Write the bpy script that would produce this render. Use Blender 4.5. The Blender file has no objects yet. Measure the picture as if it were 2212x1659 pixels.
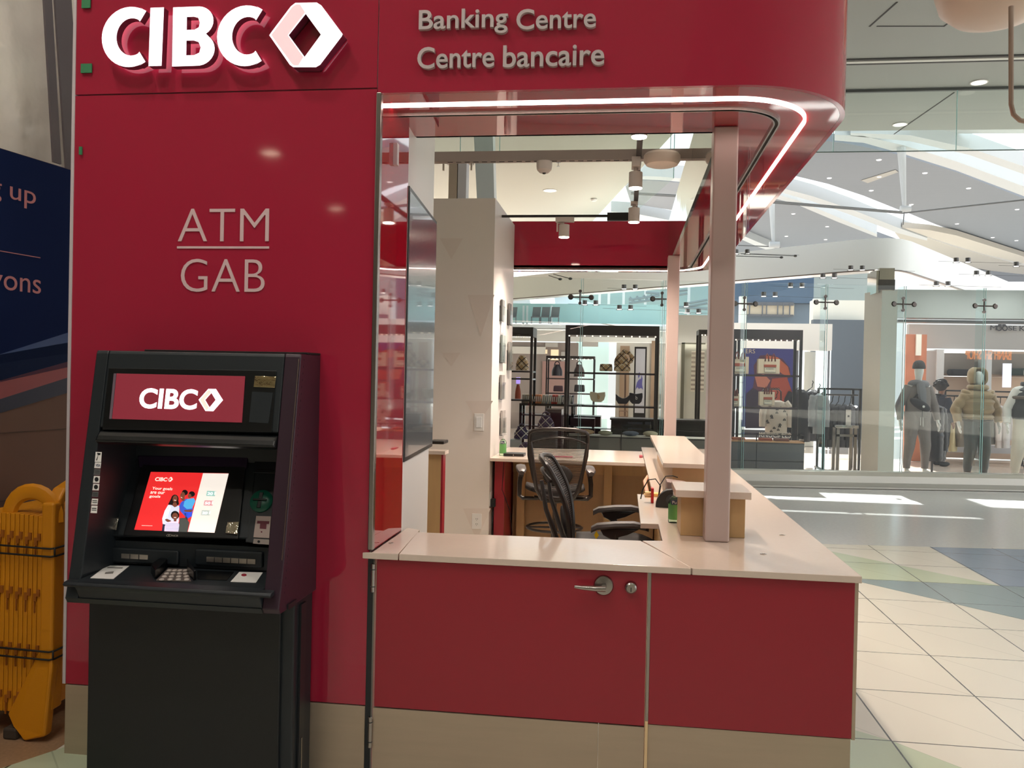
import bpy, bmesh, math, random
from mathutils import Vector, Matrix
random.seed(7)
S = bpy.context.scene
C = S.collection
# ---------------------------------------------------------------- camera
FPX = 1850.0; CX = 1106.0; CY = 829.5
CAM = Vector((0, -3.27, 1.6))
_ps = math.atan(242/FPX); _de = math.atan(16.5/FPX); _th = .021
_fw = Vector((-math.sin(_ps)*math.cos(_de), math.cos(_ps)*math.cos(_de), -math.sin(_de)))
_r = Vector((math.cos(_ps), math.sin(_ps), 0)); _u = _r.cross(_fw)
_rc = math.cos(_th)*_r + math.sin(_th)*_u
_uc = -math.sin(_th)*_r + math.cos(_th)*_u
cd = bpy.data.cameras.new('camera'); co = bpy.data.objects.new('camera', cd); C.objects.link(co)
cd.sensor_fit = 'HORIZONTAL'; cd.sensor_width = 36; cd.lens = FPX/2212*36; cd.clip_end = 300; cd.clip_start = .05
M4 = Matrix((( _rc.x, _uc.x, -_fw.x, CAM.x), (_rc.y, _uc.y, -_fw.y, CAM.y), (_rc.z, _uc.z, -_fw.z, CAM.z), (0, 0, 0, 1)))
co.matrix_world = M4
S.camera = co
# survey helpers: where the sight line through a measured point of the photo meets a known plane of the place
def ray(px, py): return _fw + _rc*((px-CX)/FPX) - _uc*((py-CY)/FPX)
def PZ(px, py, z): d = ray(px, py); return CAM + d*((z-CAM.z)/d.z)
def PY(px, py, y): d = ray(px, py); return CAM + d*((y-CAM.y)/d.y)
def PX(px, py, x): d = ray(px, py); return CAM + d*((x-CAM.x)/d.x)
def PD(px, py, dist): return CAM + ray(px, py)*dist
def PN(px, py, p, n):
    d = ray(px, py); n = Vector(n); return CAM + d*((Vector(p)-CAM).dot(n)/d.dot(n))
# ---------------------------------------------------------------- world, sun, exposure
W = bpy.data.worlds.new('world'); S.world = W; W.use_nodes = True
wn = W.node_tree; bg = wn.nodes['Background']
tc = wn.nodes.new('ShaderNodeTexCoord'); sp = wn.nodes.new('ShaderNodeSeparateXYZ'); rm = wn.nodes.new('ShaderNodeValToRGB')
wn.links.new(tc.outputs['Generated'], sp.inputs[0]); wn.links.new(sp.outputs['Z'], rm.inputs[0]); wn.links.new(rm.outputs[0], bg.inputs['Color'])
rm.color_ramp.elements[0].position = 0.0; rm.color_ramp.elements[0].color = (.50, .49, .48, 1)
rm.color_ramp.elements[1].position = .30; rm.color_ramp.elements[1].color = (.95, 1.0, 1.05, 1)
bg.inputs['Strength'].default_value = 1.5
sl = bpy.data.lights.new('sun', 'SUN'); so = bpy.data.objects.new('sun', sl); C.objects.link(so)
SUN = Vector((0.10, 5.2, 6.0)).normalized()          # towards the sun
so.rotation_euler = SUN.to_track_quat('Z', 'Y').to_euler(); so.location = (0, 20, 20)
sl.energy = 16.0; sl.angle = .01; sl.color = (1, .97, .92)
S.view_settings.view_transform = 'Standard'; S.view_settings.look = 'None'
S.view_settings.gamma = 1; S.view_settings.use_curve_mapping = False; S.view_settings.exposure = 0.42
S.cycles.use_denoising = True
S.cycles.max_bounces = 10; S.cycles.transparent_max_bounces = 24
S.cycles.sample_clamp_indirect = 6
# ---------------------------------------------------------------- materials
def lin(c):
    o = []
    for v in c[:3]:
        v = v/255.0
        o.append(v/12.92 if v <= .04045 else ((v+.055)/1.055)**2.4)
    return (*o, 1)
MATS = {}
def M(name, rgb, rough=.5, metal=0, spec=.5, coat=0, emit=None, es=1, bump=0, bs=20, var=0, vs=3, stretch=None, ior=None):
    if name in MATS: return MATS[name]
    m = bpy.data.materials.new(name); m.use_nodes = True; nt = m.node_tree; b = nt.nodes['Principled BSDF']
    b.inputs['Base Color'].default_value = lin(rgb); b.inputs['Roughness'].default_value = rough
    b.inputs['Metallic'].default_value = metal; b.inputs['Specular IOR Level'].default_value = spec
    b.inputs['Coat Weight'].default_value = coat; b.inputs['Coat Roughness'].default_value = .03
    if ior: b.inputs['IOR'].default_value = ior
    if emit:
        b.inputs['Emission Color'].default_value = lin(emit); b.inputs['Emission Strength'].default_value = es
    if bump or var:
        t = nt.nodes.new('ShaderNodeTexCoord'); mp = nt.nodes.new('ShaderNodeMapping')
        nt.links.new(t.outputs['Object'], mp.inputs[0])
        if stretch: mp.inputs['Scale'].default_value = stretch
    if var:
        n = nt.nodes.new('ShaderNodeTexNoise'); n.inputs['Scale'].default_value = vs; n.inputs['Detail'].default_value = 5
        nt.links.new(mp.outputs[0], n.inputs['Vector'])
        mx = nt.nodes.new('ShaderNodeMix'); mx.data_type = 'RGBA'
        a = lin(rgb); mx.inputs[6].default_value = tuple(x*(1-var) for x in a[:3])+(1,); mx.inputs[7].default_value = tuple(min(1, x*(1+var)) for x in a[:3])+(1,)
        nt.links.new(n.outputs[0], mx.inputs[0]); nt.links.new(mx.outputs[2], b.inputs['Base Color'])
    if bump:
        n = nt.nodes.new('ShaderNodeTexNoise'); n.inputs['Scale'].default_value = bs; n.inputs['Detail'].default_value = 3
        bp = nt.nodes.new('ShaderNodeBump'); bp.inputs['Strength'].default_value = bump; bp.inputs['Distance'].default_value = .02
        nt.links.new(mp.outputs[0], n.inputs['Vector']); nt.links.new(n.outputs[0], bp.inputs['Height']); nt.links.new(bp.outputs[0], b.inputs['Normal'])
    MATS[name] = m; return m
def glass(name, tint=(.93, .98, .97), refl=1.0, rough=0.0, base=.04):
    m = bpy.data.materials.new(name); m.use_nodes = True; nt = m.node_tree; nt.nodes.clear()
    o = nt.nodes.new('ShaderNodeOutputMaterial'); mx = nt.nodes.new('ShaderNodeMixShader')
    tr = nt.nodes.new('ShaderNodeBsdfTransparent'); tr.inputs[0].default_value = (*tint, 1)
    gl = nt.nodes.new('ShaderNodeBsdfGlossy'); gl.inputs['Roughness'].default_value = rough
    fr = nt.nodes.new('ShaderNodeLayerWeight'); fr.inputs[0].default_value = .12
    mt = nt.nodes.new('ShaderNodeMath'); mt.operation = 'MULTIPLY_ADD'; mt.inputs[1].default_value = refl; mt.inputs[2].default_value = base
    nt.links.new(fr.outputs['Fresnel'], mt.inputs[0]); nt.links.new(mt.outputs[0], mx.inputs[0])
    nt.links.new(tr.outputs[0], mx.inputs[1]); nt.links.new(gl.outputs[0], mx.inputs[2]); nt.links.new(mx.outputs[0], o.inputs[0])
    MATS[name] = m; return m
red = M('red_gloss_panel', (166, 37, 62), .05, 0, .5, 0, ior=1.55, bump=.012, bs=2.2)
redg = M('red_back_painted_glass', (165, 12, 34), .03, 0, .5, .6, ior=1.7, bump=.03, bs=1.6)
redm = M('red_satin_laminate', (150, 32, 48), .30, 0, .5, 0, bump=.02, bs=400)
redd = M('red_dark_edge', (70, 12, 22), .4)
steel = M('brushed_stainless', (186, 170, 150), .42, .6, .5, var=.10, vs=2, bump=.03, bs=60, stretch=(1, 1, 14))
chrome = M('satin_metal', (165, 160, 155), .25, 1)
polish = M('polished_metal', (205, 205, 205), .08, 1)
dark = M('atm_dark_plastic', (33, 39, 43), .42, 0, .45, bump=.05, bs=500)
darker = M('atm_black_plastic', (13, 15, 17), .28)
darkg = M('atm_grey_metal', (40, 44, 48), .35, .3)
wht = M('white_paint', (224, 222, 220), .45)
whg = M('white_gloss', (226, 228, 230), .12, 0, .5, .5)
blk = M('black_metal', (22, 20, 22), .35)
blkm = M('black_matt', (16, 16, 17), .7)
quartz = M('quartz_counter', (214, 196, 182), .16, 0, .5, .15, var=.03, vs=60)
quartze = quartz
wood = M('maple_laminate', (196, 160, 112), .45, var=.08, vs=3, stretch=(14, 14, 1))
woodd = M('maple_panel', (182, 148, 108), .5, var=.06, vs=3, stretch=(12, 12, 1))
alu = M('white_powder_coat', (205, 196, 200), .32, .1)
ledm = M('led_strip_glow', (255, 240, 230), .4, emit=(255, 226, 214), es=9)
lens = M('lit_lens', (255, 240, 220), .4, emit=(255, 236, 214), es=14)
clear = glass('clear_glass', (.97,.99,.985), base=.03)
tealg = glass('shopfront_glass', (.962, .985, .98), base=.025, refl=.7)
edge = M('glass_edge_teal', (176, 220, 220), .3, 0, .5)
teal = M('glass_edge_pale', (160, 200, 200), .15)
# ---------------------------------------------------------------- mesh builder
WL = {}
class MB:
    def __init__(s): s.v = []; s.f = []; s.m = []; s.mi = 0
    def mat(s, i): s.mi = i; return s
    def add(s, vs, fs):
        n = len(s.v); s.v += [Vector(v) for v in vs]
        for f in fs: s.f.append(tuple(n+i for i in f)); s.m.append(s.mi)
        return s
    def box(s, x0, x1, y0, y1, z0, z1):
        if x0 > x1: x0, x1 = x1, x0
        if y0 > y1: y0, y1 = y1, y0
        if z0 > z1: z0, z1 = z1, z0
        return s.add([(x0,y0,z0),(x1,y0,z0),(x1,y1,z0),(x0,y1,z0),(x0,y0,z1),(x1,y0,z1),(x1,y1,z1),(x0,y1,z1)],
                     [(0,3,2,1),(4,5,6,7),(0,1,5,4),(1,2,6,5),(2,3,7,6),(3,0,4,7)])
    def obox(s, o, a, b, c):                       # box from a corner and three edge vectors
        o, a, b, c = map(Vector, (o, a, b, c))
        if a.cross(b).dot(c) < 0: a, b = b, a
        return s.add([o, o+a, o+a+b, o+b, o+c, o+a+c, o+a+b+c, o+b+c], [(0,3,2,1),(4,5,6,7),(0,1,5,4),(1,2,6,5),(2,3,7,6),(3,0,4,7)])
    def prism(s, pts, d):
        pts = [Vector(p) for p in pts]; d = Vector(d); n = len(pts)
        nr = Vector((0, 0, 0))
        for i in range(n): nr += pts[i].cross(pts[(i+1) % n])
        if nr.dot(d) > 0: pts.reverse()
        vs = pts+[p+d for p in pts]
        fs = [tuple(range(n)), tuple(range(2*n-1, n-1, -1))]
        for i in range(n): j = (i+1) % n; fs.append((j, i, i+n, j+n))
        return s.add(vs, fs)
    def rings(s, rings, caps=True, closed=False):
        n = len(rings[0]); vs = [p for r in rings for p in r]; fs = []
        L = len(rings)
        for k in range(L if closed else L-1):
            a = k*n; b = ((k+1) % L)*n
            for i in range(n):
                j = (i+1) % n; fs.append((a+i, a+j, b+j, b+i))
        if caps and not closed:
            fs.append(tuple(range(n-1, -1, -1))); fs.append(tuple((L-1)*n+i for i in range(n)))
        return s.add(vs, fs)
    def tube(s, pts, r, n=8, closed=False, sx=1):
        pts = [Vector(p) for p in pts]; L = len(pts); rr = r if isinstance(r, (list, tuple)) else [r]*L
        rs = []; up = None
        for i, p in enumerate(pts):
            if closed: t = pts[(i+1) % L]-pts[i-1]
            else: t = pts[min(i+1, L-1)]-pts[max(i-1, 0)]
            if t.length < 1e-9: t = Vector((0, 0, 1))
            t.normalize()
            if up is None:
                up = Vector((0, 0, 1)) if abs(t.z) < .9 else Vector((0, 1, 0))
            a = t.cross(up)
            if a.length < 1e-4: a = t.cross(Vector((1, 0, 0)))
            a.normalize(); b = a.cross(t).normalized(); up = b
            rs.append([p+a*(rr[i]*sx*math.cos(k*math.tau/n))+b*(rr[i]*math.sin(k*math.tau/n)) for k in range(n)])
        return s.rings(rs, closed=closed)
    def cyl(s, a, b, r, r2=None, n=20): return s.tube([a, b], [r, r if r2 is None else r2], n)
    def lathe(s, prof, c=(0,0,0), n=24, ax=(0,0,1)):
        ax = Vector(ax).normalized(); q = Vector((0,0,1)).rotation_difference(ax); c = Vector(c)
        rs = [[c+q@Vector((r*math.cos(k*math.tau/n), r*math.sin(k*math.tau/n), z)) for k in range(n)] for r, z in prof]
        return s.rings(rs)
    def ell(s, c, rx, ry, rz, n=16, m=10, rot=None):
        c = Vector(c); rs = []
        for i in range(m+1):
            t = math.pi*i/m; rad = max(math.sin(t), .01)
            ring = [Vector((rx*rad*math.cos(k*math.tau/n), ry*rad*math.sin(k*math.tau/n), -rz*math.cos(t))) for k in range(n)]
            if rot: ring = [rot@p for p in ring]
            rs.append([c+p for p in ring])
        return s.rings(rs)
    def grid(s, fn, nu, nv):
        vs = [fn(i/nu, j/nv) for j in range(nv+1) for i in range(nu+1)]
        return s.add(vs, [(j*(nu+1)+i, j*(nu+1)+i+1, (j+1)*(nu+1)+i+1, (j+1)*(nu+1)+i) for j in range(nv) for i in range(nu)])
def _link(name, me, parent):
    o = bpy.data.objects.new(name, me)
    C.objects.link(o)
    base = Vector((0,0,0))
    p = parent
    if parent is not None: base = Vector(WL.get(parent.name, (0,0,0)))
    return o, base
def obj(name, mb, mats, parent=None, label=None, cat=None, group=None, kind=None, bevel=0, smooth=False, bseg=2, solid=0, sub=0):
    if not isinstance(mats, (list, tuple)): mats = [mats]
    me = bpy.data.meshes.new(name)
    lo = Vector((min(v.x for v in mb.v), min(v.y for v in mb.v), min(v.z for v in mb.v)))
    hi = Vector((max(v.x for v in mb.v), max(v.y for v in mb.v), max(v.z for v in mb.v)))
    org = Vector(((lo.x+hi.x)/2, (lo.y+hi.y)/2, lo.z))
    me.from_pydata([v-org for v in mb.v], [], mb.f)
    for m in mats: me.materials.append(m)
    me.polygons.foreach_set('material_index', [min(i, len(mats)-1) for i in mb.m])
    if smooth is True: me.polygons.foreach_set('use_smooth', [True]*len(me.polygons))
    me.update()
    o, base = _link(name, me, parent)
    if parent is not None: o.parent = parent
    o.location = org-base; WL[o.name] = tuple(org)
    if smooth == 'auto':
        me.polygons.foreach_set('use_smooth', [True]*len(me.polygons))
        me.set_sharp_from_angle(angle=math.radians(35))
    if solid:
        md = o.modifiers.new('solid', 'SOLIDIFY'); md.thickness = solid; md.offset = 0
    if bevel:
        md = o.modifiers.new('bevel', 'BEVEL'); md.width = bevel; md.segments = bseg; md.limit_method = 'ANGLE'; md.angle_limit = math.radians(40); md.harden_normals = False
    if sub:
        md = o.modifiers.new('sub', 'SUBSURF'); md.levels = sub; md.render_levels = sub
    tag(o, label, cat, group, kind)
    return o
def objs(name, mb, mats, parent=None, **k):
    """one part per separate piece of the builder"""
    par = list(range(len(mb.v)))
    def f(i):
        while par[i] != i: par[i] = par[par[i]]; i = par[i]
        return i
    for fc_ in mb.f:
        for i in fc_[1:]: par[f(i)] = f(fc_[0])
    gr_ = {}
    for fc_, m_ in zip(mb.f, mb.m): gr_.setdefault(f(fc_[0]), []).append((fc_, m_))
    out = []
    for g in gr_.values():
        ids = sorted({i for fc_, _ in g for i in fc_}); mp = {v: n for n, v in enumerate(ids)}
        b = MB(); b.v = [mb.v[i] for i in ids]; b.f = [tuple(mp[i] for i in fc_) for fc_, _ in g]; b.m = [m_ for _, m_ in g]
        out.append(obj(name, b, mats, parent, **k))
    return out
def tag(o, label=None, cat=None, group=None, kind=None):
    if label: o['label'] = label
    if cat: o['category'] = cat
    if group: o['group'] = group
    if kind: o['kind'] = kind
    return o
def thing(name, label, cat, loc=(0,0,0), group=None):
    o = bpy.data.objects.new(name, None); C.objects.link(o); o.empty_display_size = .1
    o.location = loc; WL[o.name] = tuple(loc)
    return tag(o, label, cat, group)
def struct(name, mb, mats, **k): return obj(name, mb, mats, kind='structure', **k)
def copy_tree(o, loc=None, rz=None, label=None, parent=None):
    c = o.copy(); C.objects.link(c)
    if parent is not None: c.parent = parent
    if loc is not None: c.location = loc
    if rz is not None: c.rotation_euler = (0, 0, rz)
    if label: c['label'] = label
    for ch in [x for x in o.children]: copy_tree(ch, parent=c)
    return c
def text(name, s, p0, xd, ud, w, h, mat, parent=None, thick=.002, bold=0.0, off=0, shear=0, spacing=1.0, label=None, cat=None, group=None, sidemat=None):
    """lettering: bottom-left corner p0, x direction, up direction, overall width and height of the ink"""
    cu = bpy.data.curves.new('tmp', 'FONT'); cu.body = s; cu.offset = bold; cu.space_character = spacing; cu.shear = shear
    cu.resolution_u = 5; cu.extrude = .05
    t = bpy.data.objects.new('tmp', cu); C.objects.link(t)
    dg = bpy.context.evaluated_depsgraph_get(); dg.update()
    me = bpy.data.meshes.new_from_object(t.evaluated_get(dg))
    vs = [Vector(v.co) for v in me.vertices]; fs = [tuple(p.vertices) for p in me.polygons]; zs = [v.z for v in vs]
    bpy.data.objects.remove(t); bpy.data.curves.remove(cu); bpy.data.meshes.remove(me)
    x0 = min(v.x for v in vs); x1 = max(v.x for v in vs); y0 = min(v.y for v in vs); y1 = max(v.y for v in vs)
    xd = Vector(xd).normalized(); ud = Vector(ud).normalized(); n = xd.cross(ud).normalized(); p0 = Vector(p0)
    mb = MB()
    pts = [p0+xd*((v.x-x0)/(x1-x0)*w)+ud*((v.y-y0)/(y1-y0)*h)+n*(off+thick*(v.z+.05)/.1) for v in vs]
    mb.add(pts, fs)
    return obj(name, mb, mat, parent, label, cat, group)
def flat_shape(polys, p0, xd, ud, thick, off=0):
    """shape with holes drawn as 2D loops -> mesh builder (loops in metres on the plane)"""
    cu = bpy.data.curves.new('tmp', 'CURVE'); cu.dimensions = '2D'; cu.fill_mode = 'BOTH'; cu.extrude = .05
    for pl in polys:
        sp_ = cu.splines.new('POLY'); sp_.points.add(len(pl)-1)
        for i, (x, y) in enumerate(pl): sp_.points[i].co = (x, y, 0, 1)
        sp_.use_cyclic_u = True
    t = bpy.data.objects.new('tmp', cu); C.objects.link(t)
    dg = bpy.context.evaluated_depsgraph_get(); dg.update()
    me = bpy.data.meshes.new_from_object(t.evaluated_get(dg))
    xd = Vector(xd).normalized(); ud = Vector(ud).normalized(); n = xd.cross(ud).normalized(); p0 = Vector(p0)
    mb = MB(); mb.add([p0+xd*v.co.x+ud*v.co.y+n*(off+thick*(v.co.z+.05)/.1) for v in me.vertices], [tuple(p.vertices) for p in me.polygons])
    for i, f_ in enumerate(mb.f):
        a_, b_, c_ = (mb.v[f_[k]] for k in range(3))
        if abs((b_-a_).cross(c_-a_).normalized().dot(n)) < .7: mb.m[i] = 1
    bpy.data.objects.remove(t); bpy.data.curves.remove(cu); bpy.data.meshes.remove(me)
    return mb
def arc(cx, cy, r, a0, a1, n=10, ry=None):
    ry = r if ry is None else ry
    return [(cx+r*math.cos(math.radians(a0+(a1-a0)*i/n)), cy+ry*math.sin(math.radians(a0+(a1-a0)*i/n))) for i in range(n+1)]
X = Vector((1,0,0)); Y = Vector((0,1,0)); Z = Vector((0,0,1))
# ================================================================ KIOSK
ZF = 2.70; ZT = 3.16; XR = .885; RC = .5; YB = 5.66
# --- canopy (fascia band round the kiosk)
can = thing('kiosk_canopy', 'glossy red rounded canopy band over the bank kiosk with light strip beneath', 'canopy', (-.5, 2.8, ZF))
def band(off):          # outer plan line moved inwards by off, from the seam round the corner to the back
    r = RC-off
    return ([(-.983, off)] + [(-.983+i*.2, off) for i in range(1, 7)] + [(x, y) for x, y in arc(XR-RC, RC, r, -90, 0, 20)]
            + [(x, y) for x, y in arc(XR-RC, YB-RC, r, 0, 90, 16)] + [(-1.6, YB-off)])
def strip(mb, o0, o1, z0, z1):
    a = band(o0); b = band(o1); rs = []
    for (x0, y0), (x1, y1) in zip(a, b): rs.append([Vector((x0,y0,z0)), Vector((x1,y1,z0)), Vector((x1,y1,z1)), Vector((x0,y0,z1))])
    mb.rings(rs); return mb
obj('fascia_band', strip(MB(), 0, .02, ZF, ZT), red, can, smooth='auto')
IN = (.42, .63, 5.29)                     # inner edges: x, front y, back y
mb = MB()
o = band(.021)
fr = [Vector((x, y, ZF)) for x, y in o]
# soffit as fan between rounded outer line and square inner line
inner = []
for x, y in o:
    if y < IN[1] and x < IN[0]: inner.append(Vector((x, IN[1], ZF)))
    elif y > IN[2] and x < IN[0]: inner.append(Vector((x, IN[2], ZF)))
    else: inner.append(Vector((IN[0], min(max(y, IN[1]), IN[2]), ZF)))
mb.rings([[a, b, b+Z*.02, a+Z*.02] for a, b in zip(fr, inner)])
obj('soffit', mb, redg, can)
led = strip(MB(), .150, .161, ZF-.008, ZF)
obj('led_strip', led, ledm, can)['label'] = 'thin glowing white light strip under the canopy'
mb = strip(MB(), .255, .262, ZF-.012, ZF); strip(mb, .275, .282, ZF-.012, ZF)
mb.mat(1); strip(mb, .262, .275, ZF-.004, ZF)
obj('curtain_track', mb, [chrome, blkm], can, label='grey metal curtain track following the canopy corner')
obj('inner_liner', MB().box(IN[0]-.02, IN[0], IN[1], IN[2], ZF, ZT), M('mirror_liner', (206, 208, 206), .04, .92, bump=.10, bs=1.6), can, label='shiny white inner face of the canopy')
obj('inner_liner', MB().box(-.98, IN[0]-.02, IN[1]-.02, IN[1], ZF, ZT), whg, can)
obj('inner_liner', MB().box(-1.6, IN[0]-.02, IN[2], IN[2]+.02, ZF, ZT), red, can, label='red inner face of the canopy at the back')
dl = MB()
# --- left tower: red wall with the machine
tw = thing('kiosk_wall', 'tall glossy red kiosk wall behind the cash machine', 'wall panel', (-1.6, .6, 0))
obj('upper_panel', MB().box(-2.265, -.987, 0, .02, 2.722, ZT), red, tw)
obj('main_panel', MB().box(-2.265, -.985, 0, .02, .29, 2.716), red, tw)
obj('kick_plate', MB().box(-2.265, -.985, -.004, .02, 0, .286), steel, tw, label='stainless kick plate', bevel=.002)
obj('corner_trim', MB().box(-2.278, -2.265, -.004, .02, .29, ZT), alu, tw, label='thin pale metal corner trim')
obj('core', MB().box(-2.25, -1.0105, .021, .4545, 0.005, ZT-.02), wht, tw)
obj('side_wall', MB().prism([(-1.01,.455,0.005),(-.972,.455,0.005),(-1.037,1.25,0.005),(-1.16,1.25,0.005),(-1.16,.455,.005)], (0,0,ZT-.025)), wht, tw, label='plain white side wall with the screen')
obj('side_panel', MB().box(-1.009, -.972, .021, .454, .902, ZF), redg, tw, label='glossy red side panel reflecting the hall')
obj('side_panel', MB().box(-1.009, -.972, .021, .454, .01, .872), redm, tw, label='red panel under the counter')
obj('post_trim', MB().box(-.985, -.965, -.012, .018, .905, ZF), chrome, tw, label='slim brushed metal post at the opening', bevel=.003)
bk = MB(); bk.box(-.99, -.975, .03, .05, 2.46, 2.56); bk.box(-.972, -.955, .2, .23, 2.47, 2.56)
obj('bracket', bk, alu, tw)
# --- green tape tabs on the wall edge
gt = M('green_tape', (54, 128, 84), .7)
for i, (x0, y0, x1, y1) in enumerate(((177, -6, 195, 17), (175, 138, 198, 157), (171, 317, 177, 334))):
    a = PY(x0, y0, -.008); b = PY(x1, y1, -.008)
    obj('tape_tab', MB().box(a.x, b.x, -.010, -.0045, b.z, a.z), gt, None, ['small green tape tab at the very top edge of the red wall', 'green tape tab stuck beside the white sign letters, lower of the two large ones', 'tiny green tape sliver on the wall edge by the navy hoarding top'][i], 'tape', 'green tape tabs')
# --- illuminated bank sign
glow = M('sign_face_glow', (255, 255, 255), .4, emit=(252, 246, 255), es=1.25)
glowp = M('sign_face_pink', (232, 190, 190), .4, emit=(232, 185, 188), es=.62)
side_ = M('sign_side', (120, 40, 66), .3)
sg = thing('illuminated_sign', 'large glowing white CIBC letters with diamond emblem on the red wall', 'sign', tuple(PY(480, 145, -.02)))
def c2(px, py, y=-.06): p = PY(px, py, y); return (p.x, p.z)
YS = -.055
def cletter(x0, x1, y0, y1, nm):
    L, T = c2(x0, y0, YS); R, B = c2(x1, y1, YS)
    h = T-B; w = R-L; cx = L+h*.50; cy = (T+B)/2; ro = h/2; st = w*.325
    out = [(cx+.02*h+ (h*.475)*math.cos(math.radians(a)), cy+ro*math.sin(math.radians(a))) for a in range(56, 305, 8)]
    # outer from upper terminal anticlockwise to the lower terminal
    out = [(L+ (w*.60)*(1-math.cos(math.radians(t))), cy+ro*math.sin(math.radians(t))) for t in [0]]
    pts = []
    a0, a1 = 52, 308
    n = 26
    for i in range(n+1):
        a = math.radians(a0+(a1-a0)*i/n); pts.append((L+w*.64+w*.64*math.cos(a), cy+ro*math.sin(a)))
    inn = []
    for i in range(n+1):
        a = math.radians(a1-3-(a1-a0-6)*i/n); inn.append((L+w*.68+w*.345*math.cos(a), cy+ro*.62*math.sin(a)))
    inn[0] = (L+w*.86, cy-ro*.50); inn[-1] = (L+w*.86, cy+ro*.50)
    pts[0] = (R, cy+ro*.84); pts[-1] = (R, cy-ro*.84)
    pts.insert(1, (L+w*.86, cy+ro*.965)); pts.insert(-1, (L+w*.86, cy-ro*.965))
    m = flat_shape([pts+inn], (0, YS+.035, 0), X, Z, .035)
    obj('letter', m, [glow, side_], sg)
cletter(221, 314, 17, 144, 'C'); cletter(470, 565, 14, 142, 'C')
a = c2(323, 17, YS); b = c2(352, 142, YS)
obj('letter', flat_shape([[(a[0]-.0, b[1]), (b[0]-.006, b[1]), (b[0], a[1]), (a[0]+.004, a[1])]], (0, YS+.035, 0), X, Z, .035), [glow, side_], sg)
L, T = c2(374, 16, YS); R, Bt = c2(463, 141, YS); h = T-Bt; w = R-L
outer = [(L, Bt), (L, T), (L+w*.55, T)] + [(L+w*.60+w*.36*math.cos(math.radians(t)), T-h*.25+h*.25*math.sin(math.radians(t))) for t in range(85, -60, -12)] + [(L+w*.80, Bt+h*.53)] + \
        [(L+w*.60+w*.40*math.cos(math.radians(t)), Bt+h*.275+h*.275*math.sin(math.radians(t))) for t in range(50, -95, -12)] + [(L+w*.5, Bt)]
h1 = [(L+w*.33, T-h*.17), (L+w*.33, T-h*.39), (L+w*.52, T-h*.39), (L+w*.62, T-h*.35), (L+w*.64, T-h*.27), (L+w*.60, T-h*.19), (L+w*.5, T-h*.17)]
h2 = [(L+w*.33, Bt+h*.43), (L+w*.33, Bt+h*.18), (L+w*.52, Bt+h*.18), (L+w*.64, Bt+h*.22), (L+w*.67, Bt+h*.31), (L+w*.62, Bt+h*.40), (L+w*.5, Bt+h*.43)]
obj('letter', flat_shape([outer, h1, h2], (0, YS+.035, 0), X, Z, .035), [glow, side_], sg)
cr = lambda a, b, y=YS: c2(180+a/3.253, b/3.253, y)
def emblem(par, fn, thick, y0, xd=X, ud=Z, mats=(glow, glowp)):
    hexo = [fn(*p) for p in ((1307,248),(1320,228),(1458,45),(1490,20),(1640,18),(1672,38),(1822,240),(1816,255),(1664,455),(1635,472),(1475,472),(1452,456))]
    dia = [fn(*p) for p in ((1443,248),(1563,97),(1670,243),(1555,400))]
    m = flat_shape([hexo, dia], (0, y0+thick, 0), xd, ud, thick)
    e = obj('emblem', m, [mats[0], side_], par)
    pk = [fn(*p) for p in ((1322,248),(1470,50),(1495,33),(1525,33),(1560,88),(1438,248),(1548,402),(1512,462),(1480,460),(1466,450))]
    m2 = flat_shape([pk], (0, y0, 0), xd, ud, .003)
    obj('emblem_shade', m2, mats[1], e, label='pale pink half of the emblem')
emblem(sg, cr, .045, YS)
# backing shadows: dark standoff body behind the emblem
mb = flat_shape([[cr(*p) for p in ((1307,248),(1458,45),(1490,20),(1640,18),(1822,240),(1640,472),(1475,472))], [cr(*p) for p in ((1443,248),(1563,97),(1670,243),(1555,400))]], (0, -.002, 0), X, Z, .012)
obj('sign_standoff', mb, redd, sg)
# --- text signs
txt = M('brushed_letter', (196, 184, 184), .4, .3)
a = PY(904, 67, -.02); b = PY(1287, 62, -.02); t = PY(904, 25, -.02)
en = thing('wall_lettering', 'raised grey letters reading Banking Centre on the red canopy', 'sign', tuple(a), 'raised canopy lettering')
def word(s, x0, yb, x1, yt, par, yb1=None, bold=.012, thick=.018, desc=False, y=-.02, m=None):
    a = PY(x0, yb, y); b = PY(x1, yb1 if yb1 else yb, y); t = PY(x0, yt, y)
    return text('letters', s, (a.x, y+thick, a.z), X, Z, b.x-a.x, t.z-a.z, m or txt, par, thick, bold)
word('Banking', 904, 77, 1096, 22, en); word('Centre', 1115, 64.5, 1287, 20, en)
fr_ = thing('wall_lettering', 'raised grey letters reading Centre bancaire under the Banking Centre line', 'sign', tuple(PY(902, 148, -.02)), 'raised canopy lettering')
word('Centre', 901, 149, 1067, 102, fr_); word('bancaire', 1086, 146, 1305, 98, fr_)
atm_l = thing('wall_lettering', 'flat white ATM over GAB lettering with a bar between, on the red wall', 'sign', tuple(PY(482, 630, -.004)))
wl = M('white_vinyl', (216, 186, 188), .5)
word('ATM', 384, 521, 580, 451, atm_l, thick=.003, y=-.004, bold=-.012, m=wl); word('GAB', 390, 630, 571, 559, atm_l, thick=.003, y=-.004, bold=-.012, m=wl)
a = PY(382, 542, -.004); b = PY(581, 537, -.004)
obj('divider_bar', MB().box(a.x, b.x, -.004, -.001, b.z-.0, b.z+.009), wl, atm_l)
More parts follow.
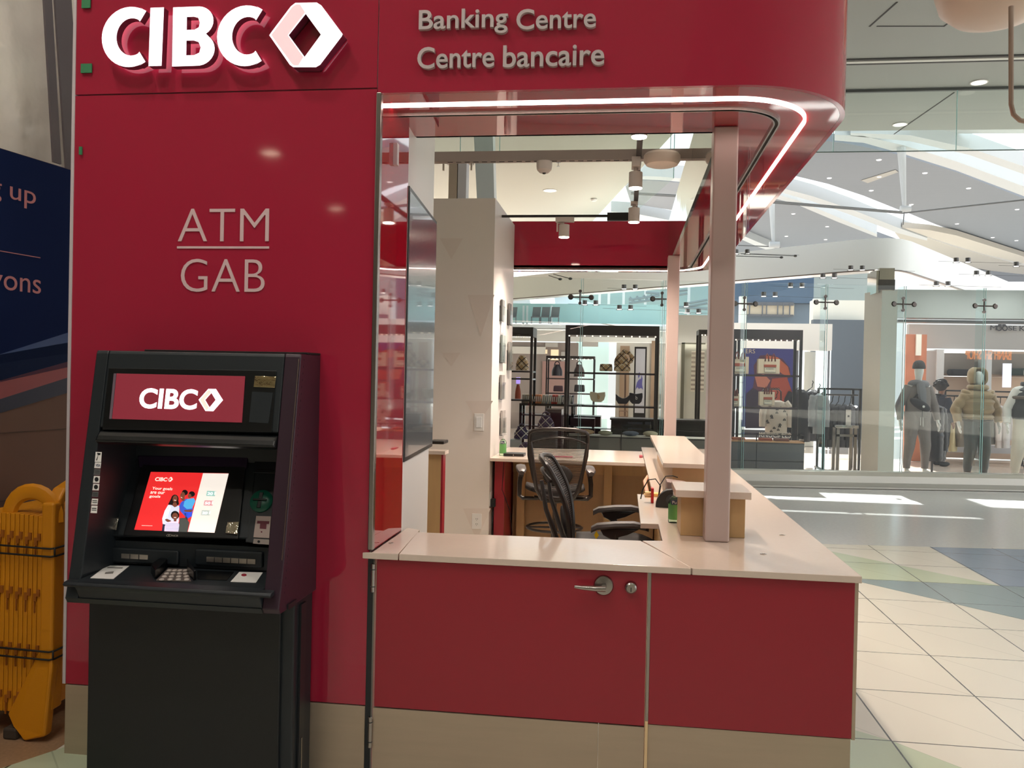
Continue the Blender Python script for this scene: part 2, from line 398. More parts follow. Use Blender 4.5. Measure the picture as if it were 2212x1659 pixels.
# --- front door of the counter
ZC = .872
dr = thing('counter_door', 'red hinged counter door with lever handle and stainless kick plate', 'door', (-.42, 0, .0))
obj('door_panel', MB().box(-.946, .103, -.012, .028, .292, ZC), redm, dr, bevel=.002)
obj('kick_plate', MB().box(-.950, -.07, -.014, .027, .012, .288), steel, dr, label='wide stainless kick plate'); obj('kick_plate', MB().box(-.067, .103, -.014, .027, .012, .288), steel, dr, label='narrow stainless kick plate')
for z0, z1 in ((.745, .855), (.135, .255)):
    h = obj('hinge', MB().cyl((-.957,-.022,z0),(-.957,-.022,z1),.0085), chrome, dr, bevel=.001)
    obj('hinge_ring', MB().cyl((-.957,-.022,z0+.02),(-.957,-.022,z0+.023),.0095).cyl((-.957,-.022,z1-.023),(-.957,-.022,z1-.02),.0095), darkg, h)
lv = PY(1304, 1264, -.012)
hd = obj('rose', MB().lathe([(.038,0),(.038,.006),(.034,.012),(.012,.014),(.011,.045),(.0,.045)], (lv.x, -.012, lv.z), 32, (0,-1,0)), chrome, dr, smooth='auto', label='round brushed rose')
lp = [(lv.x+.008, -.055, lv.z-.003), (lv.x-.03, -.057, lv.z-.004), (lv.x-.08, -.057, lv.z-.003), (lv.x-.108, -.055, lv.z-.001)]
obj('lever', MB().tube(lp, [.011,.011,.008,.006], 12).cyl((lv.x,-.03,lv.z-.002),(lv.x,-.06,lv.z-.003),.011), chrome, hd, smooth='auto', label='tapered lever handle')
db = PY(1363, 1268, -.012)
obj('deadbolt', MB().lathe([(.024,0),(.024,.004),(.021,.022),(.017,.026),(.016,.027),(0,.027)], (db.x, -.012, db.z), 28, (0,-1,0)).mat(1).box(db.x-.0015, db.x+.0015, -.0405, -.038, db.z-.012, db.z+.004), [chrome, blkm], dr, smooth='auto', label='round deadbolt lock')
# --- fixed counter front
fx = thing('kiosk_counter', 'fixed red kiosk counter base right of the door with stainless plinth', 'counter', (.5, 2.5, 0))
obj('front_panel', MB().box(.118, .853, -.010, .02, .300, ZC), redm, fx, bevel=.002)
obj('kick_plate', MB().box(.118, .851, -.006, .02, 0, .297), steel, fx)
obj('edge_trim', MB().box(.1075, .1175, -.010, .025, .30, ZC), chrome, fx, label='thin steel edge strip'); obj('edge_tape', MB().box(.106, .117, -.016, -.0065, .0, .31), M('worn_cream_edge', (226, 196, 150), .6), fx, label='cream worn edge strip by the plinth')
obj('corner_post', MB().box(.8535, .866, -.008, .03, .295, ZC), steel, fx, label='steel corner post')
obj('side_panel', MB().box(.84, .853, .021, YB-.06, .30, ZC), redm, fx)
obj('side_kick_plate', MB().box(.84, .851, .021, YB-.06, 0, .297), steel, fx)
obj('back_panel', MB().box(-1.10, .29, 5.08, 5.10, 0, .8715), redm, fx)
obj('door_jamb', MB().box(-.984, -.962, -.002, .02, .01, ZC), darkg, fx)
# inner wood faces
obj('inner_panel', MB().box(.30, .315, 1.9, 5.1, .02, ZC), woodd, fx, label='maple inner panel')
obj('inner_panel', MB().box(.11, .125, .03, .52, .02, ZC), wood, fx); obj('inner_panel', MB().box(.18, .19, .56, .93, .02, ZC), wood, fx)
# --- counter tops
z0, z1 = .875, .90
obj('counter_flap', MB().prism([(-.853,-.028,z0),(.262,-.028,z0),(.262,-.008,z0),(.086,.478,z0),(-.895,.440,z0)], (0,0,z1-z0)), quartz, None, 'pale stone counter flap over the red door', 'countertop', bevel=.002)
lf = obj('counter_end_slab', MB().prism([(-1.0,-.028,z0),(-.857,-.028,z0),(-.899,.50,z0),(-.965,.535,z0),(-.965,-.02,z0)], (0,0,z1-z0)), quartz, None, 'short pale stone counter slab left of the flap, against the red wall', 'countertop', bevel=.002)
grm = M('screw_cap', (190, 180, 170), .3, .8)
g = PZ(845, 1173, z1); obj('cable_grommet', MB().lathe([(.011,0),(.011,.002),(.007,.002),(.006,.0005)], (g.x, g.y, z1), 16), grm, lf)
mb = MB()
mb.prism([(.268,-.028,z0),(.872,-.028,z0),(.856,YB-.03,z0),(.19,YB-.03,z0),(.19,1.99,z0),(.094,1.99,z0),(.094,.93,z0),(.18,.93,z0),(.18,.50,z0),(.094,.482,z0)], (0,0,z1-z0))
ct = obj('main_countertop', mb, quartz, None, 'long pale stone countertop running along the right side of the kiosk', 'countertop', bevel=.002)
for px, py in ((1690,1156),(1649,1197)):
    g = PZ(px, py, z1); obj('cable_grommet', MB().lathe([(.013,0),(.013,.0025),(.008,.0025),(.007,.0005)], (g.x, g.y, z1), 16), grm, ct)
bc = obj('back_countertop', MB().box(-1.12, .186, 3.95, 5.12, .872, .90), quartz, None, 'pale stone back counter across the far end of the kiosk', 'countertop', bevel=.002)
bw = thing('back_counter', 'maple wood base below the back counter', 'counter', (-.45, 4.3, 0))
obj('back_board', MB().box(-1.0, .29, 4.60, 4.62, .01, .871), woodd, bw); obj('rail', MB().box(-1.0, .29, 4.57, 4.599, .72, .871), wood, bw)
obj('upright', MB().box(-.95, -.88, 4.50, 4.569, .01, .871), wood, bw); obj('upright', MB().box(-.16, -.09, 4.50, 4.569, .01, .871), wood, bw); obj('side_board', MB().box(-1.10, -1.01, 4.1, 4.599, .01, .871), redm, bw, label='red side board')
# --- raised pass shelves
p1_ = thing('raised_pass_shelf', 'small raised stone shelf on a maple box beside the front post', 'shelf', (.4, .78, .9))
obj('box', MB().box(.266, .548, .645, .90, .9005, 1.078), wood, p1_, bevel=.002, label='maple box'); obj('top', MB().box(.238, .567, .60, .93, 1.0785, 1.11), quartz, p1_, bevel=.002)
p2_ = thing('raised_pass_shelf', 'long raised stone shelf on maple panel towards the rear post', 'shelf', (.4, 3.1, .9))
obj('panel', MB().box(.30, .50, 1.95, 4.30, .9005, 1.083), woodd, p2_, label='maple support'); obj('top', MB().box(.238, .535, 1.83, 4.33, 1.0835, 1.11), quartz, p2_, bevel=.002)
# --- posts
for (y, zb, lab) in ((.52, .9005, 'front square pale metal post standing on the counter'), (4.42, 1.0, 'rear square pale metal post behind the long raised shelf')):
    if y > 4: zb = .9005
    x0 = .362
    obj('canopy_post', MB().box(x0, x0+.104, y, y+.11, zb, ZF-.001), M('post_paint', (190, 170, 164), .3, .1), None, lab, 'post', 'square canopy posts', bevel=.008, bseg=3)
# --- lights on tracks, beams
rail = M('dark_rail', (40, 34, 34), .5); whl = M('lamp_white', (214, 202, 196), .4)
tr = thing('track_rail', 'dark lighting track running front to back above the kiosk', 'lighting track', (.062, 2.6, 3.05))
obj('rail', MB().box(.045, .08, .7, 4.55, 3.03, 3.06), rail, tr)
bm_ = obj('ceiling_beam', MB().box(-2.2, IN[0]-.021, 2.33, 2.39, 3.02, 3.085), M('beam_grey', (150, 136, 130), .5), None, 'horizontal grey slotted beam spanning above the kiosk interior', 'beam')
sm = MB()
for i in range(22): sm.box(-1.2+i*.058, -1.165+i*.058, 2.345, 2.36, 3.0185, 3.0195)
objs('slot', sm, blkm, bm_)
tr2 = thing('track_rail', 'thin black lighting track crossing near the back of the kiosk', 'lighting track', (-.6, 4.38, 3.05))
obj('rail', MB().box(-1.13, .04, 4.37, 4.39, 3.03, 3.05), rail, tr2); obj('driver_box', MB().box(-.18, .03, 4.35, 4.41, 3.0, 3.065), blkm, tr2, label='black driver box')
def spot(px, pytop, pybot, wpx, y, lab, x=None, side=False, e=75):
    cpt = PY(px, (pytop+pybot)/2, y); k = (y+3.27)/FPX*1.0
    r = wpx*k/2; zt = PY(px, pytop, y).z; zb = PY(px, pybot, y).z
    t = thing('spotlight', lab, 'spotlight', (cpt.x, y, zb), 'cylindrical track spotlights')
    obj('lamp_body', MB().lathe([(r*.98,.012),(r,.02),(r,zt-zb),(r*.9,zt-zb+.003),(0,zt-zb+.003)][::1], (cpt.x, y, zb), 28), whl, t, smooth='auto')
    obj('lens', MB().lathe([(0,.006),(r*.93,.006),(r*.97,.012),(r*.97,.016)], (cpt.x, y, zb), 28), lens, t, smooth='auto', label='glowing round lens')
    nk = MB()
    if side: nk.box(cpt.x-r-.02, cpt.x-r-.006, y-.012, y+.012, zt-.06, 3.0).box(cpt.x-r-.02, cpt.x-.0, y-.012, y+.012, zt+.012, zt+.02); nk.box(cpt.x-r-.03, cpt.x+r+.04, y-.022, y+.022, 2.985, 3.029)
    else: nk.cyl((cpt.x, y, zt), (cpt.x, y, zt+.03), .015).box(cpt.x-.028, cpt.x+.028, y-.06, y+.06, zt+.03, 3.029)
    obj('bracket', nk, whl, t, bevel=.002)
    l = bpy.data.lights.new('spot_light', 'SPOT'); l.energy = e; l.spot_size = 2.4; l.spot_blend = .9; l.color = (1, .84, .70); l.shadow_soft_size = .05
    lo_ = bpy.data.objects.new('spot_light', l); C.objects.link(lo_); lo_.parent = t; lo_.location = (0, 0, -.01)
spot(1381, 262, 300, 34, 1.35, 'nearest cylindrical spotlight, half hidden by the red canopy edge', e=50)
spot(1373, 373, 410, 29, 2.35, 'middle cylindrical spotlight on the lengthwise track below the beam', e=105)
spot(1369.5, 450, 483, 24, 3.75, 'farthest cylindrical spotlight of the lengthwise track, in front of red band', e=140)
spot(1218.5, 486, 515, 23, 4.38, 'cylindrical spotlight with side arm hanging from the thin cross track', side=True, e=150)
dc = PZ(1172, 345, 3.0)
d_ = thing('dome_camera', 'white dome security camera under the grey beam', 'camera', (dc.x, 2.36, 2.93))
obj('dome_base', MB().lathe([(.0,-.0),(.03,.002),(.048,.02),(.052,.045),(.052,.075),(.0,.075)], (dc.x, 2.36, 2.943), 28), whl, d_, smooth='auto'); obj('lens', MB().ell((dc.x, 2.36, 2.943), .012, .012, .008), blkm, d_)
for i, px in enumerate((1430,)):
    c_ = PY(px, 344, 2.25)
    obj('access_point', MB().ell((0,0,0), .115, .115, .038, 28, 10).__class__().lathe([(0,-.045),(.075,-.045),(.10,-.036),(.116,-.012),(.116,.02),(.104,.036),(.08,.042),(0,.044)], c_, 32), M('access_point_plastic', (240, 220, 206), .35), None,
        ['rounded white wireless access point right of the spotlight track', 'rounded white wireless access point partly behind the front post'][i], 'access point', smooth='auto')
# --- wall screen
tvp = lambda px, py: PN(px, py, (-.972, .455, 1.5), (.997, .081, 0))
a, b, c, d = tvp(870.5, 994), tvp(933, 967), tvp(940, 475), tvp(882, 403)
zb_, zt_ = (a.z+b.z)/2, (c.z+d.z)/2; y0_, y1_ = (a.y+d.y)/2, (b.y+c.y)/2
wx = lambda y: -.972-(y-.455)*.0814
tv = thing('wall_screen', 'tall dark portrait screen mounted on the white side wall', 'screen', (wx((y0_+y1_)/2), (y0_+y1_)/2, zb_))
dv = Vector((wx(y1_)-wx(y0_), y1_-y0_, 0)); nn = Vector((.997,.081,0))
o0 = Vector((wx(y0_), y0_, zb_))
obj('bezel', MB().obox(o0+nn*.001, dv, Z*(zt_-zb_), nn*.005), blk, tv, bevel=.002)
dn = dv.normalized()
obj('screen', MB().obox(o0+nn*.0062+dn*.012+Z*.02, dv-dn*.024, Z*(zt_-zb_-.04), nn*.001), M('dark_screen', (84, 88, 98), .2, 0, .6, .4, ior=1.6), tv, label='dark glossy screen')
# --- white block with brochure holders
BY = 3.98; BX = -1.125
tri = M('faint_triangle', (214, 203, 196), .5)
bl = obj('partition_block', MB().box(-2.2, BX, BY, 5.28, .01, 3.12), M('block_white', (220, 212, 206), .5), None, 'large off-white partition block with faint triangle pattern', 'partition')
def tris(pts): 
    mb = MB()
    for (x, y, w, h) in pts:
        A = PY(x, y, BY-.002); B_ = PY(x+w, y, BY-.002); Cc = PY(x+w/2, y+h, BY-.002); mb.prism([A, B_, Cc], (0, .0015, 0))
    return mb
objs('triangle', tris([(950,515,50,45),(1010,637,58,90),(955,762,40,30),(1005,866,60,50),(1000,1098,60,70)]), tri, bl)
sw = thing('light_switch', 'white rocker light switch on the off-white block', 'light switch', tuple(PY(1035, 930, BY)))
a = PY(1025, 893, BY); b = PY(1045, 931, BY)
obj('plate', MB().box(a.x, b.x, BY-.008, BY-.0005, b.z, a.z), wht, sw, bevel=.002); obj('rocker', MB().box(a.x+.018, b.x-.018, BY-.016, BY-.0085, b.z+.03, a.z-.03), whg, sw, bevel=.001)
ou = thing('power_outlet', 'white double power outlet low on the off-white block', 'outlet', tuple(PY(1029, 1143, BY)))
a = PY(1020, 1109, BY); b = PY(1040, 1143, BY)
obj('plate', MB().box(a.x, b.x, BY-.008, BY-.0005, b.z, a.z), wht, ou, bevel=.002)
xm = (a.x+b.x)/2; zm = (a.z+b.z)/2
sk = MB()
for s_ in (-1, 1):
    sk.box(xm-.008, xm-.005, BY-.0095, BY-.0085, zm+s_*.022-.006, zm+s_*.022+.006).box(xm+.005, xm+.008, BY-.0095, BY-.0085, zm+s_*.022-.006, zm+s_*.022+.006).box(xm-.002, xm+.002, BY-.0095, BY-.0085, zm+s_*.022-.014, zm+s_*.022-.010)
objs('socket_slot', sk, blkm, ou)
gm = M('acrylic_grey', (150, 150, 146), .25); pap = M('paper_white', (232, 230, 226), .7)
for i, (y0, y1, py0, py1, col) in enumerate(((4.35,4.5,650,697,(120,120,118)),(4.85,5.0,648,698,(96,92,90)),(4.4,4.62,725,785,(150,160,158)),(4.9,5.1,735,800,(130,128,124)),(4.4,4.62,810,862,(150,146,142)),(4.5,4.72,886,938,(165,160,155)))):
    zt = PX(1085, py0, BX).z; zb = PX(1085, py1, BX).z
    t = thing('brochure_holder', ['clear brochure holder, top row nearer the camera','clear brochure holder, top row nearer the window','clear brochure holder, second row nearer the camera','clear brochure holder, second row nearer the window','single clear brochure holder in the third row','single clear brochure holder in the lowest row'][i], 'brochure holder', (BX, y0, zb), 'brochure holders on the partition side')
    obj('holder', MB().box(BX+.001, BX+.035, y0, y1, zb, zb+(zt-zb)*.7), clear, t); obj('leaflets', MB().box(BX+.008, BX+.026, y0+.01, y1-.01, zb+.006, zt), M('leaflet%d' % i, col, .6), t)
# badge marks on block side
obj('notice_sticker', MB().box(BX+.0005, BX+.003, 4.42, 4.62, 1.98, 2.13).mat(1).box(BX+.0035, BX+.004, 4.46, 4.58, 2.0, 2.11), [M('sticker_grey', (170,168,172), .5), wht], None, 'small grey square notice sticker high on the partition side', 'sticker')
# low cabinet behind screen wall
lc = thing('low_cabinet', 'low maple cabinet with stone top beyond the screen wall', 'cabinet', (-1.7, 3.0, 0))
q = PY(962, 952, 2.3); qb = PY(953, 1000, 2.33); qc = PY(957, 1000, 2.33)
obj('top', MB().box(-2.2, q.x, 2.3, 2.42, 1.07, 1.095), quartz, lc, bevel=.002); obj('body', MB().box(-2.18, qb.x, 2.33, 2.41, .01, 1.069), wood, lc); obj('edge_panel', MB().box(qb.x+.0005, qc.x, 2.33, 2.41, .01, 1.069), redm, lc, label='red edge panel')
pd_ = PZ(948, 957, 1.1); obj('desk_phone', MB().box(pd_.x-.06, pd_.x+.05, pd_.y-.06, pd_.y+.1, 1.0955, 1.12), blk, None, 'small black device on the low cabinet top', 'device', bevel=.006)
# ================================================================ CASH MACHINE
XL, XRm = -2.015, -1.195
am = thing('cash_machine', 'black bank cash machine with lit red CIBC topper and touch screen', 'cash machine', (-1.6, -.2, 0))
nF = Vector((0, -.9853, .1705)).normalized(); pF = Vector((0, -.21, 1.66))
FP = lambda px, py, off=0: PN(px, py, pF+nF*off, nF)
yF = lambda z: -.21-.173*(1.66-z)
ZH = .735
# cheeks: side plates with the sloped front profile
def cheek(x0, x1, nm, m, lab=None, slope_bottom=True):
    pr = [(x0, -.001, 1.667), (x0, -.205, 1.667), (x0, yF(1.655), 1.655), (x0, yF(.86), .86), (x0, -.375, ZH+.02), (x0, -.36, ZH), (x0, -.001, ZH)]
    obj(nm, MB().prism(pr, (x1-x0, 0, 0)), m, am, label=lab, bevel=.004)
cheek(XL, XL+.05, 'side_cheek', dark)
cheek(XRm-.062, XRm, 'side_cheek', M('atm_side_violet', (52, 34, 46), .35), 'right side cheek')
# bright seam line on the right front corner
a, b = FP(646, 775, .002), FP(607, 1210, .002)
obj('seam_strip', MB().obox(Vector((XRm-.006, a.y-.002, a.z)), X*.003, b-a-X*(b-a).x, nF*.002), chrome, am, label='thin bright corner seam')
iL, iR = XL+.0505, XRm-.0625
# header
zl = FP(300, 925).z
hd = obj('header', MB().prism([(iL, -.001, 1.667), (iL, -.205, 1.667), (iL, yF(1.655), 1.655), (iL, yF(zl), zl), (iL, yF(zl)+.03, zl-.012), (iL, -.001, zl-.012)], (iR-iL, 0, 0)), dark, am, label='dark header housing', bevel=.005)
obj('top_plate', MB().box(-1.86, XRm, -.14, -.001, 1.6675, 1.675), blkm, am, bevel=.002)
# recessed sign frame and panel
def fq(pts, off, th): return MB().prism([FP(x, y, off) for x, y in pts], nF*th)
obj('header_frame', fq([(236,795),(598,801),(588,934),(222,928)], .0005, .004), darker, am, bevel=.002)
sgm = M('topper_red', (120, 38, 48), .3, emit=(128, 44, 56), es=.45)
tp = obj('topper_sign', fq([(253,807),(530,813),(523,913),(243,905)], .0046, .004), sgm, am, bevel=.001, label='lit dark red sign panel reading CIBC with diamond emblem')
obj('topper_frame', fq([(247,807),(252.5,807),(242.5,905),(237,905)], .0046, .004), M('frame_lilac', (110, 96, 108), .4), am)
tglow = M('topper_glow', (255, 255, 255), .4, emit=(255, 244, 250), es=1.6)
def ftext(s, x0, yb, x1, yt, par, off, m, bold=0, yb1=None, th=.001, nm='letters'):
    A = FP(x0, yb, off); B = FP(x1, yb1 or yb+(x1-x0)*.012, off); Tt = FP(x0, yt, off)
    ud = Vector((0, nF.z, -nF.y)); ud = ud if ud.z > 0 else -ud
    return text(nm, s, A, X, ud, B.x-A.x, (Tt-A).dot(ud), m, par, th, bold)
ftext('CIBC', 299, 882, 424, 838, tp, .009, tglow, bold=.028)
udF = Vector((0, nF.z, -nF.y)); udF = udF if udF.z > 0 else -udF
oF = FP(453, 888, .009); hF = (FP(453, 840, .009)-oF).dot(udF)
def efn(a, b): return ((a-1564)/452*hF, hF*(1-(b-18)/454))
def plane_emblem(par, o, h, xd, ud, m1, m2, off=0):
    f = lambda a, b: ((a-1564)/452*h, h*(1-(b-18)/454))
    m = flat_shape([[f(*p) for p in ((1307,248),(1490,20),(1650,18),(1822,242),(1640,472),(1475,472))], [f(*p) for p in ((1443,248),(1563,97),(1670,243),(1555,400))]], o, xd, ud, .001, off)
    e = obj('emblem', m, m1, par)
    m = flat_shape([[f(*p) for p in ((1335,248),(1490,40),(1525,40),(1555,88),(1432,248),(1545,405),(1512,455),(1485,455))]], o, xd, ud, .0006, off+.001)
    obj('emblem_shade', m, m2, e)
plane_emblem(tp, oF, hF, X, udF, tglow, M('topper_pink', (225, 205, 190), .4, emit=(225, 205, 190), es=.7))
obj('mirror', fq([(551,812),(597,814),(594,838),(548,836)], .0046, .003), M('convex_mirror', (210, 190, 150), .12, 1, bump=.3, bs=30), am, label='small gold tinted safety mirror', bevel=.002)
obj('inspection_cover', fq([(545,846),(590,848),(580,915),(538,912)], .0046, .002), dark, am)
# overhanging hood lip
zb0 = FP(300, 962).z
obj('hood_lip', MB().prism([(iL, yF(zl)+.0, zl-.0125), (iL, yF(zl)-.02, zl-.03), (iL, yF(zb0)-.022, zb0+.012), (iL, yF(zb0), zb0), (iL, -.05, zb0), (iL, -.05, zl-.0125)], (iR-iL, 0, 0)), darker, am, bevel=.008, bseg=3, label='rounded black hood lip')
# recess back and screen
ZS = .835
obj('recess_back', MB().box(iL, iR, -.012, -.001, ZS, zb0), dark, am)
sTL = PY(326, 1019.5, -.05); sBL = PX(290.3, 1144.3, sTL.x); sTR = Vector(PY(493.7, 1022.8, -.05)); 
ud = (Vector((0, sTL.y-sBL.y, sTL.z-sBL.z))).normalized(); nS = X.cross(ud).normalized()
pS = Vector(sTL)
SP = lambda px, py, off=0: PN(px, py, pS+nS*off, nS)
def sq(pts, off, th): return MB().prism([SP(x, y, off) for x, y in pts], nS*th)
# angled dashboard carrying the screen
obj('screen_surround', sq([(252,985),(560,990),(540,1167),(232,1160)], -.030, .018), dark, am, bevel=.006)
obj('dashboard_edge', sq([(262,972),(600,978),(599,984),(258,978)], -.03, .025), M('atm_grey_lip', (58, 54, 54), .4), am)
obj('privacy_fin', sq([(299,985),(538,988),(534,1014),(302,1010)], -.011, .008), M('violet_plastic', (48, 36, 56), .25), am, bevel=.004)
bz = obj('screen_bezel', sq([(310,1006),(532,1010),(516,1166),(268,1158)], -.0115, .010), M('bezel_black', (24, 24, 26), .3), am, bevel=.004)
sred = M('screen_red', (214, 40, 42), .3, emit=(222, 44, 44), es=.80); sw_ = M('screen_white', (238, 230, 220), .3, emit=(238, 228, 218), es=.75)
scr = obj('screen', sq([(326,1019.5),(493.7,1022.8),(463.4,1150.8),(290.3,1144.3)], -.0013, .001), sred, am, label='lit touch screen, red with a family picture and white bank note column')
Wd = sTR.x-sTL.x; Hd = (Vector(sTL)-Vector(sBL)).length
oS = Vector(sBL)
# picture coordinates from the zoomed crop, solved on the screen plane
cs = lambda a, b: SP(280+a/9.217, 1000+b/9.217, 0)
def sloc(a, b): p = cs(a, b)-oS; return (p.dot(X), p.dot(ud))
def E(r, g, b, k=.7): return M('screen_%d_%d_%d' % (r, g, b), (r, g, b), .5, emit=(r, g, b), es=k)
def pic(name, m, shapes, off, par=None):
    mb = MB()
    for sh in shapes:
        if len(sh) == 5 and not isinstance(sh[0], tuple):
            cx, cy, rx, ry, rot = sh; pts = []
            for i in range(20):
                t = math.tau*i/20; u_, v_ = rx*math.cos(t), ry*math.sin(t); pts.append(cs(cx+u_*math.cos(rot)-v_*math.sin(rot), cy+u_*math.sin(rot)+v_*math.cos(rot)))
        else: pts = [cs(*q) for q in sh]
        mb.prism([q+nS*off for q in pts], nS*.00008)
    return obj(name, mb, m, par or scr)
def pics(name, m, shapes, off, par=None): return [pic(name, m, [s_], off, par) for s_ in shapes]
pic('white_column', sw_, [[(1463,205),(1972,212),(1690,1391),(1160,1370)]], .0001)
skin_ = E(120, 66, 48); hair_ = E(26, 16, 16, .5)
fam = pic('family_picture', E(214, 218, 236), [[(790,830),(870,850),(990,850),(980,1160),(960,1240),(660,1230),(650,1120),(700,960)], [(700,950),(770,830),(820,880),(740,1130),(690,1140),(648,1110)]], .0001)
pics('hair', hair_, [(900,720,75,90,.1), [(830,700),(960,690),(985,820),(950,850),(840,840),(765,830),(800,760)], (1100,590,60,55,0), (1240,620,62,55,0), (905,1040,85,85,0)], .0002, fam)
pics('skin_shape', skin_, [(905,715,48,68,.15), (1055,650,48,72,.2), (1195,660,36,45,0), (905,1060,58,66,.1), [(870,790),(930,790),(950,860),(900,885),(850,850)], [(1020,700),(1100,690),(1090,760),(1040,750)], [(700,1130),(740,1110),(830,1150),(800,1190),(740,1170)], [(1080,940),(1260,930),(1230,980),(1100,970)], [(880,1110),(940,1110),(930,1165),(880,1165)]], .0003, fam)
pic('blue_shirt', E(60, 90, 200), [[(1090,730),(1150,710),(1260,900),(1240,1070),(1120,1080),(1010,960),(985,860),(1020,790)], [(1120,1000),(1240,960),(1210,1080),(1150,1110)]], .0002, fam)
pic('child_shirt', E(80, 170, 226), [[(1150,720),(1280,700),(1310,760),(1240,910),(1140,920),(1070,860),(1090,770)]], .0004, fam)
pic('trousers', E(70, 72, 68), [[(1000,1100),(1130,1090),(1190,1190),(1150,1378),(960,1372)]], .0002, fam)
pic('jeans', E(34, 34, 60), [[(660,1215),(720,1230),(700,1362),(640,1358)], [(1090,1000),(1160,1000),(1160,1130),(1120,1120)]], .0002, fam)
st_ = pic('striped_top', E(226, 206, 226), [[(740,1185),(840,1160),(960,1170),(990,1230),(970,1368),(690,1360),(700,1260)]], .0004, fam)
pics('stripe', E(120, 150, 190), [[(720+0,1210+i*30),(985,1212+i*30),(985,1219+i*30),(716,1217+i*30)] for i in range(5)], .0006, st_)
pics('smile', E(240, 230, 225), [(905,745,22,7,.2), (1035,690,20,6,.5), (905,1088,24,8,0)], .0006, fam)
pics('eye', hair_, [(888,700,7,4,0), (922,705,7,4,0), (885,1045,8,4,0), (925,1047,8,4,0), (1030,630,7,4,0)], .0006, fam)
cream_ = E(255, 236, 220, .85)
def stext(s, a0, b0, a1, b1, m, bold=.01, shear=0, par=None, off=.0006, nm='screen_text'):
    A = cs(a0, b1); B = cs(a1, b1+(a1-a0)*.03); Tt = cs(a0, b0)
    return text(nm, s, A+nS*off, X, ud, (B-A).dot(X), (Tt-A).dot(ud), m, par or scr, .0001, bold, shear=shear)
stext('CIBC', 500, 283, 738, 360, cream_, .025)
oE = cs(800, 372)+nS*.0006; hE = (cs(800, 284)-cs(800, 372)).dot(ud)
plane_emblem(scr, oE, hE, X, ud, cream_, E(214, 120, 120))
stext('Your goals', 440, 475, 845, 545, cream_, .012); stext('are our', 410, 565, 695, 612, cream_, .012); stext('goals', 385, 635, 605, 700, cream_, .012)
pic('small_print', cream_, [[(240,1243),(455,1250),(455,1256),(240,1249)]], .0006)
for (a, b, c_, tx) in ((1535, 555, E(160, 205, 195, .65), '20'), (1485, 745, E(226, 160, 165, .65), '50'), (1430, 940, E(196, 206, 198, .65), '20')):
    nt_ = pic('bank_note', c_, [[(a+8,b),(a+190,b+5),(a+165,b+108),(a-12,b+102)]], .0002)
    stext(tx, a+10, b+28, a+115, b+80, E(250, 248, 244, 1.2), .01, 0, nt_)
    pic('note_window', E(240, 236, 230, .8), [[(a+160,b+15),(a+185,b+15),(a+172,b+80),(a+145,b+80)]], .0004, nt_)
A = SP(361, 1159, .0); text('maker_mark', 'NCR', SP(371, 1159, -.0012), X, ud, .026, .0075, M('mark_grey', (176, 170, 160), .5), bz, .0004, .02)
mk = MB().tube([SP(363, 1156.5, 0)+X*.006*math.cos(t/10*math.tau)+ud*.0045*math.sin(t/10*math.tau) for t in range(10)], .0009, 5, closed=True)
mk.tube([SP(367, 1156.5, 0)+X*.006*math.cos(t/10*math.tau)+ud*.0045*math.sin(t/10*math.tau) for t in range(10)], .0009, 5, closed=True); obj('maker_rings', mk, M('mark_grey', (0,0,0)), bz)
for pts in ([(234,1119),(257,1119),(252,1146),(228,1142),(229,1130)], [(492,1128),(517,1127),(513,1155),(487,1152),(489,1138)]):
    obj('mirror', sq(pts, .004, .004), M('round_mirror', (235, 225, 210), .05, 1, bump=.5, bs=25), am, bevel=.002, label='small faceted safety mirror')
# card reader column
obj('reader_panel', sq([(548,985),(600,988),(590,1178),(531,1172)], -.020, .006), dark, am, bevel=.003)
obj('receipt_slot', sq([(551,998),(598,999),(597,1024),(548,1022)], -.013, .006), darkg, am, bevel=.003); obj('receipt_gap', sq([(556,1013),(594,1014),(594,1017),(556,1016)], -.0065, .001), blkm, am)
rc = SP(565, 1083, -.013)
gr = M('reader_green', (22, 70, 52), .3, emit=(10, 60, 44), es=.15)
cr_ = obj('card_reader', MB().lathe([(.045,0),(.045,.006),(.038,.012),(.020,.016),(.0,.017)], rc, 26, nS), gr, am, smooth='auto', label='green glowing card reader ring')
obj('card_slot', MB().obox(rc+nS*.016-X*.028-ud*.004, X*.056, ud*.008, nS*.008).obox(rc+nS*.012-X*.008-ud*.032, X*.016, ud*.064, nS*.006), darker, cr_, bevel=.002)
lb = obj('reader_label', sq([(554,1115),(586,1116),(582,1163),(548,1161)], -.0135, .003), M('label_cream', (196, 176, 168), .5), am, label='cream label with dark red symbol')
obj('label_symbol', sq([(556,1125),(582,1126),(581,1132),(576,1132),(575,1143),(561,1142),(562,1131),(555,1131)], -.0104, .0004).prism([SP(565+1.8*math.cos(t*.785), 1149+1.8*math.sin(t*.785), -.0104) for t in range(8)], nS*.0004), M('symbol_maroon', (110, 30, 48), .5), lb)
obj('headphone_plate', sq([(549,1164),(582,1166),(582,1177),(547,1175)], -.0135, .004).mat(1).prism([SP(559+3*math.cos(t*.785), 1170+3*math.sin(t*.785), -.009) for t in range(8)], nS*.001), [M('plate_grey', (150, 140, 134), .35, .5), blkm], am, bevel=.001)
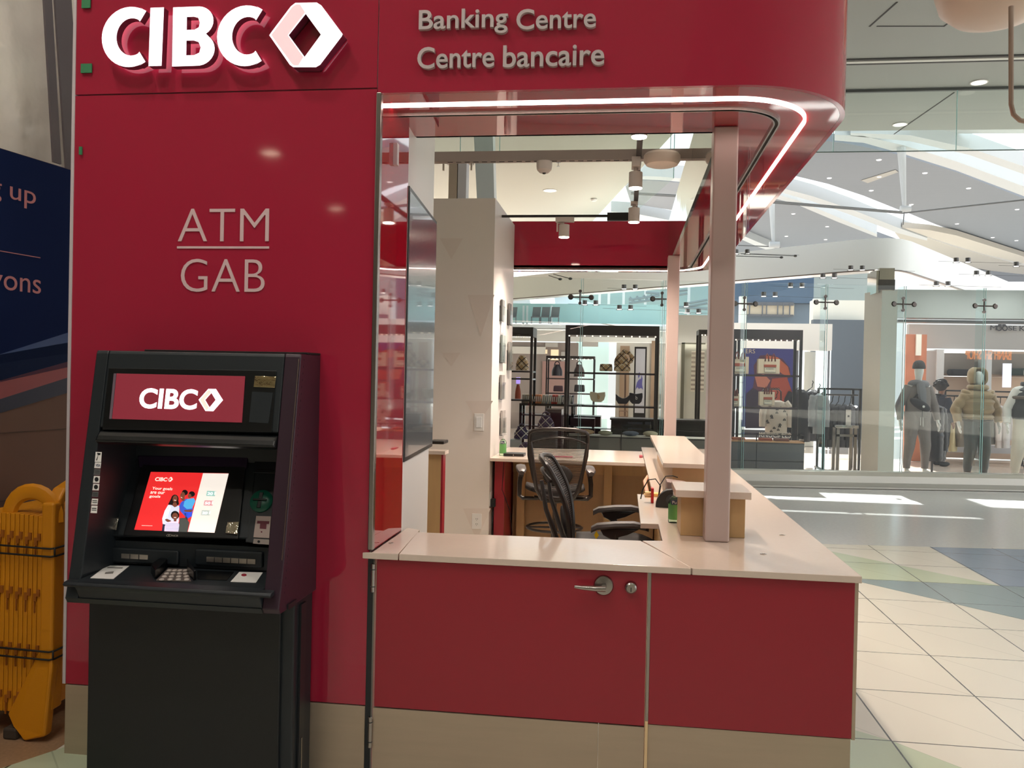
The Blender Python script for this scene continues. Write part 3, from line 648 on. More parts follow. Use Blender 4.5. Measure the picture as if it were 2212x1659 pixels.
# network stickers on the left cheek
for k, (y0, y1, tx) in enumerate(((976,998,''),(999,1011,'VISA'),(1013,1026,''),(1028,1043,''),(1045,1059,''),(1062,1073,''),(1077,1090,''),(1092,1108,''))):
    xo = -k*1.3
    ps_ = [(207+xo,y0),(220+xo,y0+.5),(218.5+xo,y1+.5),(205+xo,y1)]
    m_ = pap if k not in (2, 5) else M('sticker_dark', (90, 92, 92), .5)
    s_ = obj('network_sticker', fq(ps_, .0005, .001), m_, am)
    cx, cy = 212.5+xo, (y0+y1)/2
    if tx: ftext(tx, cx-5, cy+3, cx+5, cy-3, s_, .0018, M('sticker_blue', (40, 50, 90), .5), .02, th=.0003, nm='sticker_text')
    elif k == 0: obj('sticker_mark', fq([(cx-3,cy-9),(cx+5,cy-8),(cx+4,cy-4),(cx,cy-4),(cx-3,cy+8),(cx-5,cy+7),(cx-1,cy-3)], .0017, .0003), blkm, s_)
    elif k in (3, 4): obj('sticker_mark', MB().prism([FP(cx+4.5*math.cos(t*.628), cy+5*math.sin(t*.628), .0017) for t in range(10)], nF*.0003), blkm, s_)
    else: obj('sticker_mark', fq([(cx-5,cy-3),(cx+5,cy-2.6),(cx+5,cy-.6),(cx-5,cy-1)], .0017, .0003).prism([FP(*q, .0017) for q in ((cx-5,cy+1),(cx+5,cy+1.4),(cx+5,cy+3),(cx-5,cy+2.6))], nF*.0003), M('sticker_ink', (60, 60, 60), .6), s_)
# cash and deposit slots
yR = -.150
RP = lambda px, py, y=yR: PY(px, py, y)
obj('slot_wall', MB().box(iL, iR, -.145, -.013, ZS, RP(300, 1170).z), dark, am)
def rbox(pts_px, y, dep, r=.012): 
    a = PY(pts_px[0], pts_px[1], y); b = PY(pts_px[2], pts_px[3], y); return MB().box(a.x, b.x, y, y+dep, b.z, a.z)
for (bx, sx, lab) in (((240,1183,384,1222),(262,1196,319,1209),'left note slot with metal shutter'), ((420,1186,566,1228),(446,1203,551,1219),'wide right note slot with metal shutter')):
    o_ = obj('slot_bezel', rbox(bx, -.160, .014), dark, am, bevel=.012, bseg=3, label=lab)
    mbs = rbox(sx, -.1645, .004); a = PY(sx[0], sx[1], -.1645); b = PY(sx[2], sx[3], -.1645)
    obj('shutter', mbs, M('shutter_metal', (200, 192, 182), .28, .9, var=.25, vs=30), o_)
    rb = MB(); nseg = 3 if sx[2] < 400 else 6
    for i in range(1, nseg): xx = a.x+(b.x-a.x)*i/nseg; rb.box(xx-.001, xx+.001, -.1665, -.1646, b.z, a.z)
    objs('shutter_rib', rb, darkg, o_)
# shelf
sf = MB().prism([(iL, -.013, ZS), (iL, -.36, ZS-.01), (iL, -.395, ZS-.016), (iL, -.402, ZS-.028), (iL, -.388, ZS-.045), (iL, -.36, ZH), (iL, -.013, ZH)], (iR-iL, 0, 0))
obj('shelf', sf, dark, am, bevel=.005, label='dark keypad shelf with rounded front edge')
obj('shelf_lip', MB().prism([(XL+.01, -.365, ZS-.012), (XL+.01, -.398, ZS-.016), (XL+.01, -.406, ZS-.026), (XL+.01, -.396, ZS-.034), (XL+.01, -.365, ZS-.03)], (XRm-XL-.03, 0, 0)), darkg, am, bevel=.003)
nSh = Vector((0, -.0288, .9996)); KP = lambda px, py, off=0: PN(px, py, Vector((0, -.36, ZS-.01+off)), nSh)
def kq(pts, off, th): return MB().prism([KP(x, y, off) for x, y in pts], nSh*th)
cl = obj('instruction_card', kq([(231,1222),(279,1223),(245,1251),(195,1249)], .0005, .0012), pap, am, label='white instruction card left on shelf'); objs('card_print', kq([(228,1236),(246,1234),(244,1239),(226,1240)], .0018, .0002).prism([KP(*q, .0018) for q in ((233,1225),(266,1226),(264,1228),(231,1227))], nSh*.0002), M('print_grey', (120, 116, 112), .6), cl)
cl = obj('instruction_card', kq([(517,1236),(568,1237),(553,1259),(498,1257)], .0005, .0012), pap, am, label='white instruction card with red mark right on shelf'); objs('card_print', MB().prism([KP(527+6*math.cos(t*.63), 1242+3*math.sin(t*.63), .0018) for t in range(10)], nSh*.0002), M('print_red', (150, 30, 50), .6), cl)
kb = obj('keypad', kq([(363,1229),(405,1231),(413,1257),(337,1255)], .0005, .004), M('keypad_plate', (120, 110, 104), .4, .4), am, bevel=.001)
for i in range(4):
    for j in range(4):
        u_, v_ = (j+.5)/4, (i+.5)/4
        xa = 363+(337-363)*v_; xb = 405+(413-405)*v_; p = KP(xa+(xb-xa)*u_, 1230+26*v_, .0045)
        obj('key', MB().lathe([(.0095,0),(.0095,.003),(.006,.005),(0,.005)], p, 12, nSh), M('key_cap', (196, 184, 176), .35), kb)
for pts in ([(326,1238),(352,1219),(372,1213),(368,1219),(345,1243),(335,1251)], [(404,1222),(412,1236),(424,1252),(418,1254),(404,1240)]):
    obj('keypad_guard', kq(pts, .001, .035), darker, am, bevel=.003)
obj('note_tray', kq([(425,1233),(505,1236),(490,1254),(428,1252)], .0005, .002), darker, am)
# lower cabinet
lw = obj('lower_cabinet', MB().box(XL-.02, XRm-.012, -.195, -.0055, .012, ZH-.001), dark, am, bevel=.006, label='black lower safe cabinet')
obj('cabinet_door', MB().box(XL-.012, XRm-.06, -.212, -.1955, .03, ZH-.012), M('atm_door_black', (22, 25, 26), .5, bump=.08, bs=300), am, bevel=.004)
obj('fascia_bottom', MB().prism([(XL-.0, -.374, ZH+.02), (XL, -.36, ZH-.001), (XL, -.05, ZH-.001), (XL, -.05, ZH+.02)], (XRm-XL-.065, 0, 0)), dark, am)
obj('side_rail', MB().box(XRm-.011, XRm-.002, -.15, -.10, .02, ZH-.02), darkg, am); obj('lock_tab', MB().box(XRm-.0019, XRm+.002, -.135, -.125, .06, .2), chrome, am, bevel=.001)
obj('latch', MB().box(XRm+.0005, XRm+.006, -.30, -.22, ZH-.0, ZH+.02), darkg, am)
dots = MB()
for i in range(34):
    z = .80+i*.0255; y = yF(z)+.035; dots.box(XRm+.0002, XRm+.001, y-.0012, y+.0012, z, z+.008)
objs('perforation', dots, darkg, am)
# ================================================================ STOOL CHAIRS AND DESK ITEMS
cf = M('chair_frame', (44, 38, 36), .32); cm = M('chair_fabric', (34, 29, 28), .75); csv = M('chair_arm_pad', (74, 66, 64), .38)
def mesh_mat():
    m = bpy.data.materials.new('chair_mesh'); m.use_nodes = True; nt = m.node_tree; b = nt.nodes['Principled BSDF']
    b.inputs['Base Color'].default_value = lin((40, 32, 30)); b.inputs['Roughness'].default_value = .6
    t = nt.nodes.new('ShaderNodeTexCoord'); w = nt.nodes.new('ShaderNodeTexWave'); w.wave_type = 'BANDS'; w.bands_direction = 'Z'; w.inputs['Scale'].default_value = 28
    nt.links.new(t.outputs['Object'], w.inputs['Vector'])
    mt = nt.nodes.new('ShaderNodeMath'); mt.operation = 'GREATER_THAN'; mt.inputs[1].default_value = .36
    nt.links.new(w.outputs['Fac'], mt.inputs[0])
    ma = nt.nodes.new('ShaderNodeMath'); ma.operation = 'MULTIPLY_ADD'; ma.inputs[1].default_value = .72; ma.inputs[2].default_value = .2
    nt.links.new(mt.outputs[0], ma.inputs[0]); nt.links.new(ma.outputs[0], b.inputs['Alpha']); return m
cmesh = mesh_mat()
def make_chair():
    t = thing('stool_chair', 'black mesh-back stool chair turned towards the back counter', 'chair', (0, 0, 0), 'mesh-back stool chairs')
    b = MB()
    for k in range(5):
        a = k*math.tau/5+.3; d = Vector((math.cos(a), math.sin(a), 0))
        b.tube([Vector((0,0,.11)), d*.16+Z*.095, d*.30+Z*.07], [.028,.022,.016], 8)
    b.cyl((0,0,.07),(0,0,.17),.034)
    obj('base', b, cf, t, smooth='auto')
    for k in range(5):
        a = k*math.tau/5+.3; d = Vector((math.cos(a), math.sin(a), 0)); s_ = Vector((-d.y, d.x, 0))
        obj('caster', MB().cyl(d*.30+Z*.03-s_*.024, d*.30+Z*.03-s_*.004, .03, n=14).cyl(d*.30+Z*.03+s_*.004, d*.30+Z*.03+s_*.024, .03, n=14).cyl(d*.30+Z*.03, d*.30+Z*.07, .008, n=8), blkm, t)
    obj('column', MB().cyl((0,0,.1701),(0,0,.46),.026).cyl((0,0,.46),(0,0,.63),.016), M('chair_column', (92, 84, 80), .35, .5), t, smooth='auto')
    fr = MB().tube([(.22*math.cos(q*math.tau/24), .22*math.sin(q*math.tau/24), .40) for q in range(24)], .011, 8, closed=True)
    for k in range(4): a = k*math.pi/2; fr.cyl((.025*math.cos(a),.025*math.sin(a),.40),(.22*math.cos(a),.22*math.sin(a),.40),.008, n=8)
    obj('foot_ring', fr, cf, t, smooth='auto')
    obj('mechanism', MB().prism([(-.09,-.14,.66),(.09,-.14,.66),(.07,.10,.66),(-.07,.10,.66)], (0,0,-.045)).tube([(-.17,-.03,.645),(0,-.05,.61),(.17,-.03,.645)], .016, 8), M('chair_mechanism', (62, 56, 52), .4, .4), t, bevel=.006, label='grey mechanism under the seat')
    def seat(u, v):
        x = (u-.5)*.47; y = (v-.5)*.46+.02; e = (abs(u-.5)*2)**3*.02; f = -.05*max(0, v-.72)**1.4*6
        k = 1-.18*abs(v-.5)**2*4*(abs(u-.5)*2)
        return Vector((x*k, y, .71+e+f-.015*math.exp(-((u-.5)**2+(v-.4)**2)*18)))
    obj('seat', MB().grid(seat, 14, 14), cm, t, smooth=True, solid=.035, label='dark contoured seat')
    def bk(x, z):       # backrest surface, facing +y
        s_ = (z-.72)/.48
        return Vector((x, -.235-.05*s_-.05*math.sin(s_*math.pi)*-.8+.5*x*x*1.0, z))
    hw = lambda z: .14+.085*min(1, max(0, (z-.70)/.30))**.7 if z < 1.12 else .225
    out = []
    for i in range(13): z = .70+.44*i/12; out.append((hw(z), z))
    out += [(.222,1.165),(.20,1.185),(.12,1.200),(0,1.205)]
    ring = [bk(x, z) for x, z in out]+[bk(-x, z) for x, z in reversed(out[:-1])]
    obj('backrest_frame', MB().tube(ring+[bk(-.07,.675), bk(0,.665), bk(.07,.675)], [.015]*len(ring)+[.017]*3, 8, closed=True), cf, t, smooth='auto', label='dark curved backrest frame')
    def msh(u, v): z = .685+.50*v; return bk((u-.5)*2*(hw(z)-.004), z)
    obj('backrest_mesh', MB().grid(msh, 10, 16), cmesh, t, smooth=True, label='see-through ribbed mesh')
    obj('upper_crossbar', MB().tube([bk(x, 1.085+.055*(1-(x/.225)**2))+Vector((0,-.022-.01*(1-(x/.225)**2),0)) for x in [-.225+.05*i for i in range(10)]], .008, 8, sx=1.3), cf, t, smooth='auto')
    obj('lumbar_pad', MB().ell(bk(0,.84)+Vector((0,-.015,0)), .115, .018, .085, 18, 10), cm, t, smooth=True)
    sp_ = MB()
    for s_ in (-1, 1): sp_.tube([(s_*.05,-.12,.64),(s_*.12,-.24,.66),(s_*.165,-.275,.74),(s_*.195,-.30,.95),(s_*.215,-.29,1.10)], [.016,.017,.015,.012,.010], 8)
    obj('back_spine', sp_, cf, t, smooth='auto')
    for s_ in (-1, 1):
        a_ = obj('armrest', MB().rings([[Vector((s_*.275+x*w, y, .87+dz+zz)) for x, zz in ((-.042,.0),(-.036,.014),(0,.02),(.036,.014),(.042,0),(.03,-.012),(-.03,-.012))] for y, w, dz in ((-.12,.5,-.03),(-.09,.9,-.012),(0,1,.0),(.09,.95,.004),(.15,.6,-.008),(.165,.2,-.014))]), csv, t, smooth='auto', label='grey armrest pad')
        obj('armrest_bracket', MB().prism([(s_*.275-.02,-.08,.856),(s_*.275-.02,.12,.856),(s_*.275-.02,.06,.825),(s_*.275-.02,-.02,.80),(s_*.275-.02,-.06,.82)], (.04,0,0)), cf, a_, bevel=.006)
        obj('armrest_post', MB().tube([(s_*.275,.0,.83),(s_*.285,-.01,.75),(s_*.285,-.02,.655),(s_*.26,-.03,.635),(s_*.14,-.03,.635)], [.02,.019,.017,.016,.014], 10), cf, a_, smooth='auto')
    obj('lever', MB().tube([(.10,.02,.645),(.24,.03,.65),(.27,.035,.65)], .006, 6).ell((.28,.035,.65),.02,.012,.01,10,6), cf, t)
    return t
ch = make_chair()
c1 = PD(1196, 1100, 6.75); c2_ = PD(1296, 1100, 4.55)
ch2 = copy_tree(ch, Vector((c2_.x+.08, c2_.y, 0)), math.radians(-89), 'black mesh-back stool chair seen edge-on, tucked under the near desk')
Pv = Vector((0, -.22, .70)); R_ = Matrix.Rotation(math.radians(13), 3, 'X')
for o_ in ch2.children:
    if o_.name.split('.')[0] in ('backrest_frame', 'backrest_mesh', 'upper_crossbar', 'lumbar_pad', 'back_spine'):
        o_.location = Pv+R_@(Vector(o_.location)-Pv); o_.rotation_euler = (math.radians(13), 0, 0)
ch2.location.z = 0
ch.location = (c1.x, c1.y+.1, 0); ch.rotation_euler = (0, 0, math.radians(9))
yn = M('sticky_yellow', (250, 200, 20), .6)
tg = PD(1288, 1156, 4.6); obj('yellow_tag', MB().prism([tg+Vector((-.012,0,0)), tg+Vector((0,0,.022)), tg+Vector((.014,0,0)), tg+Vector((0,0,-.022))], (0,.001,0)), yn, None, 'small yellow tag on the edge-on chair below its armrest', 'tag')
# sanitiser bottles
sang = M('sanitizer_green', (96, 158, 90), .35); bot = glass('bottle_plastic', (.80, .95, .82), base=.05)
def sanitizer(p, h, lab):
    t = thing('sanitizer_bottle', lab, 'bottle', tuple(p), 'hand sanitiser bottles')
    s_ = h/.19; q = Vector(p)+Z*.0006
    obj('bottle', MB().lathe([(0,0),(.026*s_,0),(.028*s_,.006*s_),(.028*s_,.105*s_),(.022*s_,.122*s_),(.010*s_,.130*s_),(.010*s_,.134*s_)], q, 20), bot, t, smooth='auto', label='clear bottle')
    obj('label_wrap', MB().rings([[q+Vector((.0285*s_*math.cos(a), .0285*s_*math.sin(a), z)) for a in [i*math.tau/20 for i in range(20)]] for z in (.018*s_, .095*s_)], caps=False), sang, t, smooth='auto', label='green label')
    a = Vector((q.x-.014*s_, q.y-.0292*s_, q.z+.098*s_)); obj('brand_patch', MB().box(a.x-.002, a.x+.03*s_, a.y-.001, a.y, a.z-.004, a.z+.02*s_), M('brand_blue', (50, 60, 90), .5), t)
    text('brand_text', 'Pu', a+Vector((.004*s_,-.0012,.0)), X, Z, .02*s_, .015*s_, pap, t, .0005)
    obj('pump', MB().cyl(q+Z*.134*s_, q+Z*.165*s_, .006*s_, n=12).box(q.x-.008*s_, q.x+.03*s_, q.y-.006*s_, q.y+.006*s_, q.z+.165*s_, q.z+.176*s_), clear if 0 else wht, t, bevel=.001, label='white pump')
sp1 = PZ(1455, 1129, .90); sanitizer((sp1.x-.0, sp1.y, .90), .185, 'green hand sanitiser bottle beside the small raised shelf')
sp2 = PZ(1086, 984, .90); sanitizer((max(sp2.x, -1.085), sp2.y, .90), .21, 'green hand sanitiser bottle at the left end of the back counter')
# scanner, terminal and tape on the desk behind the small raised shelf
ds = PZ(1440, 1072, .90)
tsl = thing('tape_dispenser', 'black half-round tape dispenser behind the small raised shelf', 'tape dispenser', (ds.x, 1.55, .9))
cx_ = PY(1450, 1072, 1.5).x
obj('body', MB().prism([(cx_-.0+.085*math.cos(math.radians(a)), 1.47, .9015+.0+.10*max(0, math.sin(math.radians(a)))) for a in range(0, 181, 15)], (0,.05,0)), blk, tsl, bevel=.004)
obj('roll', MB().cyl((cx_-.0,1.462,.945),(cx_-.0,1.469,.945),.03), darkg, tsl)
cs1 = thing('cheque_scanner', 'grey and black desk scanner below the long raised shelf', 'scanner', (cx_+.12, 1.7, .9))
obj('lid', MB().prism([(cx_-.02,1.58,.985),(cx_+.15,1.58,.985),(cx_+.15,1.58,1.0),(cx_+.08,1.58,1.02),(cx_-.02,1.58,1.03)], (0,.16,0)), M('scanner_grey', (150, 128, 122), .4), cs1, bevel=.004)
obj('body', MB().box(cx_-.02, cx_+.155, 1.575, 1.745, .9015, .984), blk, cs1, bevel=.005)
rdm = M('red_plastic', (196, 22, 30), .4)
ro = thing('pen_stand', 'small red stand holding cream slips beside the tape dispenser', 'stand', (cx_-.09, 1.6, .9))
obj('stand', MB().box(cx_-.105, cx_-.09, 1.62, 1.68, .9015, .985), rdm, ro, bevel=.002); obj('slips', MB().box(cx_-.14, cx_-.1055, 1.63, 1.67, .93, .936).box(cx_-.145, cx_-.1055, 1.63, 1.67, .942, .948).box(cx_-.14, cx_-.1055, 1.63, 1.67, .954, .96), M('slip_cream', (240, 200, 140), .6), ro)
sn = PZ(1412, 1070, .9); obj('sticky_pad', MB().box(sn.x-.045, sn.x+.05, 1.90, 1.97, .9008, .918), M('pad_orange', (250, 190, 110), .6), None, 'pale orange note pad at the desk end', 'note pad', bevel=.001)
cb = MB().tube([(cx_-.16,1.75,.905),(cx_-.15,1.74,.96),(cx_-.12,1.72,1.02),(cx_-.08,1.70,1.03),(cx_-.05,1.70,.99),(cx_-.06,1.69,.93),(cx_-.07,1.68,.904)], .0035, 6)
cb.tube([(cx_-.06,1.76,.91),(cx_-.05,1.76,.99),(cx_-.02,1.76,1.04),(cx_+.02,1.757,1.045),(cx_+.05,1.757,1.036)], .003, 6)
obj('cable', cb, blkm, None, 'black looping cables by the desk scanner', 'cable', smooth=True)
# handrail-like conduit and recess detail
obj('desk_conduit', MB().tube([PZ(1412, 1012, .86), Vector((.165,3.0,.86)), Vector((.165,2.02,.86))], .014, 10), M('conduit_tan', (206, 150, 120), .4), None, 'tan rail below the desk top edge along the inside', 'rail', smooth='auto')
# back counter items
ph = PZ(1111, 985, .9)
obj('card_terminal', MB().box(ph.x-.09, ph.x+.09, ph.y-.06, ph.y+.10, .9008, .925).mat(1).cyl((ph.x,ph.y-.061,.913),(ph.x,ph.y-.066,.913),.006), [blk, chrome], None, 'flat black device on the back counter beside the sanitiser', 'device', bevel=.006)
bf = PZ(1398, 988, .9); obj('red_leaflet', MB().box(bf.x-.07, .18, bf.y-.06, bf.y+.10, .9008, .912), M('leaflet_red', (150, 50, 60), .5), None, 'red leaflet pad at the right end of the back counter', 'leaflet', bevel=.001)
bf = PZ(1212, 988, .9); obj('pink_leaflet', MB().box(bf.x-.08, bf.x+.1, bf.y-.03, bf.y+.05, .9008, .909), M('leaflet_pink', (150, 80, 90), .5), None, 'dull pink leaflet seen through the chair mesh', 'leaflet', bevel=.001)
ad = PX(1080, 1066, BX+.0)
pl = thing('power_adapter', 'black plug-in adapter low on the partition side below the back counter', 'adapter', (BX, 4.05, .5))
obj('plate', MB().box(BX+.0005, BX+.006, 4.0, 4.08, .48, .60), wht, pl); obj('brick', MB().box(BX+.0065, BX+.045, 4.01, 4.07, .47, .54), blkm, pl, bevel=.004)
pc = [(BX+.03,4.04,.47),(BX+.02,4.03,.25),(BX+.0+.03,4.02,.12),(BX+.13,4.02,.14),(BX+.20,4.03,.25),(BX+.17,4.04,.45),(BX+.10,4.05,.62),(BX+.11,4.06,.86)]
obj('power_cable', MB().tube(pc, .003, 6), blkm, None, 'thin black cable hanging down from the back counter by the red board', 'cable', smooth=True)
# ================================================================ LEFT SIDE: hoarding, plastic sheet, folding barrier
HD = Vector((.15, .9887, 0)).normalized(); HN = Vector((.9887, -.15, 0)).normalized(); HP = PD(165, 800, 4.45)
hp = lambda px, py, off=0: PN(px, py, HP+HN*off, HN)
def hx(t, z, off=0): v = HP+HD*t+HN*off; return Vector((v.x, v.y, z))
hw_ = thing('site_hoarding', 'navy printed hoarding wall with coloured stripes at the left edge', 'hoarding', tuple(hx(0, 0)))
navy = M('hoarding_navy', (14, 30, 72), .85, spec=.15); bl_ = M('hoarding_blue', (26, 62, 118), .5); rr_ = M('hoarding_coral', (142, 62, 66), .5); nv2 = M('hoarding_dark', (12, 22, 50), .5)
zt0 = hp(170, 372).z
def hz(px, py): p = hp(px, py); return (p-HP).dot(HD), p.z
def line(p, q, t): (a, za), (b, zb) = hz(*p), hz(*q); return za+(zb-za)*(t-a)/(b-a)
t0, t1 = -1.6, 1.6
obj('panel', MB().prism([hx(t0, .02), hx(t1, .02), hx(t1, zt0), hx(t0, zt0)], -HN*.04), M('hoarding_brown', (104, 78, 66), .7, var=.12, vs=2), hw_, label='brown block-patterned lower hoarding')
def hband(p1, q1, p2, q2, m, nm, off=.001):
    obj(nm, MB().prism([hx(t0, line(p2, q2, t0), off), hx(t1, line(p2, q2, t1), off), hx(t1, line(p1, q1, t1), off), hx(t0, line(p1, q1, t0), off)], HN*.001), m, hw_)
obj('navy_print', MB().prism([hx(t0, line((0,765),(157,715), t0), .001), hx(t1, line((0,765),(157,715), t1), .001), hx(t1, zt0-.002, .001), hx(t0, zt0-.002, .001)], HN*.001), navy, hw_, label='navy upper print')
hband((0,765),(157,715),(0,785),(157,762), bl_, 'blue_stripe'); hband((0,785),(157,762),(0,822),(157,778), navy, 'navy_stripe'); hband((0,822),(157,778),(0,862),(157,812), rr_, 'coral_stripe'); hband((0,862),(157,812),(0,892),(157,845), nv2, 'dark_stripe')
blk_l = MB()
for z in (.28, .62, .96, 1.28): blk_l.prism([hx(t0, z, .0005), hx(t1, z, .0005), hx(t1, z+.006, .0005), hx(t0, z+.006, .0005)], HN*.0006)
for i in range(8): t = t0+i*.42; z = (.28 if i % 2 else .62); blk_l.prism([hx(t, z, .0005), hx(t+.006, z, .0005), hx(t+.006, z+.34, .0005), hx(t, z+.34, .0005)], HN*.0006)
obj('joint_lines', blk_l, M('joint_brown', (84, 66, 56), .8), hw_)
hl = M('hoarding_letters', (190, 118, 122), .5)
def htext(s, x0, yb, x1, yt, yb1, sp=1.0):
    A = hp(x0, yb, .003); B = hp(x1, yb1, .003); Tt = hp(x0, yt, .003)
    text('letters', s, A, HD, Z, (B-A).dot(HD), Tt.z-A.z, hl, hw_, .001, 0, spacing=sp)
htext('up', 21, 442, 77, 402, 442); htext('g', -26, 432, 3, 390, 436); htext('vons', -22, 622, 88, 590, 630)
a, b = hp(-40, 536, .003), hp(87, 551, .003); obj('thin_line', MB().obox(a, HD*((b-a).dot(HD)), Z*.004, HN*.001), hl, hw_)
# plastic sheet above
shm = M('plastic_sheet', (250, 238, 228), .3, 0, .5, .3, bump=.9, bs=5, var=.12, vs=4)
def shf(u, v): 
    t = -2.2+4.6*u; z = zt0-.02+3.2*v
    w = .03*math.sin(t*7+v*3)+.015*math.sin(t*19+v*9)+.02*math.sin(z*5+t*4)
    return hx(t, z, -.12+w)
obj('plastic_sheet', MB().grid(shf, 60, 40), shm, None, 'crinkled translucent plastic dust sheet hanging above the navy hoarding', 'plastic sheet', smooth=True)
for i, (a0, b0, a1, b1) in enumerate(((95, 60, 112, 350), (118, 40, 140, 372))):
    p, q = hp(a0, b0, -.04), hp(a1, b1, -.04); p = p+(p-q)*.8
    obj('sheet_strap', MB().obox(q, HD*(.05 if i == 0 else .11), p-q, HN*.012), M('strap_dark', (96, 88, 92), .6), None, ['narrower dark vertical strip behind the plastic sheet, left one', 'wider dark vertical strip at the plastic sheet, right one'][i], 'strip', 'dark strips at the plastic sheet')
# folding barrier
yl = M('barrier_yellow', (205, 132, 6), .5, bump=.05, bs=60); yd = M('barrier_orange', (150, 84, 8), .6)
fb = thing('folding_barrier', 'folded yellow plastic safety barrier strapped together beside the kiosk', 'barrier', (-2.6, .3, 0))
# stack of slats seen edge-on, from x=-3.05 to -2.44
def slz(i): return .93+.0*i
XA, XB = -2.80, -2.455
ns = 16; dx = (XB-XA)/ns
for i in range(ns):
    x = XA+i*dx; obj('slat', MB().box(x+.0012, x+dx-.0012, .10, .62, .11, .955+.012*math.sin(i/ns*math.pi)), yl, fb, bevel=.003)
kn = MB()
for r_, zc in enumerate((.86, .62, .38, .17)):
    for i in range(8):
        x = XA+.006+i*.0425; dz = -.02*i/9
        kn.box(x+.022, x+.036, .094, .0999, zc+dz+.01, zc+dz+.04); kn.box(x+.008, x+.022, .094, .0999, zc+dz-.01, zc+dz+.022); kn.box(x+.01, x+.016, .094, .0999, zc+dz-.06, zc+dz-.012)
objs('hinge_knuckle', kn, yd, fb)
def archframe(x0, x1, y0, nm, lab):
    r = MB()
    pts = [(x0, y0, .12), (x0, y0, .93), (x0, y0+.02, 1.0), (x0, y0+.10, 1.07), (x0, y0+.24, 1.10), (x0, y0+.38, 1.07), (x0, y0+.47, 1.0), (x0, y0+.49, .93), (x0, y0+.49, .12)]
    w = abs(x1-x0)/2
    rs = [[Vector(p)+Vector((a, b, c)) for a, b, c in ((-w,-.018,-.0),(w,-.018,0),(w,.018,0),(-w,.018,0))] for p in pts]
    r.rings(rs); return obj(nm, r, yl, fb, bevel=.008, label=lab)
# end frames: near-right end frame and left arched handle
def arch_x(y, xa, xb, zb, zt, th, nm):
    n = 12; pts = [Vector(((xa+xb)/2-(xb-xa)/2*math.cos(math.pi*i/n), y, zb+(zt-zb)*math.sin(math.pi*i/n)**.8)) for i in range(n+1)]
    return obj(nm, MB().tube(pts, th, 8, sx=1.6), yl, fb, smooth='auto')
A_ = PY(8, 1090, .12); B_ = PY(128, 1090, .12)
arch_x(.13, A_.x+.02, B_.x-.02, .93, PY(60, 1062, .12).z, .022, 'carry_handle')
ef = MB()
xe = -2.452
ef.box(xe, xe+.062, .085, .16, .13, 1.02); ef.box(xe, xe+.062, .58, .655, .13, 1.02)
ef.rings([[Vector((xe+a, y, z+b)) for a, b in ((0,-.03),(.062,-.03),(.062,.03),(0,.03))] for y, z in ((.12,1.0),(.16,1.045),(.24,1.07),(.37,1.08),(.50,1.07),(.58,1.045),(.62,1.0))])
obj('end_frame', ef, yl, fb, bevel=.012, bseg=3, label='rounded yellow end frame')
ft = MB().prism([(-2.60,.09,.10),(-2.56,.085,.05),(-2.50,.06,.004),(-2.40,.06,.03),(-2.385,.075,.30),(-2.392,.09,.42),(-2.44,.09,.42)], (0,.05,0))
obj('foot', ft, yl, fb, bevel=.012, bseg=3, label='splayed yellow foot'); obj('foot', MB().box(-2.6,-2.4,.55,.65,.004,.11), yl, fb, bevel=.012)
obj('foot_pad', MB().box(-2.605,-2.54,.0705,.125,.0,.05), M('rubber_grey', (60, 50, 40), .8), fb, bevel=.01)
for z in (.80, .36):
    st = MB()
    for dz in (0, .034): st.tube([(XA-.02,.085,z+dz),(-2.40,.078,z+dz-.008),(-2.383,.09,z+dz-.006),(-2.383,.66,z+dz-.01)], .0042, 6)
    st.tube([(-2.383,.082,z-.008),(-2.383,.082,z+.03)], .0042, 6)
    obj('bungee_cord', st, blkm, None, ['upper black elastic cord looped round the yellow barrier', 'lower black elastic cord looped round the yellow barrier'][0 if z > .5 else 1], 'cord', 'elastic cords on the barrier', smooth=True)
# ================================================================ MALL: floor
def tile_mat(name, rgb, rough=.22, grid=True):
    m = M(name, rgb, rough, 0, .5); nt = m.node_tree; b = nt.nodes['Principled BSDF']
    g = nt.nodes.new('ShaderNodeNewGeometry'); s_ = nt.nodes.new('ShaderNodeSeparateXYZ'); nt.links.new(g.outputs['Position'], s_.inputs[0])
    def mt(op, a, b_=None, c=None):
        n = nt.nodes.new('ShaderNodeMath'); n.operation = op
        for i, v in enumerate((a, b_, c)):
            if v is None: continue
            if isinstance(v, (int, float)): n.inputs[i].default_value = v
            else: nt.links.new(v, n.inputs[i])
        return n.outputs[0]
    u = mt('FRACT', mt('DIVIDE', mt('SUBTRACT', s_.outputs[0], 1.225-605*.605/.605), .605)); v = mt('FRACT', mt('DIVIDE', mt('SUBTRACT', s_.outputs[1], .75-66.0), .66))
    lu = mt('LESS_THAN', mt('ABSOLUTE', mt('SUBTRACT', u, .5)), .493); lv = mt('LESS_THAN', mt('ABSOLUTE', mt('SUBTRACT', v, .5)), .4935)
    solid = mt('SUBTRACT', 1.0, mt('MULTIPLY', lu, lv))
    dg = mt('MULTIPLY', mt('LESS_THAN', mt('ABSOLUTE', mt('SUBTRACT', mt('ADD', u, v), 1.0)), .008), .22)
    k = mt('MAXIMUM', solid, dg)
    mx = nt.nodes.new('ShaderNodeMix'); mx.data_type = 'RGBA'; nt.links.new(k, mx.inputs[0])
    mx.inputs[6].default_value = lin(rgb); mx.inputs[7].default_value = lin(tuple(x*.36 for x in rgb)); nt.links.new(mx.outputs[2], b.inputs['Base Color'])
    return m
tile = tile_mat('floor_tile', (214, 210, 196), .24)
terr = M('terrazzo_grey', (196, 198, 198), .2, 0, .5, 0, var=.10, vs=26)
fl = struct('floor', MB().box(-16, 30, -24, 48, -.1, 0), tile)
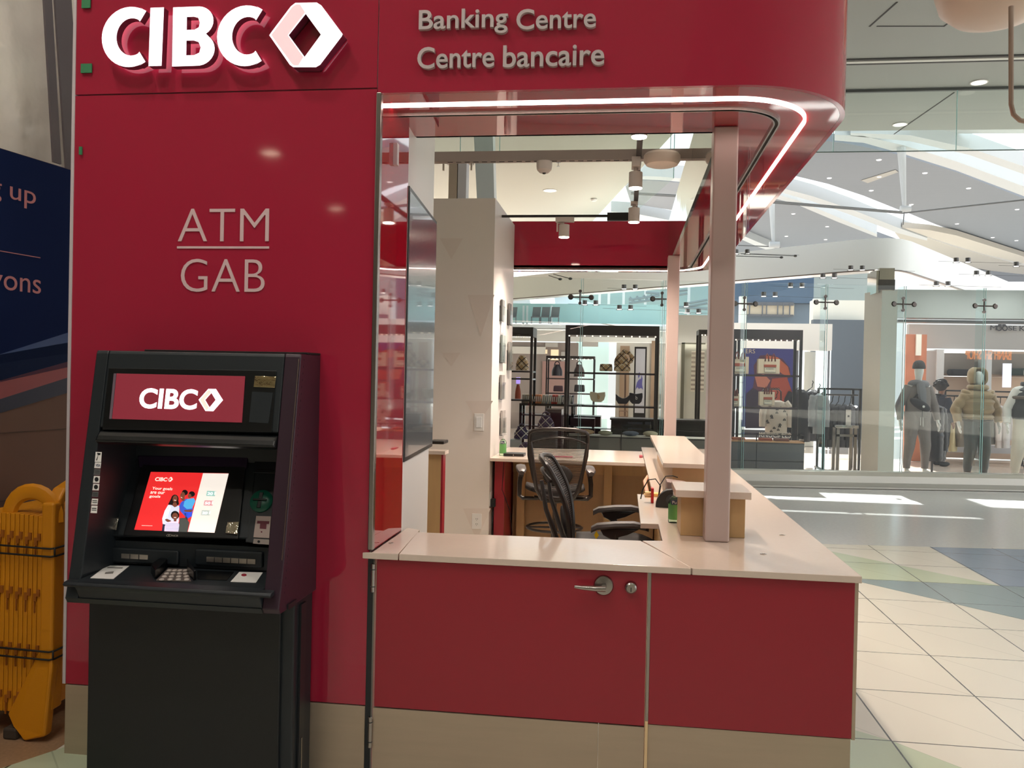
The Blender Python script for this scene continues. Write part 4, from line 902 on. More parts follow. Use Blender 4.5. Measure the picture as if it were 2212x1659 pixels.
def inlay(nm, pts, m, z=.001): return obj(nm, MB().prism([(x, y, 0.0002) for x, y in pts], (0, 0, z)), m, fl)
A0 = PZ(1600, 1052, 0); B0 = PZ(2212, 1063, 0); FD = (B0-A0).normalized(); FN = Vector((FD.y, -FD.x, 0))   # shop front line, FN towards the camera
fy = lambda x: A0.y+(x-A0.x)*FD.y/FD.x
inlay('terrazzo_band', [(-3, 5.75), (1.2, 5.48), (3.03, 5.66), (12, 6.9), (12, fy(12)), (-3, fy(-3))], terr)
inlay('blue_tiles', [(1.83,4.04),(2.43,3.38),(3.03,2.72),(4.85,2.2),(4.85,4.04)], tile_mat('tile_teal_grey', (128, 146, 150)))
inlay('blue_tiles', [(3.03,4.045),(6.2,4.045),(6.2,6.0),(3.03,5.65)], tile_mat('tile_blue', (126, 142, 164)))
inlay('green_tiles', [(1.83,5.35),(3.03,4.045),(1.83,4.045)], tile_mat('tile_green', (182, 194, 166)))
inlay('green_tiles', [(.87,1.0),(1.225,.75),(1.83,.09),(2.4,-.6),(.87,-.6)], MATS['tile_green'])
inlay('green_tiles', [(-2.30,.05),(-2.05,.0),(-1.9,-.5),(-2.6,-.5)], MATS['tile_green'])
inlay('speckled_patch', [(-4.5,-1.2),(-2.5,-1.0),(-2.32,-.05),(-2.3,3.2),(-4.5,3.2)], M('speckled_floor', (150, 120, 92), .4, var=.35, vs=70), .0006)
inlay('shop_floor', [(-9, fy(-9)), (14, fy(14)), (20, 40), (-12, 40)], M('shop_floor_beige', (206, 190, 176), .10, 0, .5, 0, var=.04, vs=1.5), .0012)
# ================================================================ ceiling over the hall
cg = M('ceiling_unlit', (158, 162, 158), .6); cc = M('ceiling_warm_lit', (196, 196, 184), .6)  # one ceiling: warm kiosk light and unlit grey put into its colours
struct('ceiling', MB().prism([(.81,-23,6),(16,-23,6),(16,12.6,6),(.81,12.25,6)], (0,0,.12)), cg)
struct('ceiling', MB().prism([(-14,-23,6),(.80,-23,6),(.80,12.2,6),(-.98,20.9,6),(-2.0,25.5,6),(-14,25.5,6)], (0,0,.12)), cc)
# slots and grooves of the ceiling
gro = MB()
for y, w in ((8.86,.05),(9.02,.05)): gro.box(.82, 15, y, y+w, 5.985, 5.9995)
gro.mat(1).box(.82, 15, 8.93, 9.0, 5.98, 5.9995)
gro.mat(0)
def cz(px, py): p = PZ(px, py, 5.995); return p
for a_, b_ in (((2060,200),(1930,290)),((1880,58),(1940,5)),((1893,58),(2040,58)),((2040,58),(2090,20))):
    p, q = cz(*a_), cz(*b_); d = (q-p).normalized(); gro.prism([p, q, q+d.cross(Z)*.02, p+d.cross(Z)*.02], (0,0,.004))
struct('trim_1', gro, [M('groove_dark', (70, 70, 70), .8), M('groove_light', (220, 220, 214), .5)])
dlm = M('downlight_lens', (230, 230, 220), .5, emit=(255, 250, 238), es=1.1)
def downlight(x, y, r, lab, e=0, z=6.0, lit=False):
    o = obj('ceiling_downlight', MB().lathe([(r,-.012),(r,0),(0,0),(0,-.004)][:3], (x, y, z-.0005), 24).mat(1).lathe([(0,-.014),(r*.85,-.014),(r*.85,-.0125)], (x, y, z), 24), [wht, dlm], None, lab, 'ceiling light', 'round ceiling downlights')
    if e or lit:
        o.data.materials[1] = M('downlight_lit', (255,240,220), .4, emit=(255, 236, 205), es=10)
    if e:
        l = bpy.data.lights.new('downlight_glow', 'SPOT'); l.energy = e; l.spot_size = 2.3; l.spot_blend = .7; l.color = (1, .92, .84); l.shadow_soft_size = .12
        q = bpy.data.objects.new('downlight_glow', l); C.objects.link(q); q.parent = o; q.location = (0, 0, -.06)
for px, py, lab in ((2115,177,'round white ceiling light at the right, above the glass screen'), (1944,268,'round white ceiling light behind the glass screen'), (1188,411,'round ceiling light in the warm-lit ceiling above the spotlights')):
    p = PZ(px, py, 6); downlight(p.x, p.y, .12 if px > 1500 else .17, lab)
for x, y in ((5.6, 4.4), (4.2, 5.3), (3.2, 3.2)):  # lamps added out of view to brighten the hall
    downlight(x, y, .12, 'added unseen ceiling light brightening the hall floor, %s of the row right of the kiosk' % ('farthest' if y > 5 else 'middle' if y > 4 else 'nearest'), e=75)
for x, y, lab in ((-1.9,-2.6,'ceiling light above and left of the viewer'), (-.8,-4.5,'ceiling light above and behind the viewer'), (1.6,-2.4,'ceiling light above and right of the viewer'), (-3.0,-5.5,'ceiling light far behind on the left'), (2.6,1.2,'ceiling light above the hall floor beside the kiosk'), (-2.55,-1.5,'added unseen ceiling light brightening the left side, above the folded yellow barrier')):  # last lamp added out of view to brighten kick plate and plastic sheet
    downlight(x, y, .16, lab, e=110)
for px, py, r_ in ((585, 330, .2), (725, 450, .2)):       # seen mirrored in the red wall
    p = PZ(px, py, 6); downlight(p.x, -p.y, r_, ['ceiling light far behind the viewer, mirrored high in the red wall', 'ceiling light farthest behind the viewer, mirrored in the red wall beside the opening'][px > 600], e=150)
sm_ = PZ(1283, 430, 5.99); obj('smoke_detector', MB().lathe([(0,-.05),(.06,-.05),(.08,-.02),(.08,0)], sm_, 20), wht, None, 'small white smoke detector on the warm-lit ceiling', 'detector')
sk_ = PZ(1206, 350, 5.99); obj('sprinkler', MB().lathe([(0,-.09),(.03,-.09),(.03,-.085),(.008,-.08),(.008,-.01),(.05,-.01),(.05,0)], sk_, 14), chrome, None, 'small sprinkler head on the warm-lit ceiling near the dome camera', 'sprinkler')
# glass smoke screens hanging from the ceiling edge
smg = glass('smoke_screen_glass', (.93, .975, .965), base=.03, refl=.15)
def gpanel(p, q, z0, z1, lab, name='glass_screen', th=.015, m=None, grp='hanging glass smoke screens', cat='glass screen'):
    p = Vector((p[0], p[1], z0)); q = Vector((q[0], q[1], z0)); d = q-p; n = d.normalized().cross(Z)
    t = thing(name, lab, cat, tuple(p+d/2), grp)
    obj('pane', MB().obox(p+d.normalized()*.006, d-d.normalized()*.012, Z*(z1-z0), n*th), m or smg, t)
    e = MB(); u = d.normalized()
    e.obox(p, u*.005, Z*(z1-z0), n*th).obox(q-u*.005, u*.005, Z*(z1-z0), n*th)
    obj('pane_edge', e, edge, t); return t
zb = PY(2000, 325, 10.15).z
xs = [-3.6, PY(995,300,10.15).x, PY(1080,300,10.15).x, PY(1449,300,10.15).x-.0, PY(1800,300,10.15).x, PY(2065,300,10.15).x, 9.0]
labs = ['short hanging glass smoke screen, leftmost above the partition', 'narrow hanging glass smoke screen above the I-shaped column', 'long hanging glass smoke screen above the kiosk interior', 'hanging glass smoke screen behind the front post', 'hanging glass smoke screen right of the red canopy', 'hanging glass smoke screen at the top right corner']
for i in range(6): gpanel((xs[i], 10.15), (xs[i+1], 10.15), zb, 5.995, labs[i])
gpanel((.79, 12.3), (-1.0, 20.95), 5.2, 5.99, 'diagonal hanging glass smoke screen along the warm-lit ceiling edge')
obj('screen_channel', MB().box(-4, 9.5, 10.13, 10.18, 5.96, 5.999), M('channel_dark', (80, 84, 84), .5), None, 'dark channel holding the hanging glass smoke screens', 'channel')
obj('screen_edge_rail', MB().box(-4, 9.5, 10.145, 10.17, zb-.012, zb-.001), M('rail_teal', (70, 96, 92), .4), None, 'thin dark teal bottom rail of the glass smoke screens', 'rail')
# bulkhead and column seen above the partition
p0 = PY(1022, 285, 11.5); p1 = PY(1055, 425, 11.5); p2 = PY(1074, 425, 11.5)
obj('bulkhead', MB().prism([(p0.x, 11.5, 5.99), (PY(1050,345,11.5).x+.1, 11.5, 5.99), (p2.x, 11.5, p2.z-1.2), (p1.x-.12, 11.5, p2.z-1.2)], (0,.3,0)), M('bulkhead_blue', (214, 222, 228), .5), None, 'slanted pale blue-white bulkhead edge above the partition', 'bulkhead')
a = PY(970, 345, 8.0); b = PY(1008, 345, 8.0)
ic = thing('steel_column', 'pale I-shaped steel column seen above the off-white partition', 'column', ((a.x+b.x)/2, 8.1, 0))
xm = (a.x+b.x)/2
obj('shaft', MB().box(a.x, xm-.006, 8, 8.2, .02, a.z-.02).mat(1).box(xm+.006, b.x, 8, 8.2, .02, a.z-.02).box(xm-.006, xm+.006, 8.05, 8.15, .02, a.z-.02), [M('column_tan', (186, 172, 156), .5), M('column_pale', (206, 206, 212), .5)], ic)
obj('head_bracket', MB().box(a.x-.06, b.x+.06, 7.97, 8.23, a.z-.02, a.z+.01).box(a.x-.08, a.x-.06, 7.97, 8.0, a.z-.15, a.z).box(b.x+.06, b.x+.08, 7.97, 8.0, a.z-.15, a.z), M('column_tan', (0,0,0)), ic)
# lamp at the top right
lp_ = PD(2150, -34, 5.6)
lmp = thing('pendant_dome', 'large cream rounded pendant dome at the top right edge', 'pendant', tuple(lp_), None)
obj('dome', MB().lathe([(0,-.26),(.12,-.255),(.24,-.22),(.33,-.14),(.36,-.04),(.36,.02),(.0,.03)], lp_, 40), M('pendant_cream', (226, 206, 190), .45), lmp, smooth='auto')
obj('rod', MB().cyl(lp_+Z*.03, Vector((lp_.x, lp_.y, 5.99)), .02, n=12), alu, lmp)
q = [PD(2184, 14, 5.3), PD(2184, 120, 5.3), PD(2184, 225, 5.3), PD(2189, 247, 5.3), PD(2203, 260, 5.3), PD(2222, 264, 5.3), PD(2300, 266, 5.3)]
obj('curved_tube', MB().tube(q, .0145, 12), M('tube_metal', (160, 140, 128), .35, .6), None, 'curved metal tube hanging in front of the cream pendant dome', 'metal tube', smooth='auto')
# ================================================================ vaulted roof
ZV = 9.0
vg = M('vault_grey', (106, 113, 122), .6, bump=.2, bs=1.2, stretch=(.3, 3, 1)); vw = M('vault_white', (170, 176, 180), .5); vc = M('vault_cream', (170, 166, 158), .6); vs_ = M('hatch_grey', (150, 150, 146), .7)
k2 = lambda a, b: (1580+a/3.5, 280+b/3.5)
k1 = lambda a, b: (940+a/3.687, 270+b/3.687)
def vpoly(name, pts, m, lab, th=.25, z=ZV, cat='roof panel', grp='vaulted roof panels', kf=k2):
    return obj(name, MB().prism([PZ(*kf(*p), z) for p in pts], (0, 0, th)), m, None, lab, cat, grp)
pA = vpoly('roof_panel', [(640,75),(700,85),(850,100),(1100,150),(1300,200),(1700,320),(2212,520),(2600,720),(2600,1180),(2212,945),(1700,780),(1340,632),(1250,600),(1000,500),(730,410),(480,350),(300,320)], vg, 'large grey curved roof panel right of the red canopy')
vpoly('roof_panel', [(200,490),(330,520),(700,640),(1090,805),(1300,880),(1000,960),(300,1000),(-200,1000),(-200,560)], vg, 'lower grey roof panel just above the white ring header')
vpoly('roof_panel', [(1290,740),(1500,760),(1700,800),(2212,960),(2600,1100),(2600,1190),(2212,1012),(1900,940),(1700,880),(1480,810)], vc, 'cream curved roof band below the large grey panel', z=ZV-.3)
vpoly('roof_panel', [(1230,770),(1480,815),(1700,890),(2212,1030),(2600,1120),(2600,1180),(2212,1095),(1900,1060),(1700,1010),(1520,960),(1300,860)], M('vault_cream2', (160, 157, 150), .6), 'lower cream roof band behind the shop lights')
vpoly('roof_panel', [(1520,985),(1700,1020),(2000,1075),(2300,1110),(2600,1125),(2600,1160),(2300,1150),(1800,1150),(1520,1130)], vg, 'small grey roof panel low at the right edge')
vpoly('roof_panel', [(1400,30),(2212,30),(2600,60),(2600,-400),(1400,-400)], vw, 'pale roof panel beyond the ceiling edge')
def rib(pts, w, lab, m=vw, z=ZV-.35, th=.45, grp='curved white roof ribs', kf=k2):
    up = [(a, b) for a, b in pts]; dn = [(a, b+w_) for (a, b), w_ in zip(reversed(pts), reversed(w))]
    return obj('roof_rib', MB().prism([PZ(*kf(*p), z) for p in up+dn], (0, 0, th)), m, None, lab, 'roof rib', grp)
rib([(780,38),(1000,50),(1300,118),(1700,240),(2212,430),(2500,560)], [44,50,66,70,74,80], 'white curved roof rib over the large grey panel')
rib([(900,25),(1350,42),(1800,140),(2212,278),(2500,400)], [22,46,52,60,60], 'upper white curved roof rib at the right')
rib([(330,428),(420,452),(620,505),(900,600),(1250,738),(1480,820)], [34,36,40,44,42,20], 'white curved roof rib under the canopy corner')
rib([(300,478),(500,535),(800,660),(1100,790)], [34,34,36,22], 'lower white curved roof rib left of the white ring corner')
rib([(60,790),(200,850),(330,900)], [34,36,30], 'short white roof rib beside the front post')
cb = MB()
def cab(a, b, r=.022, z=6.5): cb.cyl(PZ(*k2(*a), z), PZ(*k2(*b), z), r, n=6)
cab((300,540),(1290,622)); cab((300,552),(1290,632)); cab((1290,632),(2600,490)); cab((50,875),(310,885), z=7.0)
obj('tension_cable', cb, M('cable_dark', (84, 88, 90), .5), None, 'dark tension cables crossing below the roof panels', 'cable')
# roof struts
for top, bot, w0, w1, lab in (((1280,40),(1308,600),38,14,'white tapered roof strut right of the red canopy'), ((302,500),(318,870),24,12,'white tapered roof strut beside the front post')):
    dist = 7.4*FPX/(829-k2(*top)[1]); p = PD(*k2(*bot), dist); q = PD(*k2(*top), dist); kk = dist/FPX/3.5
    t = thing('roof_strut', lab, 'strut', tuple(p), 'tapered roof struts')
    obj('strut', MB().tube([p, q], [w1*kk, w0*kk], 10), vw, t, smooth='auto'); obj('pin_joint', MB().cyl(p-X*.5*kk*60-Y*.0, p+X*kk*44, 24*kk, n=14), vw, t, smooth='auto', label='round white pin joint')
    for s in (1,):
        r2 = PD(*k2(bot[0]+(-10 if top[0] > 800 else 60), bot[1]+(120 if top[0] > 800 else 30)), dist); obj('stay', MB().cyl(p, r2, 4*kk, n=6), MATS['cable_dark'], t)
# roof light spots on panels
sp2_ = MB()
for a, b in ((1115,228),(1463,328),(1793,443),(740,366),(1117,356),(1057,460),(1360,566),(468,636),(724,733),(415,806),(712,831),(1705,712),(1975,815),(2160,603),(2155,838)): sp2_.lathe([(0,-.02),(.07,-.02),(.09,0)], PZ(*k2(a, b), ZV-.01), 10)
objs('roof_lamp', sp2_, M('roof_lamp_white', (240, 240, 240), .4, emit=(255,255,255), es=.6), pA)
obj('access_panel', MB().prism([PZ(*k2(*p), ZV-.02) for p in ((980,385),(1240,305),(1262,322),(1030,405))], (0,0,.01)), vs_, pA, label='grey flat hatch in the roof panel')  # plain grey of the hatch itself
# roof seen through the kiosk, left of the front post
vpoly('roof_panel', [(1500,440),(1700,440),(2000,462),(2100,470),(2060,640),(1900,680),(1560,625)], vg, 'grey roof panel seen between the spotlights and the front post', kf=k1)
rib([(1600,405),(1800,412),(2050,432)], [26,28,30], 'white roof rib seen above the kiosk track lights', kf=k1)
cb = MB(); 
for dy in (0, 9): cb.cyl(PZ(*k1(1560,540+dy), ZV-.8), PZ(*k1(2100,570+dy), ZV-.8), .03, n=6)
obj('tension_cable', cb, MATS['cable_dark'], None, 'dark tension cable seen between spotlights and front post', 'cable')
rib([(1400,690),(1560,700),(1900,765),(2100,800)], [16,18,20,20], 'lowest white roof rib seen over the red back band', kf=k1)
# added slotted slab, hidden by the hall ceiling: cuts sun into floor bands
sun_blocker = MB(); sun_blocker.box(-20, 30, 14.9, 15.5, 9.0, 9.2); sun_blocker.box(-20, 30, 15.72, 16.6, 9.0, 9.2); sun_blocker.box(-20, 30, 17.62, 19.5, 9.0, 9.2)
sun_blocker.box(-20, 2.1, 15.5, 17.62, 9.0, 9.2); sun_blocker.box(4.45, 5.0, 15.5, 17.62, 9.0, 9.2); sun_blocker.box(6.4, 7.0, 15.5, 17.62, 9.0, 9.2); sun_blocker.box(8.6, 30, 15.5, 17.62, 9.0, 9.2)
struct('ceiling', sun_blocker, vw)  # added sun blocker, no part of the hall ceiling
struct('wall_back', MB().box(-14, 16, -23.2, -23, 0, 6), M('hall_wall', (176, 160, 150), .7, var=.15, vs=.6))
struct('wall_left', MB().box(-14.2, -14, -23, 25, 0, 6), M('hall_wall', (0,0,0)))
# ================================================================ white ring header
mh = M('ring_white', (226, 232, 232), .22, 0, .5, .3)
c = PZ(1935, 577, 3.8); dl_ = PZ(1103, 645, 3.8); er = PZ(2080, 625, 3.8)
u1 = (dl_-c).normalized(); u2 = (er-c).normalized()
zt_ = 4.40
rh = thing('ring_header', 'huge white rectangular ring beam with rounded corner over the shops', 'ring beam', (c.x, c.y, 3.8))
pts = [c+u1*14]+[c+u1*.9]+[c+u1*(.9*(1-t))**1*(1-t)*1.0+u2*(.9*t*t) for t in (.25,.5,.75)]+[c+u2*.9]+[c+u2*9]
nrm = []
outer = [Vector((p.x, p.y, 0)) for p in pts]; n1 = Vector((-u1.y, u1.x, 0)); n1 = n1 if n1.y > 0 else -n1; n2 = Vector((-u2.y, u2.x, 0)); n2 = n2 if n2.x < 0 else -n2
innr = []
for i, p in enumerate(outer):
    w = 0 if i < 2 else (1 if i > 4 else (i-1)/4); innr.append(p+(n1*(1-w)+n2*w).normalized()*.55)
obj('band', MB().rings([[p+Z*3.8, q_+Z*3.8, q_+Z*zt_, p+Z*zt_] for p, q_ in zip(outer, innr)]), mh, rh, smooth='auto')
gb = MB()
for i, (p, q_) in enumerate(zip(outer[:-1], outer[1:])): gb.prism([p+Z*3.78, q_+Z*3.78, q_+(innr[i+1]-q_)*.12+Z*3.78, p+(innr[i]-p)*.12+Z*3.78], (0,0,.018))
obj('lower_trim', gb, M('trim_steel', (120, 112, 106), .4, .5), rh)
# ================================================================ shop front
ssb = M('base_stainless', (206, 204, 196), .36, .5, bump=.02, bs=40)
def FPt(px, py, off=0): return PN(px, py, Vector((A0.x, A0.y, 0))+FN*off, FN)
def FX(t, z, off=0): p = A0+FD*t+FN*off; return Vector((p.x, p.y, z))
def ft(px, py=900): return (FPt(px, py)-A0).dot(FD)
TL, TR_ = -11.0, 8.5
pr = [(0,.008),(.0,.03),(.012,.10),(.0,.20),(-.03,.25),(-.06,.262),(-.20,.262),(-.20,.008)]
obj('shopfront_plinth', MB().rings([[FX(t, z, o) for o, z in pr] for t in (TL, TR_)]), ssb, None, 'long brushed stainless plinth along the foot of the glass shop front', 'plinth')
ztop = 3.10
fing = glass('fin_glass', (.90, .965, .965), base=.06, refl=.1)
js = [ft(px) for px in (1003, 1253, 1430, 1608, 1783, 1953, 2126, 2300, 2470)]
js[0] = js[1]-(js[2]-js[1])*1.6
gl_labs = ['shop front glass pane behind the partition', 'shop front glass pane left part, above the mesh chair', 'shop front glass pane between the two posts', 'shop front glass pane in front of the poster', 'shop front glass pane before the dark puffer jackets', 'shop front glass pane before the grey mannequin', 'shop front glass pane before the tan jacket mannequin', 'shop front glass pane beyond the right edge']
for i in range(8):
    a, b = FX(js[i]+.012, 0, -.07), FX(js[i+1]-.012, 0, -.07)
    gpanel(a, b, .264, ztop, gl_labs[i], 'shopfront_glass', .014, tealg, 'frameless shop front glass panes', 'glass pane')
    fin = MB().obox(FX(js[i+1]-.006, .264, -.095), FD*.012, Z*(ztop-.264), -FN*.20)
    obj('glass_fin', fin, fing, None, 'teal-edged vertical glass fin ' + ['behind the partition edge','above the mesh chair back','beside the rear post','right of the front post','between poster and dark jackets','left of the grey mannequin','in front of the tan jacket mannequin','outside the right edge'][i], 'glass fin', 'vertical glass fins')
    if i in (6, 7): pass
chd = M('fitting_metal', (110, 104, 102), .25, .9)
spr = None
for i, (px, py) in enumerate(((1253,642),(1430,646),(1608,656),(1783,653),(1951,657),(2126,661))):
    p = FPt(px, py, -.03); t = thing('glass_fitting', 'steel spider fitting on the glass ' + ['above the mesh chair back','beside the rear post','right of the front post','between poster and dark jackets','left of the grey mannequin','above the tan jacket mannequin'][i], 'glass fitting', tuple(p), 'steel spider fittings on the glass')
    obj('arms', MB().cyl(p-FD*.13, p+FD*.16, .011, n=8).cyl(p-Z*.09, p+Z*.09, .012, n=8), chd, t)
    d = MB()
    for q in (p-FD*.14, p+FD*.17): d.lathe([(0,-.02),(.03,-.02),(.042,0),(.03,.02),(0,.02)], q, 14, FN)
    for q in (p-Z*.09, p+Z*.09): d.lathe([(0,-.012),(.024,-.012),(.024,.012),(0,.012)], q, 12, FN)
    objs('disc', d, chd, t, smooth='auto')
# cable-hung shop lights
lampm = M('cable_lamp_lens', (255,255,250), .3, emit=(255, 250, 240), es=5)
def cablelamp(px, py, dist, lab, sp=24):
    p = PD(px, py, dist); k = dist/FPX; t = thing('cable_light', lab, 'cable light', tuple(p), 'pairs of cable-hung shop lights')
    for s in (-.5, .5):
        q = p+X*(s*sp*k); obj('lamp', MB().cyl(q, q+Z*9*k, 5.2*k, n=12).mat(1).cyl(q-Z*.6*k, q-Z*.02*k, 4.6*k, n=12).mat(0).cyl(q-X*7*k+Z*-1.6*k, q+X*7*k+Z*-1.2*k, .8*k, n=6), [M('lamp_grey', (120,120,122), .3, .6), lampm], t)
    l = bpy.data.lights.new('cable_lamp', 'SPOT'); l.energy = 30; l.spot_size = 2.6; l.spot_blend = .8; l.color = (1, .95, .88); l.shadow_soft_size = .1
    q_ = bpy.data.objects.new('cable_lamp', l); C.objects.link(q_); q_.parent = t; q_.location = (0, 0, -.05)
    obj('wires', MB().cyl(p-X*(48*k)+Z*1.5*k, p+X*(120*k)-Z*2.5*k, .30*k, n=5), MATS['cable_dark'], t)
cl = ((1602,548,15,'pair of cable lights beside the front post, just under the roof'),(1720,620,13.6,'pair of cable lights before the dark blue upper wall'),(1662,640,14,'pair of cable lights low before the blue wall windows'),(1790,600,17,'pair of cable lights right of the dark blue wall'),(1850,583,15,'pair of cable lights left of the mirrored column top'),(2078,566,14,'pair of cable lights above the light blue ring side'),(2122,594,15,'pair of cable lights over the right shop header'),(2035,617,17,'small pair of cable lights by the ring end'),(2208,575,14,'pair of cable lights at the right frame edge'),(1360,624,16,'pair of cable lights near the upper glass gallery left of the rear post'),(1275,658,18,'pair of cable lights over the white gallery band'),(1350,668,18,'second pair of cable lights over the white gallery band'),(1470,662,17,'pair of cable lights between the posts, upper'),(1497,676,17,'pair of cable lights between the posts, lower'))
for a in cl: cablelamp(*a)
cw = MB()
for (a, b, d0) in (((1590,553),(1688,556),14),((1600,548),(1718,553),14.3),((1185,595),(1210,603),13),((1195,592),(1232,602),13)): cw.cyl(PD(*a, d0), PD(*b, d0), .006, n=5); cw.ell(PD(*b, d0), .03, .03, .02, 8, 6)
obj('support_cable', cw, MATS['cable_dark'], None, 'thin support cables with end fittings before the ring header', 'cable')
# ================================================================ SHOPS BEHIND THE GLASS
def bx(px0, py0, px1, py1, y, dep=.1, zmin=None, mb=None):
    a = PY(px0, py0, y); b = PY(px1, py1, y); m = mb or MB()
    return m.box(a.x, b.x, y, y+dep, b.z if zmin is None else zmin, a.z)
def one(name, px, y, dep, mat, lab, cat, group=None, zmin=None, **k): return obj(name, bx(*px, y, dep, zmin), mat, None, lab, cat, group, **k)
G = lambda n, r, g, b, ro=.55: M(n, (r, g, b), ro)
# shells
one('upper_wall', (1560,590,1757,655), 27, .6, M('panel_blue', (62, 86, 112), .3, var=.15, vs=1.5), 'dark blue panelled upper wall right of the front post', 'wall')
uw = thing('upper_window', 'wide upper window with bronze frame under the dark blue wall', 'window', tuple(PY(1680, 690, 27)))
obj('frame', bx(1600,652,1715,660,26.9,.1).box(PY(1600,652,26.9).x, PY(1715,652,26.9).x, 26.9, 27, PY(1650,683,26.9).z, PY(1650,679,26.9).z), G('frame_grey', 80, 84, 92), uw)
mb = MB()
for px in (1606,1618,1646,1655,1679,1691,1705): bx(px,655,px+2,683,26.88,.02,mb=mb)
objs('mullion', mb, G('frame_grey', 0,0,0), uw); obj('pane', bx(1600,655,1715,682,27.0,.1), G('window_beige', 196, 182, 160, .3), uw)
one('lower_blue_wall', (1560,655,1757,700), 27.2, .4, G('wall_slate', 92, 108, 124), 'slate blue wall around the upper window', 'wall')
one('bright_pier', (1598,640,1612,690), 24, .2, G('pier_white', 232, 232, 228), 'narrow bright white pier beside the upper window, left one', 'pier', 'narrow bright piers', zmin=.01)
one('bright_pier', (1758,645,1776,690), 24, .2, MATS['pier_white'], 'narrow bright white pier between blue wall and cream band', 'pier', 'narrow bright piers', zmin=.01)
one('cream_fascia', (1757,648,1868,690), 23, .5, G('fascia_cream', 228, 226, 218), 'plain cream shop fascia left of the beige column', 'fascia', zmin=.01)
one('roof_underside', (1757,585,1880,650), 29, .5, G('underside_teal', 150, 164, 166), 'grey teal sloped surface over the cream fascia', 'wall')
one('dark_recess', (1757,690,1868,960), 22.6, .3, G('recess_slate', 76, 86, 98), 'dark slate recess wall behind the puffer jackets', 'wall', zmin=.01)
fc = thing('round_column', 'tall grey round column behind the poster', 'column', tuple(PY(1755, 900, 19)))
a = PY(1738, 760, 19); b = PY(1762, 760, 19)
obj('shaft', MB().cyl(((a.x+b.x)/2, 19, .01), ((a.x+b.x)/2, 19, a.z), (b.x-a.x)/2, n=20), G('column_stone', 170, 172, 168), fc, smooth='auto')
bw_ = M('window_glow_white', (240, 246, 250), .4, emit=(235, 244, 250), es=.9)
dw = thing('shop_doorway', 'pale grey shop fascia with bright daylight doorway behind the black coats', 'doorway', tuple(PY(1755, 985, 19.6)))
obj('fascia', bx(1560,697,1797,757,19.5,.6), G('fascia_grey', 206, 204, 202), dw)
obj('pane', bx(1720,757,1738,985,20,.1), bw_, dw); obj('pane', bx(1764,757,1790,985,20,.1), bw_, dw); obj('frame', bx(1716,755,1720,985,19.9,.1,zmin=.01).box(PY(1790,755,19.9).x, PY(1793,755,19.9).x, 19.9, 20, .01, PY(1790,755,20.9).z), G('frame_grey',0,0,0), dw)
# large beige column with mirrored head
cy = 11.35
lc2 = thing('clad_column', 'large beige clad square column with mirrored head behind the glass', 'column', tuple(PY(1900, 1010, cy)))
a = PY(1868, 640, cy+.6); m_ = PY(1905, 640, cy); b = PY(1937, 640, cy+.05)
obj('left_face', MB().prism([(a.x,a.y,.02),(m_.x,cy,.02),(m_.x+.02,cy+.8,.02),(a.x+.2,cy+.8,.02)], (0,0,PY(1868,636,cy+.6).z)), G('clad_beige', 206, 198, 182, .35), lc2)
obj('right_face', MB().box(m_.x+.001, b.x, cy, cy+.06, .02, PY(1910,628,cy).z), G('clad_white', 214, 218, 210, .3), lc2)
obj('mirror_head', MB().box(PY(1891,640,cy+.1).x, PY(1900,640,cy).x, cy+.065, cy+.6, PY(1900,636,cy+.3).z+.0, PY(1900,583,cy).z).box(PY(1901,640,cy).x+.0, PY(1935,600,cy).x, cy+.061, cy+.6, PY(1900,628,cy).z+.005, PY(1900,578,cy).z), M('mirror_steel', (190, 186, 176), .08, 1), lc2, label='polished mirrored column head')
obj('head_band', MB().box(PY(1901,640,cy).x-.01, PY(1936,600,cy).x, cy+.05, cy+.0605, PY(1900,625,cy).z, PY(1900,603,cy).z), G('head_dark', 86, 84, 82, .2), lc2)
# right shop header and body
one('shop_header', (1905,625,2330,690), 12.4, .4, M('header_white', (176, 184, 184), .25), 'long white header band above the mannequin shop', 'header')
one('header_soffit', (1940,690,2330,700), 12.5, .3, M('soffit_dark', (96, 98, 100), .3, .4), 'dark metal strip under the white header band', 'trim')
ms = thing('shop_back_wall', 'grey shop wall carrying the antler logo sign', 'shop wall', tuple(PY(2100, 1000, 16)))
gw = G('shop_grey', 168, 164, 162)
obj('wall_panel', bx(1964,700,2330,757,16,.15), gw, ms); obj('wall_panel', bx(1964,757,2024,1000,16,.15,zmin=.02), gw, ms)
obj('niche_back', bx(2024,757,2330,1000,16.6,.1,zmin=.02), M('niche_beige', (216, 190, 170), .5), ms, label='warm beige shelving niche'); obj('niche_frame', bx(2024,755,2034,1000,15.95,.6,zmin=.02), G('frame_pale', 196, 198, 200), ms)
obj('niche_upper', bx(2036,762,2330,812,16.5,.08), G('niche_taupe', 148, 138, 130), ms)
obj('shelf', bx(2034,812,2330,818,16.1,.45), G('shelf_cream', 226, 214, 202), ms); obj('shelf', bx(2034,916,2330,921,16.1,.45), MATS['shelf_cream'], ms)
obj('light_line', bx(2040,757,2085,763,15.94,.01), M('cove_light', (255,255,255), .4, emit=(255,250,244), es=2.0), ms); obj('light_line', bx(1878+158,812,2098,814,16.09,.01), MATS['cove_light'], ms)
obj('divider', bx(2132,757,2137,1000,16.05,.5,zmin=.02), G('frame_pale',0,0,0), ms)
lg = M('logo_dark', (44, 44, 52), .4)
ws = thing('shop_sign', 'dark MOOSE KNUCKLES lettering with antler emblem on the grey shop wall', 'sign', tuple(PY(2175, 715, 15.97)))
